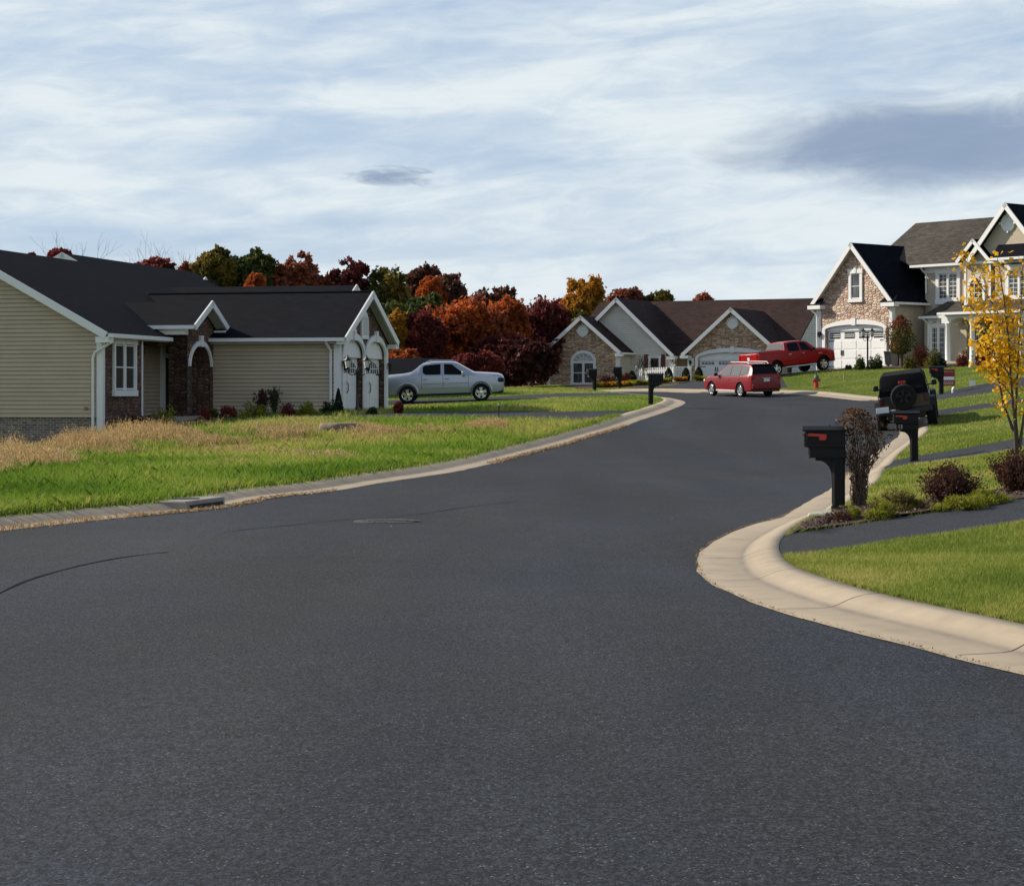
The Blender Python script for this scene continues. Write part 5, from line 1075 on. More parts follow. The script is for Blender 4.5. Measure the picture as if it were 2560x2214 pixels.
# ------------------------------------------------------------------ vehicles
def interp(st, x, k):
    xs = [s[0] for s in st]; i = max(0, min(len(xs) - 2, int(np.searchsorted(-np.array(xs), -x)) - 1)); t = (xs[i] - x) / (xs[i] - xs[i + 1]); t = min(1, max(0, t))
    return st[i][k] * (1 - t) + st[i + 1][k] * t
def ring(s):
    x, zb, zm, zt, wl, wb, wt = s; h = zm - zb
    half = [(0, zb), (wl * .86, zb), (wl * .975, zb + .05), (wl, zb + .3 * h), (wl * .998 + .002, zb + .62 * h), (wb + .004, zm - .05), (wb - .012, zm + .006), (wt + .012, zt - .055), (wt - .055, zt - .008), (wt * .5, zt + .012), (0, zt + .018)]
    return [(x, y, z) for y, z in half] + [(x, -y, z) for y, z in reversed(half[1:-1])]
def wheel(root, x, y, r, w, rimr, spokes, rim_m, style='alloy'):
    sg = 1 if y > 0 else -1; M = Matrix.Translation((x, y, r)) @ Matrix.Rotation(R(-90 * sg), 4, 'X')
    t = MB(); t.lathe([(rimr, -w / 2), (r - .05, -w / 2), (r - .01, -w / 2 + .03), (r, -w / 4), (r, w / 4), (r - .01, w / 2 - .03), (r - .05, w / 2), (rimr + .005, w / 2 - .005), (rimr, w / 2 - .03), (rimr - .02, w / 2 - .09), (0, w / 2 - .09)], 28, M)
    wo = t.build('wheel', M_RUB, root, True)
    q = MB(); q.lathe([(rimr - .03, w / 2 - .09), (rimr - .02, w / 2 - .02), (rimr, w / 2 - .005), (rimr + .012, w / 2 - .012), (rimr + .005, w / 2 - .04)], 28, M, False)
    q.lathe([(.075, w / 2 - .07), (.07, w / 2 - .02), (.03, w / 2 - .012), (0, w / 2 - .012)], 14, M)
    for k in range(spokes):
        a = 2 * math.pi * k / spokes + .3
        for s0, s1, w0, w1 in ((.05, rimr - .01, .045, .075),):
            P = []
            for rr, ww in ((s0, w0), (s1, w1)):
                for dz in (w / 2 - .075, w / 2 - .022):
                    for sd_ in (-1, 1): P.append(M @ Vector((rr * math.cos(a) - sd_ * ww * math.sin(a), rr * math.sin(a) + sd_ * ww * math.cos(a), dz)))
            q.mesh(P, [(0, 1, 3, 2), (4, 6, 7, 5), (0, 4, 5, 1), (2, 3, 7, 6), (0, 2, 6, 4), (1, 5, 7, 3)])
    q.build('rim', rim_m, wo, True); return wo
def body(root, st, m, arches, r_arch):
    rs = [ring(s) for s in st]; k = len(rs[0]); b = MB()
    b.mesh([p for r_ in rs for p in r_], [(i * k + j, i * k + (j + 1) % k, (i + 1) * k + (j + 1) % k, (i + 1) * k + j) for i in range(len(rs) - 1) for j in range(k)] + [tuple(range(k)), tuple(reversed(range((len(rs) - 1) * k, len(rs) * k)))])
    o = b.build('body', [m, M_TRIM], root)
    cu = MB()
    for ax in arches:
        for s in (-1, 1):
            M = Matrix.Translation((ax, s * .98, r_arch * .88)) @ Matrix.Rotation(R(90), 4, 'X'); cu.lathe([(r_arch, -.34), (r_arch, .34)], 30, M)
    c = cu.build('cutter', m); md = o.modifiers.new('arch', 'BOOLEAN'); md.operation = 'DIFFERENCE'; md.object = c; md.solver = 'EXACT'
    dg = bpy.context.evaluated_depsgraph_get(); dg.update(); me = bpy.data.meshes.new_from_object(o.evaluated_get(dg)); o.modifiers.clear(); o.data = me
    bpy.data.objects.remove(c)
    for p in me.polygons:                                   # the wells inside the arches are black
        c_ = p.center
        if any((c_.x - ax) ** 2 + (c_.z - r_arch * .88) ** 2 < (r_arch + .012) ** 2 for ax in arches) and c_.z > .1 and abs(p.normal.y) < .5: p.material_index = 1
    me.polygons.foreach_set('use_smooth', np.ones(len(me.polygons), bool)); me.set_sharp_from_angle(angle=R(28)); return o
def sidept(st, x, t, s, off=.012):
    zm, zt, wb, wt = (interp(st, x, k) for k in (2, 3, 5, 6)); y0, y1 = wb - .012, wt + .012; z0, z1 = zm + .006, zt - .055
    return (x, s * (y0 + (y1 - y0) * t + off), z0 + (z1 - z0) * t)
def sidewin(root, st, pts, m=None, frame=True):
    for s in (-1, 1):
        g = MB(); P = [sidept(st, x, t, s) for x, t in pts]; g.poly(P); o = g.build('window', m or M_CARGL, root)
        f = MB(); Q = [sidept(st, x, t, s, .015) for x, t in pts]
        for a, b in zip(Q, Q[1:] + Q[:1]): f.beam(a, b, (0, s, .2), .012, .022)
        f.build('window_seal', M_TRIM, o)
def topglass(root, st, xa, xb, ka, kb, name, m=None, off=.012, wfa=.9, wfb=.9):
    P = []
    def row(x, wf): zt, wt = interp(st, x, 3), interp(st, x, 6); return [(x, wf * wt * s, zt + (.012 if abs(s) < .6 else -.004) + .0) for s in (-1, -.5, 0, .5, 1)]
    A, B = row(xa, wfa), row(xb, wfb); d = Vector((B[2][0] - A[2][0], 0, B[2][2] - A[2][2])); n = Vector((-d.z, 0, d.x)); n = n if n.z > 0 else -n; n.normalize(); rows = [row(xa + (xb - xa) * k / 5, wfa + (wfb - wfa) * k / 5) for k in range(6)]
    g = MB(); g.mesh([tuple(Vector(p) + n * off) for r_ in rows for p in r_], [(k * 5 + i, k * 5 + i + 1, k * 5 + i + 6, k * 5 + i + 5) for i in range(4) for k in range(5)]); return g.build(name, m or M_CARGL, root, True)
def sidestrip(root, name, m, x0, x1, z0, z1, y, th=.02):
    for s in (-1, 1):
        g = MB(); g.bbox(min(x0, x1), max(x0, x1), s * y - th, s * y + th, z0, z1, .008); g.build(name, m, root)
def place(root, X, Y, head):
    """stand a vehicle on the ground: local x forward"""
    h = R(head); fw = np.array([math.sin(h), math.cos(h)]); lf = np.array([-math.cos(h), math.sin(h)])
    c = np.array([X, Y]); off = root['wb'] / 2
    zz = lambda q: g1(*q) + (.004 if inpoly(np.array([q]), ROAD)[0] else KH)
    zf, zr_, zl, zg_ = zz(c + fw * off), zz(c - fw * off), zz(c + lf * .8), zz(c - lf * .8)
    root.location = (X, Y, (zf + zr_ + zl + zg_) / 4 - .005)
    root.rotation_euler = (-math.atan2(zg_ - zl, 1.6), -math.atan2(zf - zr_, off * 2), math.pi / 2 - h); del root['wb']
def seam(root, st, xs, z0=.05):
    for x in xs:
        for s in (-1, 1):
            zb, zm, wl, wb = (interp(st, x, k) for k in (1, 2, 4, 5)); g = MB()
            P = [(wl + .003, zb + .3 * (zm - zb)), (wl + .003, zb + .62 * (zm - zb)), (wb + .007, zm - .05), (wb - .006, zm + .006)]
            for (ya, za), (yb, zb_) in zip(P, P[1:]): g.poly([(x - .007, s * ya, za), (x + .007, s * ya, za), (x + .007, s * yb, zb_), (x - .007, s * yb, zb_)])
            g.build('door_seam', M_TRIM, root)
def mirrors(root, x, y, z, m):
    for s in (-1, 1):
        g = MB(); g.bbox(x - .06, x + .08, s * y + (.06 if s > 0 else -.26), s * y + (.26 if s > 0 else -.06), z, z + .17, .03); g.bbox(x - .03, x + .03, min(s * y, s * (y + .1)), max(s * y, s * (y + .1)), z + .01, z + .06, .01); g.build('mirror', m, root)
def handles(root, xs, y, z, m):
    for x in xs:
        for s in (-1, 1): g = MB(); g.bbox(x - .09, x + .09, s * y - .025, s * y + .025, z, z + .035, .01); g.build('door_handle', m, root)
def shiftst(st, d): return [(s[0] + d,) + s[1:] for s in st]

# silver crew-cab pickup in the side driveway
wb_ = 3.1; t = thing('pickup_truck', 'silver crew cab pickup seen from its side beyond the tan garage', 'pickup truck', group=None); t['wb'] = wb_; SILVER = t
st = shiftst([(.95, .48, .84, .97, .78, .77, .70), (.88, .40, .95, 1.06, .88, .87, .79), (.70, .34, 1.03, 1.13, .96, .94, .83), (.3, .32, 1.06, 1.17, .98, .95, .84), (-.30, .32, 1.12, 1.22, .985, .955, .84), (-1.02, .32, 1.15, 1.65, .985, .955, .72), (-1.25, .32, 1.15, 1.69, .985, .955, .70), (-1.95, .32, 1.16, 1.71, .985, .955, .70), (-2.42, .32, 1.17, 1.66, .985, .955, .71), (-2.60, .32, 1.18, 1.54, .985, .955, .76), (-2.95, .32, 1.17, 1.29, .985, .955, .86), (-3.3, .33, 1.13, 1.23, .98, .95, .90), (-4.2, .38, 1.10, 1.18, .97, .945, .90), (-4.30, .46, 1.05, 1.14, .93, .92, .87)], wb_ / 2)
body(t, st, P_SILVER, (wb_ / 2, -wb_ / 2), .45); o = wb_ / 2
sidewin(t, st, [(o - 1.22, .08), (o - .62, .08), (o - .80, .45), (o - 1.14, .9), (o - 1.28, .93)][:0] or [(o - .66, .06), (o - 1.20, .93), (o - 1.52, .95), (o - 1.52, .06)]); sidewin(t, st, [(o - 1.68, .06), (o - 1.68, .95), (o - 2.32, .92), (o - 2.42, .75), (o - 2.42, .25), (o - 2.30, .06)])
topglass(t, st, o - .40, o - .96, 0, 0, 'windshield'); topglass(t, st, o - 2.62, o - 2.85, 0, 0, 'rear_window')
seam(t, st, (o - .52, o - 1.58, o - 2.48)); handles(t, (o - 1.42, o - 2.34), .985, .99, P_SILVER); mirrors(t, o - .72, .93, 1.12, P_SILVER)
sidestrip(t, 'door_moulding', P_SILVER, o - .5, o - 2.45, .62, .68, .985, .03); sidestrip(t, 'door_moulding', M_TRIM, o - .5, o - 2.45, .80, .815, .983, .006); sidestrip(t, 'rocker_panel', M_TRIM, o - .42, o - 2.7, .30, .40, .95, .03)
for s in (-1, 1):
    g = MB(); g.bbox(o + .60, o + .965, s * .80 - .155, s * .80 + .155, .79, .97, .05); h = g.build('headlight', M_TRIM, t); g = MB(); g.bbox(o + .62, o + .74, s * .90 - .07, s * .90 + .07, .83, .93, .03); g.build('headlight_lens', M_LENS, h)
    g = MB(); g.bbox(o + .80, o + .93, s * .70 - .09, s * .70 + .09, .53, .60, .02); g.build('fog_lamp', M_LENS, t)
    for a in (o, o - wb_):                                   # arch flares
        g = MB(); A = [(a + .50 * math.cos(q), .40 + .50 * math.sin(q)) for q in np.linspace(.12, math.pi - .12, 15)]; B = [(a + .455 * math.cos(q), .40 + .455 * math.sin(q)) for q in np.linspace(.12, math.pi - .12, 15)]
        for i in range(14): g.poly([(A[i][0], s * .997, A[i][1]), (A[i + 1][0], s * .997, A[i + 1][1]), (B[i + 1][0], s * 1.01, B[i + 1][1]), (B[i][0], s * 1.01, B[i][1])])
        g.build('arch_flare', P_SILVER, t)
    g = MB(); g.bbox(o - 4.33, o - 4.2, s * .86 - .06, s * .86 + .06, .85, 1.1, .03); g.build('tail_light', M_TAIL, t)
g = MB(); g.bbox(o + .86, o + .985, -.62, .62, .62, .86, .04); g.build('grille', M_TRIM, t); g = MB(); g.bbox(o + .55, o + .93, -.86, .86, .32, .44, .05); g.build('front_bumper', M_TRIM, t)
g = MB(); g.bbox(o - 4.42, o - 4.25, -.9, .9, .50, .68, .05); g.build('rear_bumper', P_SILVER, t)
for s in (-1, 1):
    g = MB(); g.tube([(o - 1.15, s * .62, 1.705), (o - 1.2, s * .62, 1.745), (o - 2.2, s * .62, 1.755), (o - 2.3, s * .62, 1.70)], .018, 6); g.build('roof_rail', P_SILVER, t, True)
for x in (o, o - wb_):
    for y in (.83, -.83): wheel(t, x, y, .375, .26, .235, 5, M_ALLOY)
place(t, (1114 - U0) / F * 89.9, 89.9, 91)

# bright red crew-cab pickup nosed up the drive of the stone garage
wb_ = 3.57; t = thing('pickup_truck', 'bright red crew cab pickup parked nose first at the white garage door', 'pickup truck'); t['wb'] = wb_; o = wb_ / 2
st = shiftst([(.97, .60, .98, 1.06, .80, .80, .70), (.92, .55, 1.08, 1.19, .93, .92, .80), (.75, .50, 1.16, 1.28, .99, .97, .85), (.2, .50, 1.23, 1.36, 1.0, .985, .86), (-.38, .50, 1.26, 1.40, 1.0, .985, .86), (-1.02, .50, 1.29, 1.86, 1.0, .985, .71), (-1.35, .50, 1.30, 1.92, 1.0, .985, .70), (-2.30, .50, 1.31, 1.93, 1.0, .985, .70), (-2.72, .50, 1.32, 1.88, 1.0, .985, .71), (-2.86, .50, 1.32, 1.47, 1.0, .985, .92), (-2.95, .50, 1.32, 1.43, 1.0, .985, .94), (-4.70, .55, 1.33, 1.44, 1.0, .985, .94), (-4.80, .58, 1.31, 1.42, .985, .975, .93)], o)
body(t, st, P_RED, (o, -o), .50)
sidewin(t, st, [(o - .78, .06), (o - 1.22, .93), (o - 1.60, .95), (o - 1.60, .06)]); sidewin(t, st, [(o - 1.74, .06), (o - 1.74, .95), (o - 2.40, .94), (o - 2.58, .70), (o - 2.58, .06)])
topglass(t, st, o - .48, o - .96, 0, 0, 'windshield'); topglass(t, st, o - 2.735, o - 2.848, 0, 0, 'rear_window', mat('sky_lit_glass', col=(.10, .11, .115), rough=.08, spec=.8), .02)  # rear pane: brightness of the sky put into its paler base colour
seam(t, st, (o - .55, o - 1.67, o - 2.70)); handles(t, (o - 1.5, o - 2.52), .995, 1.16, M_CHROME); mirrors(t, o - .78, .95, 1.28, M_TRIM)
for s in (-1, 1):
    g = MB(); g.tube([(o - .55, s * .96, .44), (o - 2.9, s * .96, .44)], .05, 8); g.build('side_step', M_CHROME, t, True)
    g = MB(); g.bbox(o - 4.83, o - 4.68, s * .90 - .075, s * .90 + .075, .98, 1.34, .02); g.build('tail_light', M_TAIL, t)
    g = MB(); g.bbox(o + .62, o + .94, s * .80 - .13, s * .80 + .13, .98, 1.14, .04); g.build('headlight', M_LENS, t)
    g = MB(); g.bbox(o - .34, o - .06, s * .99 - .02, s * .99 + .02, 1.02, 1.09, .01); g.build('fender_badge', M_CHROME, t)
g = MB(); g.bbox(o - 4.84, o - 4.79, -.78, .78, .78, 1.40, .02); tg = g.build('tailgate', P_RED, t); g = MB(); g.bbox(o - 4.86, o - 4.83, -.25, .25, 1.32, 1.37, .01); g.build('tailgate_handle', M_CHROME, tg)
g = MB(); g.prism([(-.10, 1.20), (.10, 1.20), (.12, 1.12), (.07, 1.02), (0, .96), (-.07, 1.02), (-.12, 1.12)], lambda y, z: (o - 4.865, y, z), lambda y, z: (o - 4.838, y, z)); g.build('emblem', M_PLATE, tg)
g = MB(); g.bbox(o - 4.86, o - 4.835, -.62, -.42, .86, .91, .006); g.build('badge_lettering', M_CHROME, tg)
g = MB(); g.bbox(o - 4.98, o - 4.78, -.95, .95, .52, .72, .05); g.build('rear_bumper', M_CHROME, t); g = MB(); g.bbox(o + .82, o + 1.0, -.93, .93, .50, .72, .06); g.build('front_bumper', M_CHROME, t)
g = MB(); g.bbox(o + .9, o + 1.0, -.55, .55, .78, 1.14, .05); g.build('grille', M_CHROME, t)
g = MB(); g.box(o - 4.72, o - 2.92, -.84, .84, 1.44, 1.475); g.build('bed_cover', M_TRIM, t)
for x in (o, -o):
    for y in (.85, -.85): wheel(t, x, y, .41, .28, .26, 5, M_ALLOY)
t.scale = (.91, .91, .91); place(t, (1977 - U0) / F * 114.6, 114.6, 58)

# dark red crossover at the far kerb
wb_ = 2.64; t = thing('crossover_car', 'dark red crossover with roof rails parked beside the far kerb', 'car'); t['wb'] = wb_; o = wb_ / 2
st = shiftst([(.93, .45, .70, .78, .60, .60, .5), (.87, .36, .80, .88, .76, .75, .64), (.66, .28, .88, .98, .86, .84, .72), (.1, .27, .94, 1.07, .89, .87, .76), (-.35, .27, .97, 1.12, .89, .87, .76), (-1.12, .27, 1.0, 1.60, .89, .87, .62), (-1.45, .27, 1.0, 1.665, .89, .87, .61), (-2.5, .27, 1.02, 1.685, .89, .87, .60), (-3.22, .27, 1.04, 1.63, .885, .865, .60), (-3.42, .28, 1.05, 1.50, .88, .86, .64), (-3.60, .32, 1.04, 1.12, .875, .855, .76), (-3.66, .40, .98, 1.06, .86, .845, .76), (-3.70, .46, .70, .78, .84, .83, .76)], o)
body(t, st, P_MAROON, (o, -o), .41)
GL2 = mat('reflection_toned_glass', col=(.11, .12, .12), rough=.06, spec=.8)  # pale base colour stands in for the reflection on the side glass
sidewin(t, st, [(o - .62, .06), (o - 1.22, .93), (o - 1.68, .95), (o - 1.68, .06)], GL2); sidewin(t, st, [(o - 1.78, .06), (o - 1.78, .95), (o - 2.55, .94), (o - 2.55, .06)], GL2); sidewin(t, st, [(o - 2.64, .10), (o - 2.64, .94), (o - 3.15, .90), (o - 3.25, .30)], GL2)
topglass(t, st, o - .46, o - 1.06, 0, 0, 'windshield'); topglass(t, st, o - 3.27, o - 3.585, 0, 0, 'rear_window', None, .015, .98, .98)
seam(t, st, (o - .50, o - 1.73, o - 2.60)); handles(t, (o - 1.58, o - 2.46), .88, .86, P_MAROON); mirrors(t, o - .62, .84, 1.02, M_TRIM)
sidestrip(t, 'sill_trim', mat('silver_sill', col=(.5, .5, .52), rough=.35, metal=.5), o - .45, o - 2.2, .27, .34, .88, .025)
for s in (-1, 1):
    g = MB(); g.tube([(o - 1.3, s * .57, 1.66), (o - 1.4, s * .57, 1.735), (o - 2.9, s * .57, 1.74), (o - 3.05, s * .57, 1.65)], .024, 6); g.build('roof_rail', mat('silver_rail', col=(.6, .6, .6), rough=.3, metal=.6), t, True)
    g = MB(); g.bbox(o - 3.70, o - 3.42, s * .76 - .11, s * .76 + .11, .90, 1.10, .03); g.build('tail_light', M_TAIL, t)
    g = MB(); g.bbox(o + .55, o + .86, s * .70 - .12, s * .70 + .12, .72, .84, .03); g.build('headlight', M_LENS, t)
g = MB(); g.bbox(o - 3.79, o - 3.62, -.84, .84, .40, .66, .05); g.build('rear_bumper', P_MAROON, t); g = MB(); g.bbox(o - 3.74, o - 3.58, -.78, .78, .27, .42, .03); g.build('bumper_skirt', M_TRIM, t)
g = MB(); g.bbox(o - 3.735, o - 3.70, -.17, .17, .78, .92, .006); pl = g.build('licence_plate', M_PLATE, t); g = MB(); g.bbox(o - 3.742, o - 3.72, -.26, .26, .94, .97, .006); g.build('plate_garnish', M_CHROME, t)
g = MB(); g.bbox(o - 3.42, o - 3.15, -.6, .6, 1.625, 1.65, .01); g.build('roof_spoiler', P_MAROON, t)
for x in (o, -o):
    for y in (.78, -.78): wheel(t, x, y, .345, .225, .225, 5, M_ALLOY)
t.scale = (.97, .97, .97); place(t, 11.2, 104.0, -27)

# black soft-top off-roader seen from behind
wb_ = 2.95; t = thing('off_road_car', 'black soft top off road car with a spare wheel on its tail', 'car'); t['wb'] = wb_; o = wb_ / 2
g = MB(); prof = [(-2.15, .62), (-2.15, 1.14), (-.30, 1.16), (.05, 1.20), (1.55, 1.16), (1.62, 1.05), (1.62, .62)]
g.prism([(x, z) for x, z in prof], lambda x, z: (x, -.76, z), lambda x, z: (x, .76, z)); g.bbox(-2.17, -.25, -.80, .80, .60, 1.15, .05); g.build('body', P_BLACK, t)
g = MB()
def sec(x, z0, w0, z1, w1): return [(x, -w0, z0), (x, -w1, z1 - .10), (x, -w1 + .10, z1), (x, w1 - .10, z1), (x, w1, z1 - .10), (x, w0, z0)]
S = [sec(-2.15, 1.15, .78, 1.15 + .3, .75), sec(-1.97, 1.15, .78, 1.80, .70), sec(-1.0, 1.15, .78, 1.84, .70), (sec(.0, 1.17, .78, 1.81, .68)), sec(.32, 1.18, .76, 1.30, .70)]
g.mesh([p for s in S for p in s], [(i * 6 + j, i * 6 + (j + 1) % 6, (i + 1) * 6 + (j + 1) % 6, (i + 1) * 6 + j) for i in range(4) for j in range(6)] + [tuple(range(6)), tuple(range(24, 30))]); so = g.build('soft_top', M_SOFT, t, True, 30)
def lerp3(a, b, k): return tuple(a[i] + (b[i] - a[i]) * k for i in range(3))
g = MB(); A, B = S[0], S[1]
zz0, zz1 = .05, .80; P = [lerp3(A[0], B[1], .30), lerp3(A[0], B[1], .88), lerp3(A[5], B[4], .88), lerp3(A[5], B[4], .30)]; P = [(p[0] - .015 - (.11 if i in (0, 3) else .03), p[1] * .86, p[2]) for i, p in enumerate(P)]; g.poly(P); g.build('rear_window', M_CARGL, so)
for s in (-1, 1):
    g = MB(); g.poly([(-1.75, s * .775, 1.22), (-1.75, s * .70, 1.68), (-1.05, s * .70, 1.72), (-1.05, s * .775, 1.22)]); g.build('side_window', M_CARGL, so)
    g = MB(); g.poly([(-.92, s * .78, 1.22), (-.92, s * .705, 1.72), (-.08, s * .69, 1.70), (.18, s * .765, 1.24)]); g.build('side_window', M_CARGL, so)
    for x in (o, -o):                                       # flat trapezoid fenders
        g = MB(); prof = [(x - .62, .72), (x - .42, .98), (x + .42, .98), (x + .62, .72), (x + .56, .72), (x + .38, .93), (x - .38, .93), (x - .56, .72)]
        g.prism(prof, lambda a, z: (a, s * .76, z), lambda a, z: (a, s * .95, z)); g.build('fender', M_TRIM, t)
    g = MB(); g.bbox(-2.23, -2.12, s * .70 - .075, s * .70 + .075, .90, 1.10, .02); tl = g.build('tail_light', mat('smoked_lens', col=(.05, .008, .008), rough=.2), t)
    g = MB(); g.bbox(.20, .30, s * .95 - .09, s * .95 + .09, 1.20, 1.38, .03); g.bbox(.22, .28, min(s * .76, s * .9), max(s * .76, s * .9), 1.22, 1.26, .01); g.build('mirror', M_TRIM, t)
    g = MB(); g.tube([(-.95, s * .86, .48), (.75, s * .86, .48)], .05, 8); g.build('side_step', M_TRIM, t, True)
g = MB(); g.bbox(-2.42, -2.22, -.86, .86, .56, .72, .04); g.build('rear_bumper', M_TRIM, t); g = MB(); g.bbox(1.62, 1.85, -.8, .8, .55, .72, .04); g.build('front_bumper', M_TRIM, t)
g = MB(); g.bbox(-2.46, -2.425, -.80 + 1.30, -.40 + 1.30 - .0, .66, .84, .008); g.build('licence_plate', M_PLATE, t)
g = MB(); g.bbox(-2.44, -2.40, .30, .44, .70, .73, .006); g.build('bumper_sticker', M_PLATE, t)
g = MB(); g.bbox(-2.22, -2.1, -.12, .12, 1.50, 1.60, .02); g.bbox(-2.3, -2.2, -.02, .02, 1.15, 1.5, .008); g.build('brake_light', M_TAIL, t)
M = Matrix.Translation((-2.36, 0, 1.10)) @ Matrix.Rotation(R(-90), 4, 'Y'); r, w_ = .41, .28
g = MB(); g.lathe([(.20, -w_ / 2), (r - .04, -w_ / 2), (r, -w_ / 4), (r, w_ / 4), (r - .04, w_ / 2), (.24, w_ / 2), (.22, w_ / 2 - .06), (.10, w_ / 2 - .05), (0, w_ / 2 - .05)], 30, M); sp = g.build('spare_wheel', M_RUB, t, True)
g = MB(); g.lathe([(.22, w_ / 2 - .05), (.235, w_ / 2 - .01), (.21, w_ / 2)], 24, M, False)
for k in range(5):
    a = 2 * math.pi * k / 5; P = [M @ Vector((rr * math.cos(a) - q * ww * math.sin(a), rr * math.sin(a) + q * ww * math.cos(a), dz)) for rr, ww in ((.05, .03), (.22, .045)) for dz in (w_ / 2 - .05, w_ / 2 - .02) for q in (-1, 1)]
    g.mesh(P, [(0, 1, 3, 2), (4, 6, 7, 5), (0, 4, 5, 1), (2, 3, 7, 6), (0, 2, 6, 4), (1, 5, 7, 3)])
g.build('spare_rim', M_DKALLOY, sp, True)
g = MB(); g.bbox(-2.12, 1.6, -.62, .62, .36, .62, .06); g.build('underbody', M_TRIM, t)
g = MB(); g.tube([(-1.475, -.7, .42), (-1.475, .7, .42)], .06, 8); g.lathe([(.0, -.12), (.14, -.08), (.16, 0), (.14, .08), (0, .12)], 12, Matrix.Translation((-1.475, 0, .42))); g.build('axle', M_TRIM, t, True)
for x in (o, -o):
    for y in (.80, -.80): wheel(t, x, y, .42, .30, .225, 5, M_DKALLOY)
place(t, 13.08, 69.8, 11.8)

# ------------------------------------------------------------------ mailboxes
def txt_digits(mb, s, x, y, z, h):
    """two raised strokes digits on the side facing -y"""
    D = {'1': [((.5, 0), (.5, 1)), ((.25, .8), (.5, 1))], '3': [((0, 1), (.9, 1)), ((.9, 1), (.9, .5)), ((.2, .5), (.9, .5)), ((.9, .5), (.9, 0)), ((0, 0), (.9, 0))]}
    for i, ch in enumerate(s):
        for (a, b), (c, d) in D[ch]:
            mb.beam((x - (i + a * .75) * h * .62, y, z + b * h), (x - (i + c * .75) * h * .62, y, z + d * h), (0, 1, 0), .014, .008)
def mailbox(label, X, Y, bearing, side=-1, flag=True, number=None, group='black post mailboxes along the street'):
    """local +x points to the road, the flag sits on the -y face when side = 1"""
    z = g1(X, Y) + KH - .03; t = thing('mailbox', label, 'mailbox', (X, Y, z), math.pi / 2 - R(bearing), group)
    g = MB()
    for a in range(4): pass
    g.bbox(-.085, .085, -.085, .085, 0, .98, .02)
    for k in (-.045, 0, .045):
        for s in (-1, 1): g.bbox(k - .014, k + .014, s * .088 - .008, s * .088 + .008, .10, .80, .006); g.bbox(s * .088 - .008, s * .088 + .008, k - .014, k + .014, .10, .80, .006)
    g.bbox(-.105, .105, -.105, .105, .0, .09, .015); g.bbox(-.10, .10, -.10, .10, .80, .86, .015); g.build('post', M_PLAST, t)
    g = MB(); pr = [(.09, .50), (.10, .50)] + [(.10 + .19 * (1 - math.cos(a)), .52 + .22 * math.sin(a)) for a in np.linspace(0, math.pi / 2, 8)] + [(.33, .74), (.33, .80), (.09, .80)]
    g.prism(pr, lambda x, zz: (x, -.045, zz), lambda x, zz: (x, .045, zz)); g.build('bracket', M_PLAST, t)
    g = MB(); g.bbox(-.10, .42, -.115, .115, .78, .93, .012); g.bbox(-.105, .43, -.125, .125, .78, .80, .008); g.bbox(-.10, .435, -.125, .125, .915, .935, .008); nb = g.build('newspaper_slot', M_PLAST, t); g = MB(); g.box(.425, .432, -.075, .075, .82, .90); g.build('slot_opening', M_DARK, nb)
    g = MB(); g.bbox(-.10, .475, -.13, .13, .935, 1.19, .015); g.bbox(-.105, .485, -.137, .137, .985, 1.0, .006); g.bbox(-.105, .485, -.137, .137, 1.165, 1.185, .006); bx = g.build('box', M_PLAST, t)
    g = MB(); g.bbox(.476, .495, -.12, .12, .945, 1.15, .01); g.bbox(.495, .52, -.03, .03, 1.10, 1.12, .006); g.build('door', M_PLAST, bx)
    g = MB(); g.slab([(-.13, -.155, 1.19), (.515, -.155, 1.19), (.515, 0, 1.245), (-.13, 0, 1.245)], .022); g.slab([(-.13, 0, 1.245), (.515, 0, 1.245), (.515, .155, 1.19), (-.13, .155, 1.19)], .022); g.bbox(-.12, .505, -.145, .145, 1.165, 1.195, .008); g.build('lid', M_PLAST, t)
    if flag:
        y = -.148 * side; g = MB(); pts = [(.44, 1.125), (.44, 1.10), (.27, 1.092), (.27, 1.04), (.18, 1.04), (.165, 1.10), (.17, 1.125), (.42, 1.14)]
        g.prism(pts, lambda x, zz: (x, y - .008, zz), lambda x, zz: (x, y + .008, zz)); g.lathe([(.018, 0), (.018, .03)], 8, Matrix.Translation((.415, y + .015 * side, 1.115)) @ Matrix.Rotation(R(90 * side), 4, 'X')); g.build('flag', M_FLAG, t)
    if number: g = MB(); txt_digits(g, number, .38, -.117 * side + .004, .82, .085); g.build('house_number', mat('pale_numerals', col=(.45, .45, .44), rough=.5), t)
    return t
mailbox('black post mailbox wrapped by a dead vine, red flag on its side', (2096 - U0) / F * 31, 31.0, -80)
mailbox('black mailbox numbered 13 on the grass in front of the off road car', (2285 - U0) / F * 51, 51.0, -83, number='13')
mailbox('black mailbox on the grass tip between the two driveway mouths, no flag visible', (1627 - U0) / F * 83, 83.0, 96, -1, True)
mailbox('black mailbox partly hidden beside the off road car, small red flag', (2353 - U0) / F * 88.5, 88.5, -84)
mailbox('black mailbox standing in front of the arched window', (1486 - U0) / F * 118, 118, -125, -1, False, group='black post mailboxes along the street')
mailbox('black mailbox among the hostas beside the stone wing corner', (1548 - U0) / F * 119, 119, -125, -1, False)

# ------------------------------------------------------------------ street furniture and small things
def gp(u, Y): return ((u - U0) / F * Y, Y, g1((u - U0) / F * Y, Y) + KH)
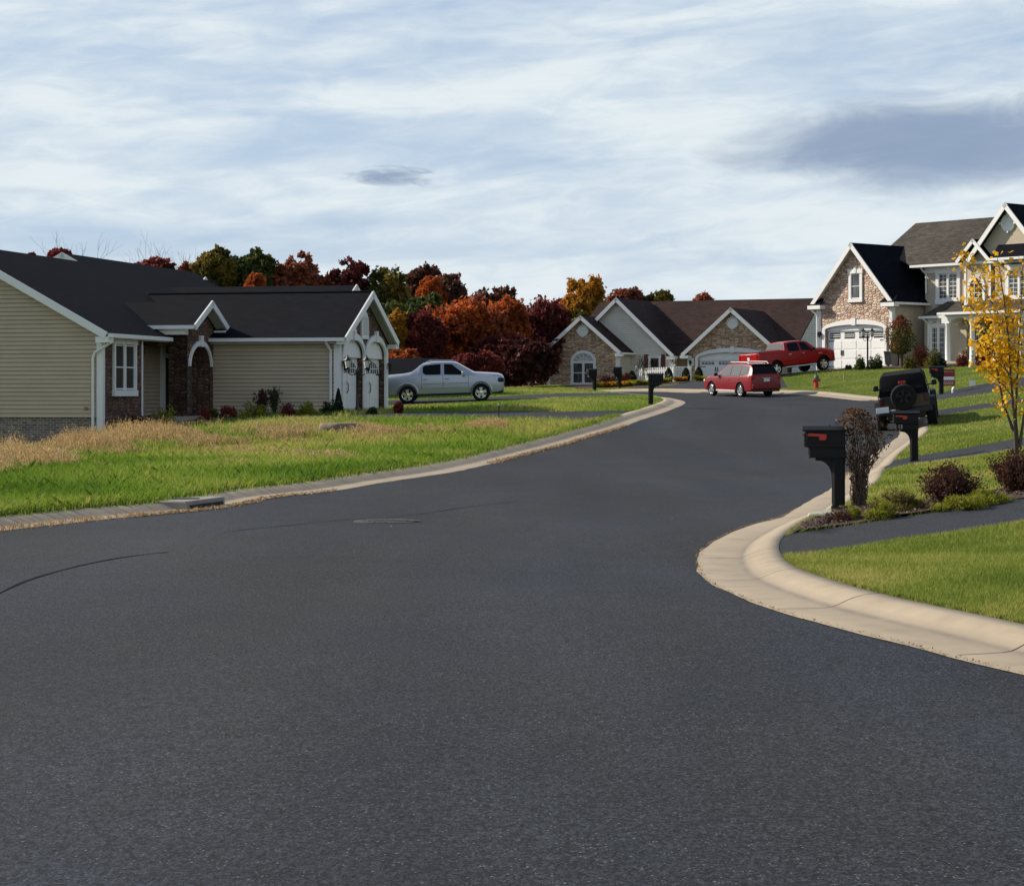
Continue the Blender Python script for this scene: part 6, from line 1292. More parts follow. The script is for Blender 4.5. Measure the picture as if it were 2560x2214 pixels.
# fire hydrant
x, y, z = gp(2041, 103.5); t = thing('fire_hydrant', 'red fire hydrant with a green bonnet on the lawn slope', 'fire hydrant', (x, y, z), R(20))
g = MB(); g.lathe([(.15, -.05), (.15, .03), (.10, .05), (.095, .38), (.13, .40), (.13, .44), (.12, .47)], 16); g.build('barrel', M_HYDR, t, True)
g = MB(); g.lathe([(.125, .47), (.13, .50), (.115, .58), (.075, .65), (.03, .68), (.03, .73), (0, .73)], 16); g.build('bonnet', M_HYDG, t, True)
for a, rr in ((0, .055), (180, .055), (90, .075), ):
    M = Matrix.Rotation(R(a), 4, 'Z') @ Matrix.Translation((.09, 0, .42 if a != 90 else .36)) @ Matrix.Rotation(R(90), 4, 'Y'); g = MB(); g.lathe([(rr, 0), (rr, .06), (rr + .015, .06), (rr + .015, .1), (.02, .11), (.02, .13), (0, .13)], 12, M); g.build('outlet_cap', M_HYDR, t, True)
# wooden survey stake
x, y, z = gp(2110, 106); g = MB(); g.bbox(-.03, .03, -.02, .02, -.1, .40, .005); g.mesh([(-.03, -.02, .40), (.03, -.02, .40), (.03, .02, .40), (-.03, .02, .40), (0, 0, .45)], [(0, 1, 4), (1, 2, 4), (2, 3, 4), (3, 0, 4)]); o_ = g.build('survey_stake', M_WOOD); o_.location = (x, y, z); tag(o_, 'pale wooden stake in the lawn right of the hydrant', 'stake')
# lawn sign
x, y, z = gp(2372, 92); t = thing('yard_sign', 'red and white yard sign in a thin wire frame', 'sign', (x, y, z), R(-8))
g = MB(); g.tube([(-.30, 0, -.1), (-.30, 0, .88), (.26, 0, .88), (.26, 0, -.1)], .012, 6); g.build('wire_frame', M_IRON, t)
g = MB(); g.bbox(-.26, .24, -.012, .012, .10, .82, .004); pn = g.build('sign_panel', M_SIGNR, t)
g = MB(); g.box(-.255, .235, -.016, -.0125, .36, .50); g.build('white_band', M_PVC, pn)
g = MB()
for k, (zz, n) in enumerate(((.27, 5), (.19, 6), (.72, 4))):
    for i in range(n):
        if k < 2: g.box(-.23 + i * .44 / n, -.23 + (i + .72) * .44 / n, -.016, -.0125, zz - .03, zz + .025)
        else: g.box(-.2 + i * .4 / n, -.2 + (i + .6) * .4 / n, -.016, -.0125, zz - .018, zz + .012)
g.build('sign_lettering', mat('faded_white_print', col=(.55, .40, .40), rough=.6), pn)
x, y, z = gp(2431, 84.5); t = thing('small_sign', 'small blank white sign on a thin stake beside the driveway', 'sign', (x, y, z), R(-5)); g = MB(); g.bbox(-.105, .105, -.006, .006, .17, .39, .003); g.build('sign_board', M_PVC, t); g = MB(); g.tube([(0, .012, -.1), (0, .012, .3)], .008, 6); g.build('stake', M_IRON, t)
x, y, z = gp(2382, 84.8); t = thing('vent_pipe', 'short white curved pipe end at the driveway edge', 'pipe', (x, y, z)); g = MB(); g.tube([(0, 0, -.1), (0, 0, .13), (.02, 0, .18), (.06, 0, .20)], [.045, .05, .06, .065], 10); g.build('pipe', M_PVC, t, True); g = MB(); g.lathe([(.05, 0), (.05, .01)], 10, Matrix.Translation((.062, 0, .202)) @ Matrix.Rotation(R(70), 4, 'Y')); g.build('pipe_mouth', M_DARK, t)
x, y, z = gp(1247, 72); t = thing('utility_marker', 'thin dark marker post with a pale cap in the rough grass', 'post', (x, y, z)); g = MB(); g.lathe([(.025, -.1), (.025, .36), (.035, .36), (.035, .40)], 8); g.build('post', M_IRON, t); g = MB(); g.lathe([(.036, .40), (.036, .45), (.02, .47), (0, .47)], 8); g.build('cap', M_GALV, t)
# lamp posts
def lamp_post(label, X, Y, h, sep, rot, small=1.0):
    z = g1(X, Y) + KH; t = thing('lamp_post', label, 'lamp post', (X, Y, z), R(rot), 'twin lantern lamp posts')
    g = MB(); g.lathe([(.11, -.05), (.11, .10), (.07, .2), (.05, .3), (.042, h - .2), (.055, h - .18), (.06, h - .05), (.03, h), (.015, h + .12), (0, h + .14)], 12); g.build('post', M_IRON, t, True)
    for s in (-1, 1):
        g = MB(); g.tube([(0, 0, h - .12)] + [(s * sep * (1 - math.cos(a)) / 1.0 * .5 * 1.0 + 0, 0, h - .12 - .13 * math.sin(a)) for a in np.linspace(.4, math.pi * .85, 7)] + [(s * sep, 0, h - .02)], .016, 6); a_ = g.build('arm', M_IRON, t, True)
        T_ = Matrix.Translation((s * sep, 0, h)); g = MB(); g.lathe([(.03, -.03), (.075, .0), (.08, .02), (.125, .24), (.13, .25)], 6, T_); l = g.build('lantern', M_LAMPG, t)
        g = MB(); g.lathe([(.02, -.06), (.06, -.04), (.085, .0), (.07, .025)], 6, T_); g.lathe([(.145, .245), (.15, .26), (.06, .36), (.02, .40), (.02, .44), (0, .45)], 6, T_)
        for k in range(6): a = math.pi / 3 * k; g.beam((s * sep + .08 * math.cos(a), .08 * math.sin(a), h + .02), (s * sep + .128 * math.cos(a), .128 * math.sin(a), h + .25), (math.cos(a), math.sin(a), 0), .014, .014)
        g.build('lantern_cage', M_IRON, l)
x, y, z = gp(893, 74.2); lamp_post('black twin lantern lamp post before the arched garage doors', x, y, 1.62, .33, 10)
x, y, z = gp(2169, 113.5); lamp_post('black twin lantern lamp post among shrubs by the white garage door', x, y, 1.78, .24, -20)
# wheeled bins
for i, (u, Y, lab) in enumerate(((2226, 116.2, 'black wheeled bin close to the stone garage corner'), (2243, 115.6, 'black wheeled bin next to the small maple trunk'))):
    x, y, z = gp(u, Y); t = thing('wheeled_bin', lab, 'bin', (x, y, z), R(-40 - 12 * i), 'wheeled bins by the garage')
    g = MB(); a, b = .25, .31; g.mesh([(-a, -a, .08), (a, -a, .08), (a, a, .08), (-a, a, .08), (-b, -b, .95), (b, -b, .95), (b, b, .95), (-b, b, .95)], [(3, 2, 1, 0), (0, 1, 5, 4), (1, 2, 6, 5), (2, 3, 7, 6), (3, 0, 4, 7), (4, 5, 6, 7)]); g.bbox(-.34, .34, -.34, .34, .90, .96, .02); t.scale = (.82, .82, .8); g.build('bin_body', M_BIN, t)
    g = MB(); g.bbox(-.35, .35, -.36, .40, .96, 1.03, .04); g.build('lid', M_BIN, t); g = MB(); g.tube([(-.3, .42, .92), (.3, .42, .92)], .02, 6); g.build('handle', M_BIN, t)
    for s in (-1, 1): g = MB(); g.lathe([(.12, -.03), (.12, .03)], 14, Matrix.Translation((s * .28, .25, .12)) @ Matrix.Rotation(R(90), 4, 'Y')); g.build('wheel', M_RUB, t)
# cream garden statue by the porch
x, y, z = gp(2431, 107.5); t = thing('garden_statue', 'small cream garden statue on a plinth before the porch', 'statue', (x, y, z)); g = MB(); g.bbox(-.16, .16, -.16, .16, -.05, .12, .02); g.build('plinth', M_CLOTH, t); g = MB(); g.lathe([(.13, .12), (.16, .2), (.10, .38), (.07, .48), (.11, .56), (.10, .64), (.05, .70), (.075, .76), (.07, .84), (0, .88)], 14); g.build('figure', M_CLOTH, t, True)
# boulder in the weeds
import bmesh
def rock(label, u, Y, sx, sy, sz, seed):
    bm = bmesh.new(); bmesh.ops.create_icosphere(bm, subdivisions=4, radius=1); r = np.random.default_rng(seed); ds = r.normal(0, 1, (9, 3)); ds /= np.linalg.norm(ds, axis=1)[:, None]; lv = r.uniform(.62, .92, 9)
    from mathutils import noise as mn
    for v in bm.verts:
        p = v.co.copy()
        for d, l in zip(ds, lv):
            q = p.dot(Vector(d))
            if q > l: p -= Vector(d) * (q - l) * .85
        p *= 1 + .12 * mn.noise(p * 2.3) + .05 * mn.noise(p * 7)
        if p.z > .6: p.z = .6 + (p.z - .6) * .3
        v.co = (p.x * sx, p.y * sy, p.z * sz)
    me = bpy.data.meshes.new('boulder'); bm.to_mesh(me); bm.free(); auto_uv(me); me.polygons.foreach_set('use_smooth', np.ones(len(me.polygons), bool))
    o_ = link('boulder', me, M_ROCK); x, y, z = gp(u, Y); o_.location = (x, y, z + sz * .1); return tag(o_, label, 'boulder')
rock('long flat topped boulder lying in the dry weeds', 852, 61.5, .72, .35, .36, 4)
# storm inlet on the left kerb, concrete stub at the near mailbox, manhole
a, b = unp(430, 1262, .1), unp(578, 1243, .1); mx, my = (a[0] + b[0]) / 2, (a[1] + b[1]) / 2; ang = math.atan2(b[1] - a[1], b[0] - a[0]); L = math.hypot(b[0] - a[0], b[1] - a[1])
t = thing('storm_inlet', 'concrete storm drain inlet set into the left kerb', 'storm drain', (mx, my, g1(mx, my)), ang)
g = MB(); L *= .66; g.bbox(-L / 2, L / 2, -.06, .74, -.1, .135, .02); g.build('slab', mat('weathered_concrete', speck((.27, .25, .22), .35, 9), rough=.9), t); g = MB(); g.box(-L / 2 + .12, L / 2 - .12, -.075, -.05, -.02, .07); g.build('opening', M_DARK, t); g = MB(); g.lathe([(.25, .135), (.25, .147), (0, .15)], 20, Matrix.Translation((0, .32, 0))); g.build('lid', M_CAST, t)
a = unp(2052, 1283, .12); g = MB(); g.bbox(-.17, .17, -.42, .42, -.1, .14, .025); o_ = g.build('concrete_block', M_CONC); o_.location = (a[0] + .1, a[1], g1(*a)); o_.rotation_euler = (0, 0, R(-24)); tag(o_, 'pale concrete block at the kerb beside the vine mailbox', 'concrete block')
a = unp(965, 1304); z = g1(*a); t = thing('manhole_cover', 'round iron manhole cover set in the asphalt', 'manhole cover', (a[0], a[1], z)); g = MB(); g.lathe([(.46, .0), (.46, .012), (.38, .014), (.36, .008)], 32); g.build('ring', M_CAST, t); g = MB(); g.lathe([(.355, 0), (.355, .013), (.0, .015)], 32)
for i in range(-4, 5):
    for j in range(-4, 5):
        if i * i + j * j < 17: g.box(i * .075 - .025, i * .075 + .025, j * .075 - .025, j * .075 + .025, .014, .021)
g.build('cover', M_CAST, t)
q = MB(); P = [unp(u, v) for u, v in ((940, 1302), (1050, 1304), (1050, 1305.4), (940, 1303.6))]; q.poly([(x, y, g1(x, y) + .025) for x, y in P]); struct(q.build('road_joint', M_CAST))
# picket fence: two runs
pf = thing('picket_fence', 'low white picket fence in front of the brown roofed house', 'fence', gp(1590.6, 139.5)); base = Vector(pf.location)
def fence_run(A, B, n):
    A, B = Vector(A) - base, Vector(B) - base; d = (B - A); L = d.length; dn = Vector((d.x, d.y, 0)).normalized(); nm = Vector((dn.y, -dn.x, 0))
    g = MB()
    for i in range(n):
        p = A + d * ((i + .5) / n); w_ = L / n * .30
        P = [p - dn * w_ + nm * .03, p + dn * w_ + nm * .03]; hh = 1.02
        g.mesh([tuple(P[0] + Vector((0, 0, .05))), tuple(P[1] + Vector((0, 0, .05))), tuple(P[1] + Vector((0, 0, hh - .06))), tuple(p + nm * .03 + Vector((0, 0, hh))), tuple(P[0] + Vector((0, 0, hh - .06)))] + [tuple(q + nm * -.022 + Vector((0, 0, zz))) for q, zz in ((P[0], .05), (P[1], .05), (P[1], hh - .06), (p + nm * .03, hh), (P[0], hh - .06))], [(0, 1, 2, 3, 4), (9, 8, 7, 6, 5), (0, 5, 6, 1), (1, 6, 7, 2), (2, 7, 8, 3), (3, 8, 9, 4), (4, 9, 5, 0)])
    g.build('picket_panel', M_PVC, pf)
    for zz in (.28, .82): g = MB(); g.beam(tuple(A + Vector((0, 0, zz))), tuple(B + Vector((0, 0, zz))), (0, 0, 1), .05, .09); g.build('rail', M_PVC, pf)
def fpost(A):
    A = Vector(A) - base; g = MB(); g.bbox(A.x - .075, A.x + .075, A.y - .075, A.y + .075, A.z - .1, A.z + 1.1, .01); g.mesh([(A.x - .09, A.y - .09, A.z + 1.1), (A.x + .09, A.y - .09, A.z + 1.1), (A.x + .09, A.y + .09, A.z + 1.1), (A.x - .09, A.y + .09, A.z + 1.1), (A.x, A.y, A.z + 1.18)], [(0, 1, 4), (1, 2, 4), (2, 3, 4), (3, 0, 4), (3, 2, 1, 0)]); g.build('post', M_PVC, pf)
fa, fb, fc = gp(1590.6, 139.5), gp(1685.6, 137.5), gp(1737, 143); fence_run(fa, fb, 17); fence_run(fb, fc, 14)
for q in (fa, fb, fc): fpost(q)
# ------------------------------------------------------------------ vegetation
def leaves(name, Cn, size, m, parent=None, flat=0.0, tint=None, aspect=.6):
    n = len(Cn); a = rng.normal(0, 1, (n, 3)); a /= np.linalg.norm(a, axis=1)[:, None]; q = rng.normal(0, 1, (n, 3)); q[:, 2] += flat; b = np.cross(a, q); b /= np.linalg.norm(b, axis=1)[:, None] + 1e-9
    s = size * rng.uniform(.6, 1.35, (n, 1)); fold = np.cross(a, b) * s * .18
    V = np.stack([Cn - a * s, Cn + b * s * aspect + fold, Cn + a * s, Cn - b * s * aspect + fold], 1).reshape(-1, 3)
    return np_mesh(name, V, 4, m, parent, rng.random(n) if tint is None else tint)
def limb_tree(mb, p, d, L, r, depth, tips, spread=.55, up=.25, nmax=3, rr=None):
    rr = rr or random; q = [Vector(p)]; d = Vector(d).normalized(); k = 3
    for i in range(k):
        d = (d + Vector((rr.uniform(-1, 1), rr.uniform(-1, 1), rr.uniform(-.3, .7))) * .13).normalized(); q.append(q[-1] + d * L / k)
    mb.tube(q, [r * (1 - .13 * i) for i in range(k + 1)], 6 if depth > 1 else 4, False)
    if depth <= 0: tips.append(q[-1]); return
    for c in range(rr.randint(2, nmax)):
        a = rr.uniform(0, 6.283); o_ = d.orthogonal().normalized(); o_ = Matrix.Rotation(a, 3, d) @ o_
        nd = (d + o_ * rr.uniform(spread * .6, spread * 1.4) + Vector((0, 0, up))).normalized(); s = q[-1] if c == 0 else q[rr.randint(2, 3)]
        limb_tree(mb, s, nd, L * rr.uniform(.62, .82), r * .62, depth - 1, tips, spread, up, nmax, rr)
def far_tree(label, u, vtop, hw, Y, m, dens=1.0, vbot=None, bare=.0, sparse=0.0, m2=None, seed=0, leaf=.18, grp='autumn trees beyond the houses'):
    rr = random.Random(seed * 7 + 3); X = (u - U0) / F * Y; z0 = g1(X, Y) + KH; ztop = CH - (vtop - HOR) / F * Y; Hh = ztop - z0; wx = hw * (1.2 if not bare else 1.0) / F * Y
    zc0 = z0 + Hh * (.28 if vbot is None else max(.02, (CH - (vbot - HOR) / F * Y - z0) / Hh)); t = thing('autumn_tree', label, 'tree', (X, Y, z0), 0, grp)
    g = MB(); tips = []; th = min((zc0 - z0) + Hh * .10, Hh * (.42 if bare else .66))
    g.tube([(0, 0, -.3), (0, 0, th * .5), (rr.uniform(-.2, .2), rr.uniform(-.2, .2), th)], [Hh * .022, Hh * .018, Hh * .015], 8, False)
    Lm = max(.04 * Hh, (.93 * Hh - th * .92) / 2.75) * (1.3 if bare else .92)
    for k in range(6 if bare else 5 if hw > 45 else 0):
        a = k * (1.047 if bare else 1.256) + rr.uniform(-.3, .3); limb_tree(g, (0, 0, th * rr.uniform(.8, 1.0)), (math.cos(a) * .62, math.sin(a) * .62, rr.uniform(1.0, 1.7)), Lm * rr.uniform(.72, 1.0), Hh * (.0055 if bare else .009), 4 if bare else 3 if sparse else 2, tips, .5, .22, 3, rr)
    g.build('trunk', M_BARK if not bare else M_TWIGG, t, False, fix=False)
    if bare >= 1: return t
    cz = (zc0 + ztop) / 2 - z0; hz = (ztop - zc0) / 2; r_ = np.random.default_rng(seed + 50); nl = int(13 * dens) + 4; P = []; tn = []
    ga = 2.39996
    for i in range(nl):                                     # lobes of foliage, each a shell of small sprays
        q = (i + .5) / nl; zz = 1 - 1.75 * q; rho = math.sqrt(max(.02, 1 - zz * zz)) * r_.uniform(.72, 1.0); c = np.array([math.cos(ga * i) * rho, math.sin(ga * i) * rho, zz]) * r_.uniform(.55, .74); lr = r_.uniform(.20, .46) * (1.15 if zz > .5 else 1)
        lt = r_.uniform(.1, .9); ns = int((26 if not sparse else 11) * dens ** .3)
        for _ in range(ns):
            d = r_.normal(0, 1, 3); d /= np.linalg.norm(d); sc = c + d * lr * r_.uniform(.62, 1.05); k = int(r_.integers(18, 40) * (1 if not sparse else .7)); sp = r_.normal(0, .058, (k, 3)); P.append(sc + sp); tn.append(np.clip(r_.normal(lt, .16, k), 0, 1))
    if not sparse: k = 700; d = r_.normal(0, 1, (k, 3)); d /= np.linalg.norm(d, axis=1)[:, None]; P.append(d * r_.random((k, 1)) ** .5 * .6); tn.append(r_.random(k))
    P = np.vstack(P); tn = np.concatenate(tn); P = P * np.array([wx, wx * .8, hz]) + [0, 0, cz]
    ok = P[:, 2] > .1; leaves('crown', P[ok], leaf, m, t, tint=tn[ok]); return t
TREES = [
 ('small reddish crown tip showing above the left roof edge', 75, 634, 14, 150, L_MAROON, dict(vbot=700)),
 ('dark red tree behind the white gable peak', 152, 622, 36, 150, L_RED, dict(vbot=720)),
 ('bare grey tree standing left of the maroon topped tree', 236, 634, 45, 170, L_GREY, dict(bare=1)),
 ('maroon round topped tree over the far dark roof', 385, 644, 62, 150, L_MAROON, dict(vbot=760)),
 ('yellow green tree low beside the maroon crown', 345, 668, 32, 148, L_OLIVE, dict(vbot=780)),
 ('tall pale bare tree between the maroon and olive crowns', 470, 624, 48, 172, L_GREY, dict(bare=1)),
 ('slim bare tree just left of the taller bare tree', 432, 640, 36, 172, L_GREY, dict(bare=1)),
 ('small brown tree at the foot of the bare trees', 460, 664, 22, 146, L_RUST, dict(vbot=780)),
 ('broad olive oak with sky gaps in its crown', 532, 622, 60, 150, L_OLIVE, dict(dens=.85, vbot=770)),
 ('dark green oak touching the olive oak', 600, 642, 36, 152, L_GREEN, dict(vbot=770, dens=.9)),
 ('tall ragged dark green oak with a knobbly top', 650, 621, 42, 150, L_GREEN, dict(dens=.75, vbot=770)),
 ('small orange bush crown under the ragged oak', 640, 690, 26, 140, L_ORANGE, dict(vbot=790)),
 ('rust red tree right of the ragged green oak', 738, 643, 62, 150, L_RUST, dict(vbot=800)),
 ('low rust tree between the rust tree and the thin crown', 812, 692, 42, 152, L_RUST, dict(vbot=800)),
 ('thin maroon crown with sky showing all through it', 880, 646, 54, 150, L_MAROON, dict(sparse=1, vbot=800)),
 ('yellow olive rounded tree over the garage peak', 972, 668, 66, 150, L_OLIVE, dict(vbot=880)),
 ('tall brown oak with a bumpy dark crown', 1062, 663, 48, 160, L_BROWN, dict(vbot=830)),
 ('dark brown oak spreading right of the bumpy brown oak', 1122, 681, 50, 158, L_BROWN, dict(vbot=830)),
 ('small orange crown below the two brown oaks', 1076, 700, 34, 146, L_ORANGE, dict(vbot=800)),
 ('dark green tree under the small orange crown', 1060, 738, 62, 142, L_GREEN, dict(vbot=880)),
 ('green tree low against the right slope of the garage roof', 985, 752, 44, 138, L_GREEN, dict(vbot=930)),
 ('yellow and green small tree just beyond the garage eave', 994, 784, 30, 136, L_GOLD, dict(vbot=940)),
 ('maroon shaded tree left of the great orange tree', 1058, 774, 44, 136, L_MAROON, dict(vbot=930)),
 ('great orange tree behind the silver pickup', 1150, 737, 104, 140, L_ORANGE, dict(vbot=968, dens=1.5)),
 ('glowing orange tree right of the great orange tree', 1262, 746, 58, 142, L_ORANGE, dict(vbot=920, dens=1.1)),
 ('thin brown crown rising over the orange trees', 1218, 716, 44, 165, L_BROWN, dict(sparse=1, vbot=850)),
 ('thin grey brown crown right of the other thin brown crown', 1262, 716, 36, 166, L_BROWN, dict(sparse=1, vbot=850)),
 ('orange tree low behind the garage corner', 1010, 872, 50, 134, L_ORANGE, dict(vbot=970)),
 ('big maroon tree centre right beyond the lawn', 1352, 752, 84, 146, L_MAROON, dict(vbot=972, dens=1.5)),
 ('maroon tree left half of the dark red thicket', 1270, 840, 78, 138, L_MAROON, dict(vbot=975, dens=1.3)),
 ('very dark red round tree near the stone wing', 1330, 850, 58, 130, L_DKMAROON, dict(vbot=962, dens=1.3)),
 ('dark red bushy tree touching the stone wing', 1385, 830, 40, 150, L_DKMAROON, dict(vbot=975, dens=1.2)),
 ('low crimson thicket tree behind the pickup hood', 1200, 880, 62, 134, L_RED, dict(vbot=985, dens=1.2)),
 ('red brown tree just left of the golden tree', 1412, 742, 40, 160, L_RED, dict(vbot=900)),
 ('golden brown tree rising above the stone wing roof', 1462, 702, 56, 158, L_GOLD, dict(vbot=880, dens=1.1)),
 ('olive tree low between gold tree and stone gable', 1440, 776, 40, 156, L_OLIVE, dict(vbot=920)),
 ('wide brown green tree low between maroon and olive crowns', 470, 676, 46, 160, L_OLIVE, dict(vbot=790)),
 ('rust tree showing between the two left oaks', 575, 662, 40, 162, L_RUST, dict(vbot=790)),
 ('olive tree filling the gap right of the ragged oak', 700, 676, 36, 158, L_OLIVE, dict(vbot=800)),
 ('brown tree low behind the thin maroon crown', 858, 694, 50, 160, L_BROWN, dict(vbot=830)),
 ('orange red tree between the brown oaks and the orange giant', 1185, 745, 50, 150, L_RUST, dict(vbot=900)),
 ('far rust tree filling behind the olive oaks', 610, 682, 95, 190, L_RUST, dict(vbot=790)),
 ('far orange tree filling behind the rust and thin crowns', 800, 696, 95, 192, L_ORANGE, dict(vbot=800)),
 ('far rust tree behind the gap right of the dark brown oaks', 1215, 738, 90, 196, L_RUST, dict(vbot=900)),
 ('far red tree behind the gap left of the golden tree', 1370, 766, 80, 196, L_RED, dict(vbot=900)),
 ('rust brown tree behind the brown roof ridge', 1565, 720, 58, 175, L_RUST, dict(vbot=830)),
 ('olive tree peeping over the brown roof ridge', 1650, 732, 42, 175, L_OLIVE, dict(vbot=830)),
 ('orange brown crown tip over the middle of the brown roof', 1759, 735, 34, 175, L_RUST, dict(vbot=830)),
]
for i, (lab, u, vt, hw, Y, m, kw) in enumerate(TREES): far_tree(lab, u, vt, hw, Y, m, seed=i, **kw)

n = 26000; x = rng.uniform(-75, 45, n); y = rng.uniform(150, 196, n); h = (2.2 + 1.4 * np.sin(x * .37) + 1.1 * np.sin(x * 1.1 + y)) * rng.random(n) ** .6; P = np.c_[x, y, gz(x, y) + KH + np.abs(h)]
stuff(leaves('undergrowth', P, .34, L_DKMAROON))

def shrub(label, u, Y, w_, h, m, n=900, leaf=.05, kind='shrub', shape='mound', group=None, name='shrub', lumps=14, grow=1.0, aspect=.6):
    X, Yy, z0 = gp(u, Y) if Y < 200 else (*unp(u, Y, KH), 0)
    if Y >= 200: z0 = g1(X, Yy) + KH
    t = thing(name, label, kind, (X, Yy, z0), rng.uniform(0, 6), group); w_ *= grow; h *= grow
    P = []
    if shape == 'mound':
        for _ in range(lumps):
            c = rng.uniform(-1, 1, 3); c[2] = abs(c[2]); l = np.linalg.norm(c); c = c / max(l, 1e-3) * rng.uniform(.25, .72); k = n // lumps; d = rng.normal(0, 1, (k, 3)); d /= np.linalg.norm(d, axis=1)[:, None]; P.append(c + d * rng.random((k, 1)) ** .4 * rng.uniform(.25, .42))
        P = np.vstack(P); P = P[P[:, 2] > -.02] * [w_ / 2, w_ / 2, h]
    elif shape == 'egg':
        k = n; th = rng.uniform(0, 6.283, k); q = rng.random(k); r = np.sin(np.pi * np.clip(q * .86 + .14, 0, 1)) ** .6 * (1 - .25 * q); rr = r * rng.uniform(.86, 1.02, k); P = np.stack([np.cos(th) * rr * w_ / 2, np.sin(th) * rr * w_ / 2, q * h], 1)
    elif shape == 'cone':
        k = n; th = rng.uniform(0, 6.283, k); q = rng.random(k); rr = (1 - q) ** .8 * rng.uniform(.75, 1.05, k); P = np.stack([np.cos(th) * rr * w_ / 2, np.sin(th) * rr * w_ / 2, q * h], 1)
    elif shape == 'spray':                                  # upright twiggy fan
        k = 110; th = rng.uniform(0, 6.283, k); ti = np.abs(rng.normal(0, .5, k)); L = h * rng.uniform(.6, 1.08, k); D = np.stack([np.cos(th) * ti * w_ / h * .7, np.sin(th) * ti * w_ / h * .7, np.ones(k)], 1); D /= np.linalg.norm(D, axis=1)[:, None]
        g = MB()
        for i in range(k): e = D[i] * L[i]; g.tube([(0, 0, 0), tuple(e * .5 + rng.normal(0, .02, 3)), tuple(e)], [.008, .006, .003], 4, False)
        g.build('stems', M_TWIG, t, fix=False); i = rng.integers(0, k, n); s = rng.random(n) ** .6; P = D[i] * (L[i] * (.2 + .82 * s))[:, None] + rng.normal(0, .022 + .02 * w_, (n, 3))
    if shape != 'spray':
        g = MB()
        for i in range(6):
            a = i * 1.05; g.tube([(0, 0, -.05), (math.cos(a) * w_ * .12, math.sin(a) * w_ * .12, h * .4), (math.cos(a) * w_ * .25, math.sin(a) * w_ * .25, h * .7)], [.02, .014, .006], 5, False)
        g.build('stems', M_BARK, t, fix=False)
    leaves('foliage', P, leaf, m, t, aspect=aspect); return t
def tuft(label, u, Y, w_, h, m, n, wd, name='ornamental_grass', kind='grass clump', group=None):
    X, Yy, z0 = gp(u, Y) if Y < 200 else (*unp(u, Y, KH), 0)
    if Y >= 200: z0 = g1(X, Yy) + KH
    t = thing(name, label, kind, (X, Yy, z0), 0, group); th = rng.uniform(0, 6.283, n); r = rng.random(n) ** .6; L = h * rng.uniform(.6, 1.15, n)
    b = np.stack([np.cos(th) * r * w_ * .22, np.sin(th) * r * w_ * .22, 0 * r], 1); out = np.stack([np.cos(th), np.sin(th), 0 * r], 1) * (w_ * .42 * (r * .7 + .1))[:, None]
    mid = b + out * .45 + np.c_[0 * r, 0 * r, L * .75]; tip = b + out * 1.15 + np.c_[0 * r, 0 * r, L * rng.uniform(.55, 1.0, n)]; sd_ = np.stack([-np.sin(th), np.cos(th), 0 * r], 1) * wd / 2
    V = np.stack([b - sd_, b + sd_, mid + sd_, tip, mid - sd_], 1).reshape(-1, 3); np_mesh('blades', V, 5, m, t, rng.random(n)); return t
# bed by the near driveway
shrub('twiggy dark red burning bush next to the low yellow grass', 2376, 1262, 1.3, .50, L_BURN, 6500, .019, shape='spray', name='burning_bush', group='burning bushes by the near driveway')
shrub('larger burning bush cut off by the right edge of the view', 2545, 1232, 1.6, .62, L_BURN, 9500, .019, shape='spray', name='burning_bush', group='burning bushes by the near driveway')
for lab, u, v, w_, h, m in [('olive green feathery clump right of the vine', 2248, 1277, .95, .30, L_OLIVE), ('bright yellow green low clump nearest the driveway', 2208, 1297, .62, .23, L_LIME), ('long yellow green clump under the burning bush', 2405, 1273, .95, .24, L_LIME), ('yellow green clump between the two burning bushes', 2480, 1258, .7, .22, L_LIME), ('small red green tuft at the foot of the vine mailbox', 2098, 1305, .42, .16, L_BURN), ('small green tuft just left of the vine stems', 2128, 1301, .34, .19, L_LIME)]:
    X_, Y_ = unp(u, v, KH); shrub(lab, u, Y_, w_, h, m, int(4200 * w_), .030, kind='grass clump', group='low plants in the mulch bed', name='ornamental_grass', lumps=16, aspect=.16)
# dead clematis over the mailbox
X, Y, z0 = gp(2151, 31.05); t = thing('climbing_vine', 'dying brown vine with a few leaves climbing beside the mailbox', 'vine', (X, Y, z0)); rr = random.Random(5); px = lambda d: d / F * Y
cen = lambda h: (2140 + (-2 if h < .7 else 8 * (h - .7) / .6) - 2140) ; g = MB(); tips = []
hw_ = lambda h: np.interp(h, [0, .25, .55, .75, 1.0, 1.2, 1.36, 1.48], [.11, .13, .16, .30, .43, .42, .27, .07]); cx_ = lambda h: np.interp(h, [0, .6, 1.0, 1.48], [-.02, .0, .06, -.10])
for i in range(105):
    h1 = rr.uniform(.35, 1.45); a = rr.uniform(-1, 1); dpt = rr.uniform(-1, 1); pts = []
    for k in range(7):
        h = h1 * k / 6; pts.append((cx_(h) + hw_(h) * a * (.75 + .25 * math.sin(k * 1.7 + i)) + rr.uniform(-.02, .02), dpt * .13 + rr.uniform(-.02, .02), h))
    if h1 > .8 and rr.random() < .6: e = pts[-1]; pts.append((e[0] + rr.uniform(-.02, .12), e[1] + rr.uniform(-.05, .05), e[2] - rr.uniform(.05, .25)))
    g.tube(pts, [.0055] * (len(pts) - 1) + [.002], 4, False); tips += pts[2:]
g.build('stems', M_TWIG, t, fix=False)
n = 1900; h = 1.46 * rng.random(n) ** .62; a = rng.uniform(-1, 1, n); P = np.stack([cx_(h) + hw_(h) * a * rng.uniform(.5, 1.05, n), rng.normal(0, .09, n), h], 1)
hole = (np.abs(P[:, 0] - .06) < .12) & (np.abs(P[:, 2] - .92) < .16) & (rng.random(n) < .85); thin = (P[:, 2] < .62) & (rng.random(n) < .45); P = P[~(hole | thin)]
leaves('foliage', P, .024, L_VINE, t)
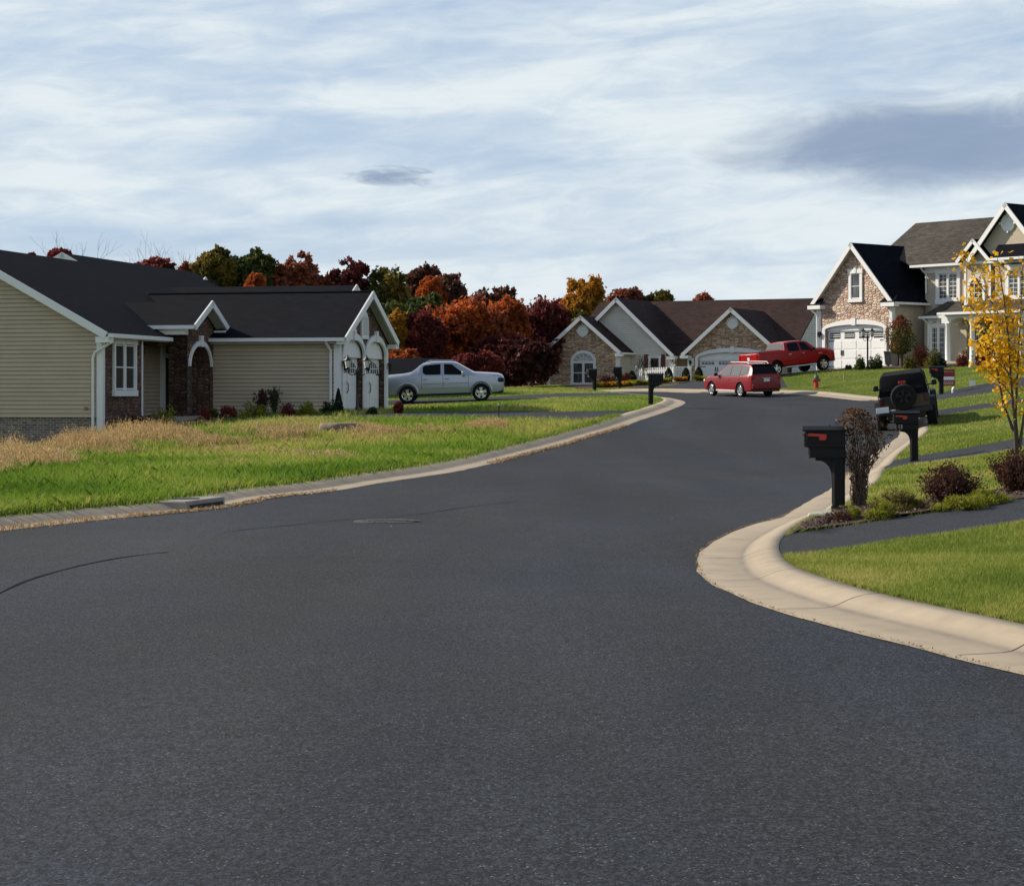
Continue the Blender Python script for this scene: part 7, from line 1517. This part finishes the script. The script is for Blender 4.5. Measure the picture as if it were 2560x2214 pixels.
n = 420; h = .78 * rng.random(n); P = np.stack([cx_(h) + hw_(h) * rng.uniform(-1, 1, n) * .8, rng.normal(-.05, .07, n), h], 1); leaves('dry_leaves', P, .022, L_GREY, t, aspect=.3)
# young yellow tree at the right edge
X, Y, z0 = gp(2544, 44.5); t = thing('yellow_tree', 'young multi stemmed tree with yellow autumn leaves', 'tree', (X, Y, z0)); g = MB(); tips = []; rr = random.Random(9); px = Y / F
main = [((2540, 1130), (2536, 1060), (2527, 950), (2522, 860), (2512, 770), (2500, 690), (2492, 640)), ((2545, 1120), (2541, 1040), (2548, 940), (2556, 840), (2562, 740), (2566, 640)), ((2549, 1115), (2560, 1040), (2580, 950), (2600, 860), (2610, 760)), ((2536, 1080), (2512, 1010), (2500, 930), (2488, 850), (2470, 770), (2455, 700)), ((2520, 940), (2480, 900), (2455, 870), (2440, 840)), ((2535, 1000), (2510, 965), (2470, 930), (2440, 900)), ((2510, 790), (2480, 740), (2452, 700), (2430, 660), (2424, 630)), ((2560, 820), (2575, 740), (2590, 650), (2600, 590)), ((2500, 860), (2450, 800), (2420, 760)), ((2527, 960), (2500, 900), (2468, 868))]
g.tube([(0, 0, -.1), (-.01, 0, .06), (-.02, 0, .14)], [.06, .05, .045], 8, False)
for i, br in enumerate(main):
    pts = []; dy0 = rr.uniform(-.5, .5); v0 = 1144
    for k, (u, v) in enumerate(br): zz = CH - (v - HOR) * px - z0; fr = min(1, max(0, (zz - .1) / 2.5)); pts.append(((u - 2544) * px, dy0 * fr, zz))
    r0 = .034 if i < 4 else .014; g.tube(pts, [max(.004, r0 * (1 - .85 * k / (len(pts) - 1))) for k in range(len(pts))], 6, False)
    for a, b in zip(pts[1:], pts[2:]):
        for _ in range(4 if i < 4 else 3):
            s = rr.random(); p = Vector(a).lerp(Vector(b), s); d = Vector((rr.uniform(-1, 1), rr.uniform(-1, 1), rr.uniform(.1, .9))).normalized(); L = rr.uniform(.18, .5); e = p + d * L; g.tube([p, p + d * L * .5 + Vector((0, 0, .02)), e], [.006, .004, .0025], 4, False); tips += [e, p + d * L * .6, p + d * L * .8]
        tips += [Vector(a), Vector(b)]
g.build('trunk', M_BARK, t, fix=False)
T_ = np.array([tuple(p) for p in tips]); T_ = T_[T_[:, 2] > .55]; n = 2300; i = rng.integers(0, len(T_), n); P = T_[i] + rng.normal(0, .10, (n, 3)) - [0, 0, .04]
dens_ = np.clip(1.15 - np.abs(P[:, 2] - 2.5) / 2.4, .15, 1); P = P[rng.random(len(P)) < dens_]
leaves('crown', P, .054, L_YELLOW, t, aspect=.75); n2 = 260; P = T_[rng.integers(0, len(T_), n2)] + rng.normal(0, .1, (n2, 3)); leaves('green_leaves', P[P[:, 2] < 2.6], .045, L_LIME, t, aspect=.75)
# planting along the tan house
G = 'foundation shrubs along the tan house'
for lab, u, Y, w_, h, m, sh in [
 ('red barberry closest to the stone window wall', 362, 70.5, .75, .5, L_RED, 'mound'), ('yellow green mound in front of the entry recess', 410, 70.6, .72, .68, L_LIME, 'mound'), ('dark shrub under the stone window wall', 330, 70.0, .6, .55, L_DKMAROON, 'mound'),
 ('small red shrub left of the porch pillar foot', 508, 72.4, .5, .36, L_RED, 'mound'), ('dark olive shrub right of the porch pillar', 530, 74.0, .55, .40, L_OLIVE, 'mound'), ('second red shrub along the garage wall from the porch', 570, 73.8, .62, .36, L_RED, 'mound'),
 ('broad yellow mound against the garage wall, left one', 628, 73.0, .95, .46, L_LIME, 'mound'), ('maroon mound beside the right hand yellow mound', 722, 72.8, .68, .44, L_MAROON, 'mound'), ('yellow mound on the right against the garage wall', 765, 73.2, .74, .45, L_LIME, 'mound'),
 ('thin leggy dark shrub behind the left yellow mound', 655, 75.0, .5, .75, L_DKMAROON, 'spray'), ('thin grey green shrub in the middle of the garage wall', 686, 75.0, .45, .80, L_GREEN, 'spray'),
 ('round dark evergreen at the garage corner', 822, 73.0, .52, .46, L_DKGREEN, 'mound'), ('pointed dark evergreen at the garage corner', 846, 73.6, .36, .78, L_DKGREEN, 'cone'),
 ('small rust coloured shrub alone at the driveway edge', 997, 74.5, .34, .36, L_RED, 'mound'), ('low grey green tuft at the garage driveway corner', 930, 73.6, .32, .22, L_GREEN, 'mound')]:
    shrub(lab, u, Y, w_, h, m, 1300, .038, shape=sh, group=G, name='shrub' if sh != 'cone' else 'conifer', grow=1.4 if sh == 'mound' else 1.15)
# planting before the brown roofed house
G = 'plants before the brown roofed house'
for lab, u, Y, w_, h, sh, m in [
 ('clipped egg shaped evergreen right of the third mailbox', 1671.7, 134.5, .60, .92, 'egg', L_DKGREEN), ('clipped egg shaped evergreen at the fence corner run', 1715, 135.5, .58, .88, 'egg', L_DKGREEN), ('clipped egg shaped evergreen by the garage driveway', 1747, 136.5, .60, .90, 'egg', L_DKGREEN), ('clipped egg shaped evergreen at the left end of the fence', 1580, 134.0, .62, .80, 'egg', L_DKGREEN),
 ('dark red barberry hedge bush left of the stone corner', 1512, 131.0, 1.3, .85, 'mound', L_DKMAROON), ('dark red barberry bush right of the stone corner', 1545, 131.5, 1.2, .85, 'mound', L_DKMAROON), ('maroon bush beside the left egg evergreen', 1562, 133, .9, .8, 'mound', L_MAROON)]:
    shrub(lab, u, Y, w_, h, m, 1300, .045, shape=sh, group=G, name='clipped_evergreen' if sh == 'egg' else 'barberry')
for k, (u, Y) in enumerate(((1500, 125), (1521, 124.5), (1535, 126), (1552, 125), (1570, 126), (1586, 127.5), (1606, 127), (1640, 129), (1660, 130.5), (1700, 133), (1752, 134))):
    tuft(['leftmost yellow hosta clump by the far mailbox', 'pale yellow hosta between the two far mailboxes', 'golden hosta just behind the first pale one', 'yellow hosta under the right far mailbox', 'golden hosta left of the fence end', 'hosta clump below the left egg evergreen', 'hosta clump at the foot of the fence post', 'hosta clump right of the third mailbox', 'hosta beside the corner egg evergreen', 'low hosta at the driveway corner', 'hosta in front of the driveway side evergreen'][k], u, Y, .85, .36, L_GOLD if k % 2 else L_LIME, 260, .09, 'hosta', 'hosta', 'yellow hostas in the bed')
# bare climbing rose on the fence
X, Y, z0 = gp(1608, 136.8); t = thing('climbing_rose', 'dark bare climber on an arch shaped wire before the fence', 'climber', (X, Y, z0)); g = MB()
for i in range(22): a = random.uniform(-.55, .55); g.tube([(a, 0, 0), (a + random.uniform(-.2, .2), .05, .6), (a * .7 + random.uniform(-.25, .25), 0, 1.2), (random.uniform(-.3, .4), 0, random.uniform(1.4, 1.9))], .014, 4, False)
g.build('stems', M_TWIG, t, fix=False); leaves('foliage', np.stack([rng.normal(.1, .35, 160), rng.normal(0, .1, 160), rng.normal(1.25, .3, 160)], 1), .05, L_BURN, t)
# planting before the stucco house
G = 'shrubs before the two storey house'
for lab, u, Y, w_, h, m, n in [
 ('dark green shrub left of the lamp post by the white garage', 2148, 113.3, 1.0, .95, L_GREEN, 1500), ('dark green shrub right of the lamp post by the white garage', 2188, 113.2, 1.0, 1.0, L_GREEN, 1500), ('small dark shrub at the corner of the garage apron', 2123, 114.6, .5, .3, L_GREEN, 400),
 ('olive and gold bush right of the small maple', 2272, 111.5, 1.1, 1.05, L_OLIVE, 1500), ('brown red bush below the garage side wall', 2305, 112.6, 1.5, 1.6, L_RUST, 2200), ('dark green rounded bush in front of the tall bay windows', 2333, 110.5, 1.25, 1.05, L_OLIVE, 1700), ('dark green bush at the left of the porch column', 2353, 110.0, .9, .95, L_DKGREEN, 1200),
 ('maroon barberry between the first two porch columns', 2408, 109.0, .95, 1.0, L_MAROON, 1300), ('maroon barberry right of the garden statue', 2452, 107.8, .9, .9, L_MAROON, 1200), ('low dark green shrub near the far right porch column', 2520, 106.5, 1.2, .6, L_GREEN, 1200)]:
    shrub(lab, u, Y, w_, h, m, n, .05, group=G)
X, Y, z0 = gp(2250, 113.0); t = thing('small_maple', 'small maple turning from green to red beside the stone garage', 'tree', (X, Y, z0)); g = MB(); g.tube([(.05, 0, -.1), (.02, 0, .7), (0, 0, 1.4), (0, 0, 2.6)], [.07, .055, .05, .02], 7, False)
for i in range(12): a = i * 2.4; zz = .9 + i * .13; g.tube([(0, 0, zz), (math.cos(a) * .4, math.sin(a) * .4, zz + .35), (math.cos(a) * .6, math.sin(a) * .6, zz + .75)], [.022, .014, .006], 5, False)
g.build('trunk', M_BARKL, t, fix=False)
n = 4200; q = rng.random(n); th = rng.uniform(0, 6.283, n); prof = np.interp(q, [0, .12, .35, .6, .85, 1], [.25, .62, .78, .70, .42, .08]); lump = 1 + .26 * np.sin(th * 3 + q * 9) + .16 * np.sin(th * 7 - q * 14); rr_ = prof * lump * rng.random(n) ** .4; P = np.stack([np.cos(th) * rr_, np.sin(th) * rr_, .75 + q * 2.05], 1)
top = q + rng.normal(0, .12, n) > .72
side = (~top) & (np.cos(th + 2.5) + rng.normal(0, .4, n) > .9)
red = top | (side & (rng.random(n) < .5))
leaves('red_foliage', P[red], .055, L_RUST, t); leaves('green_foliage', P[~red], .055, leafmat('maple_green', (.05, .06, .012), (.10, .11, .018), (.16, .13, .02)), t)
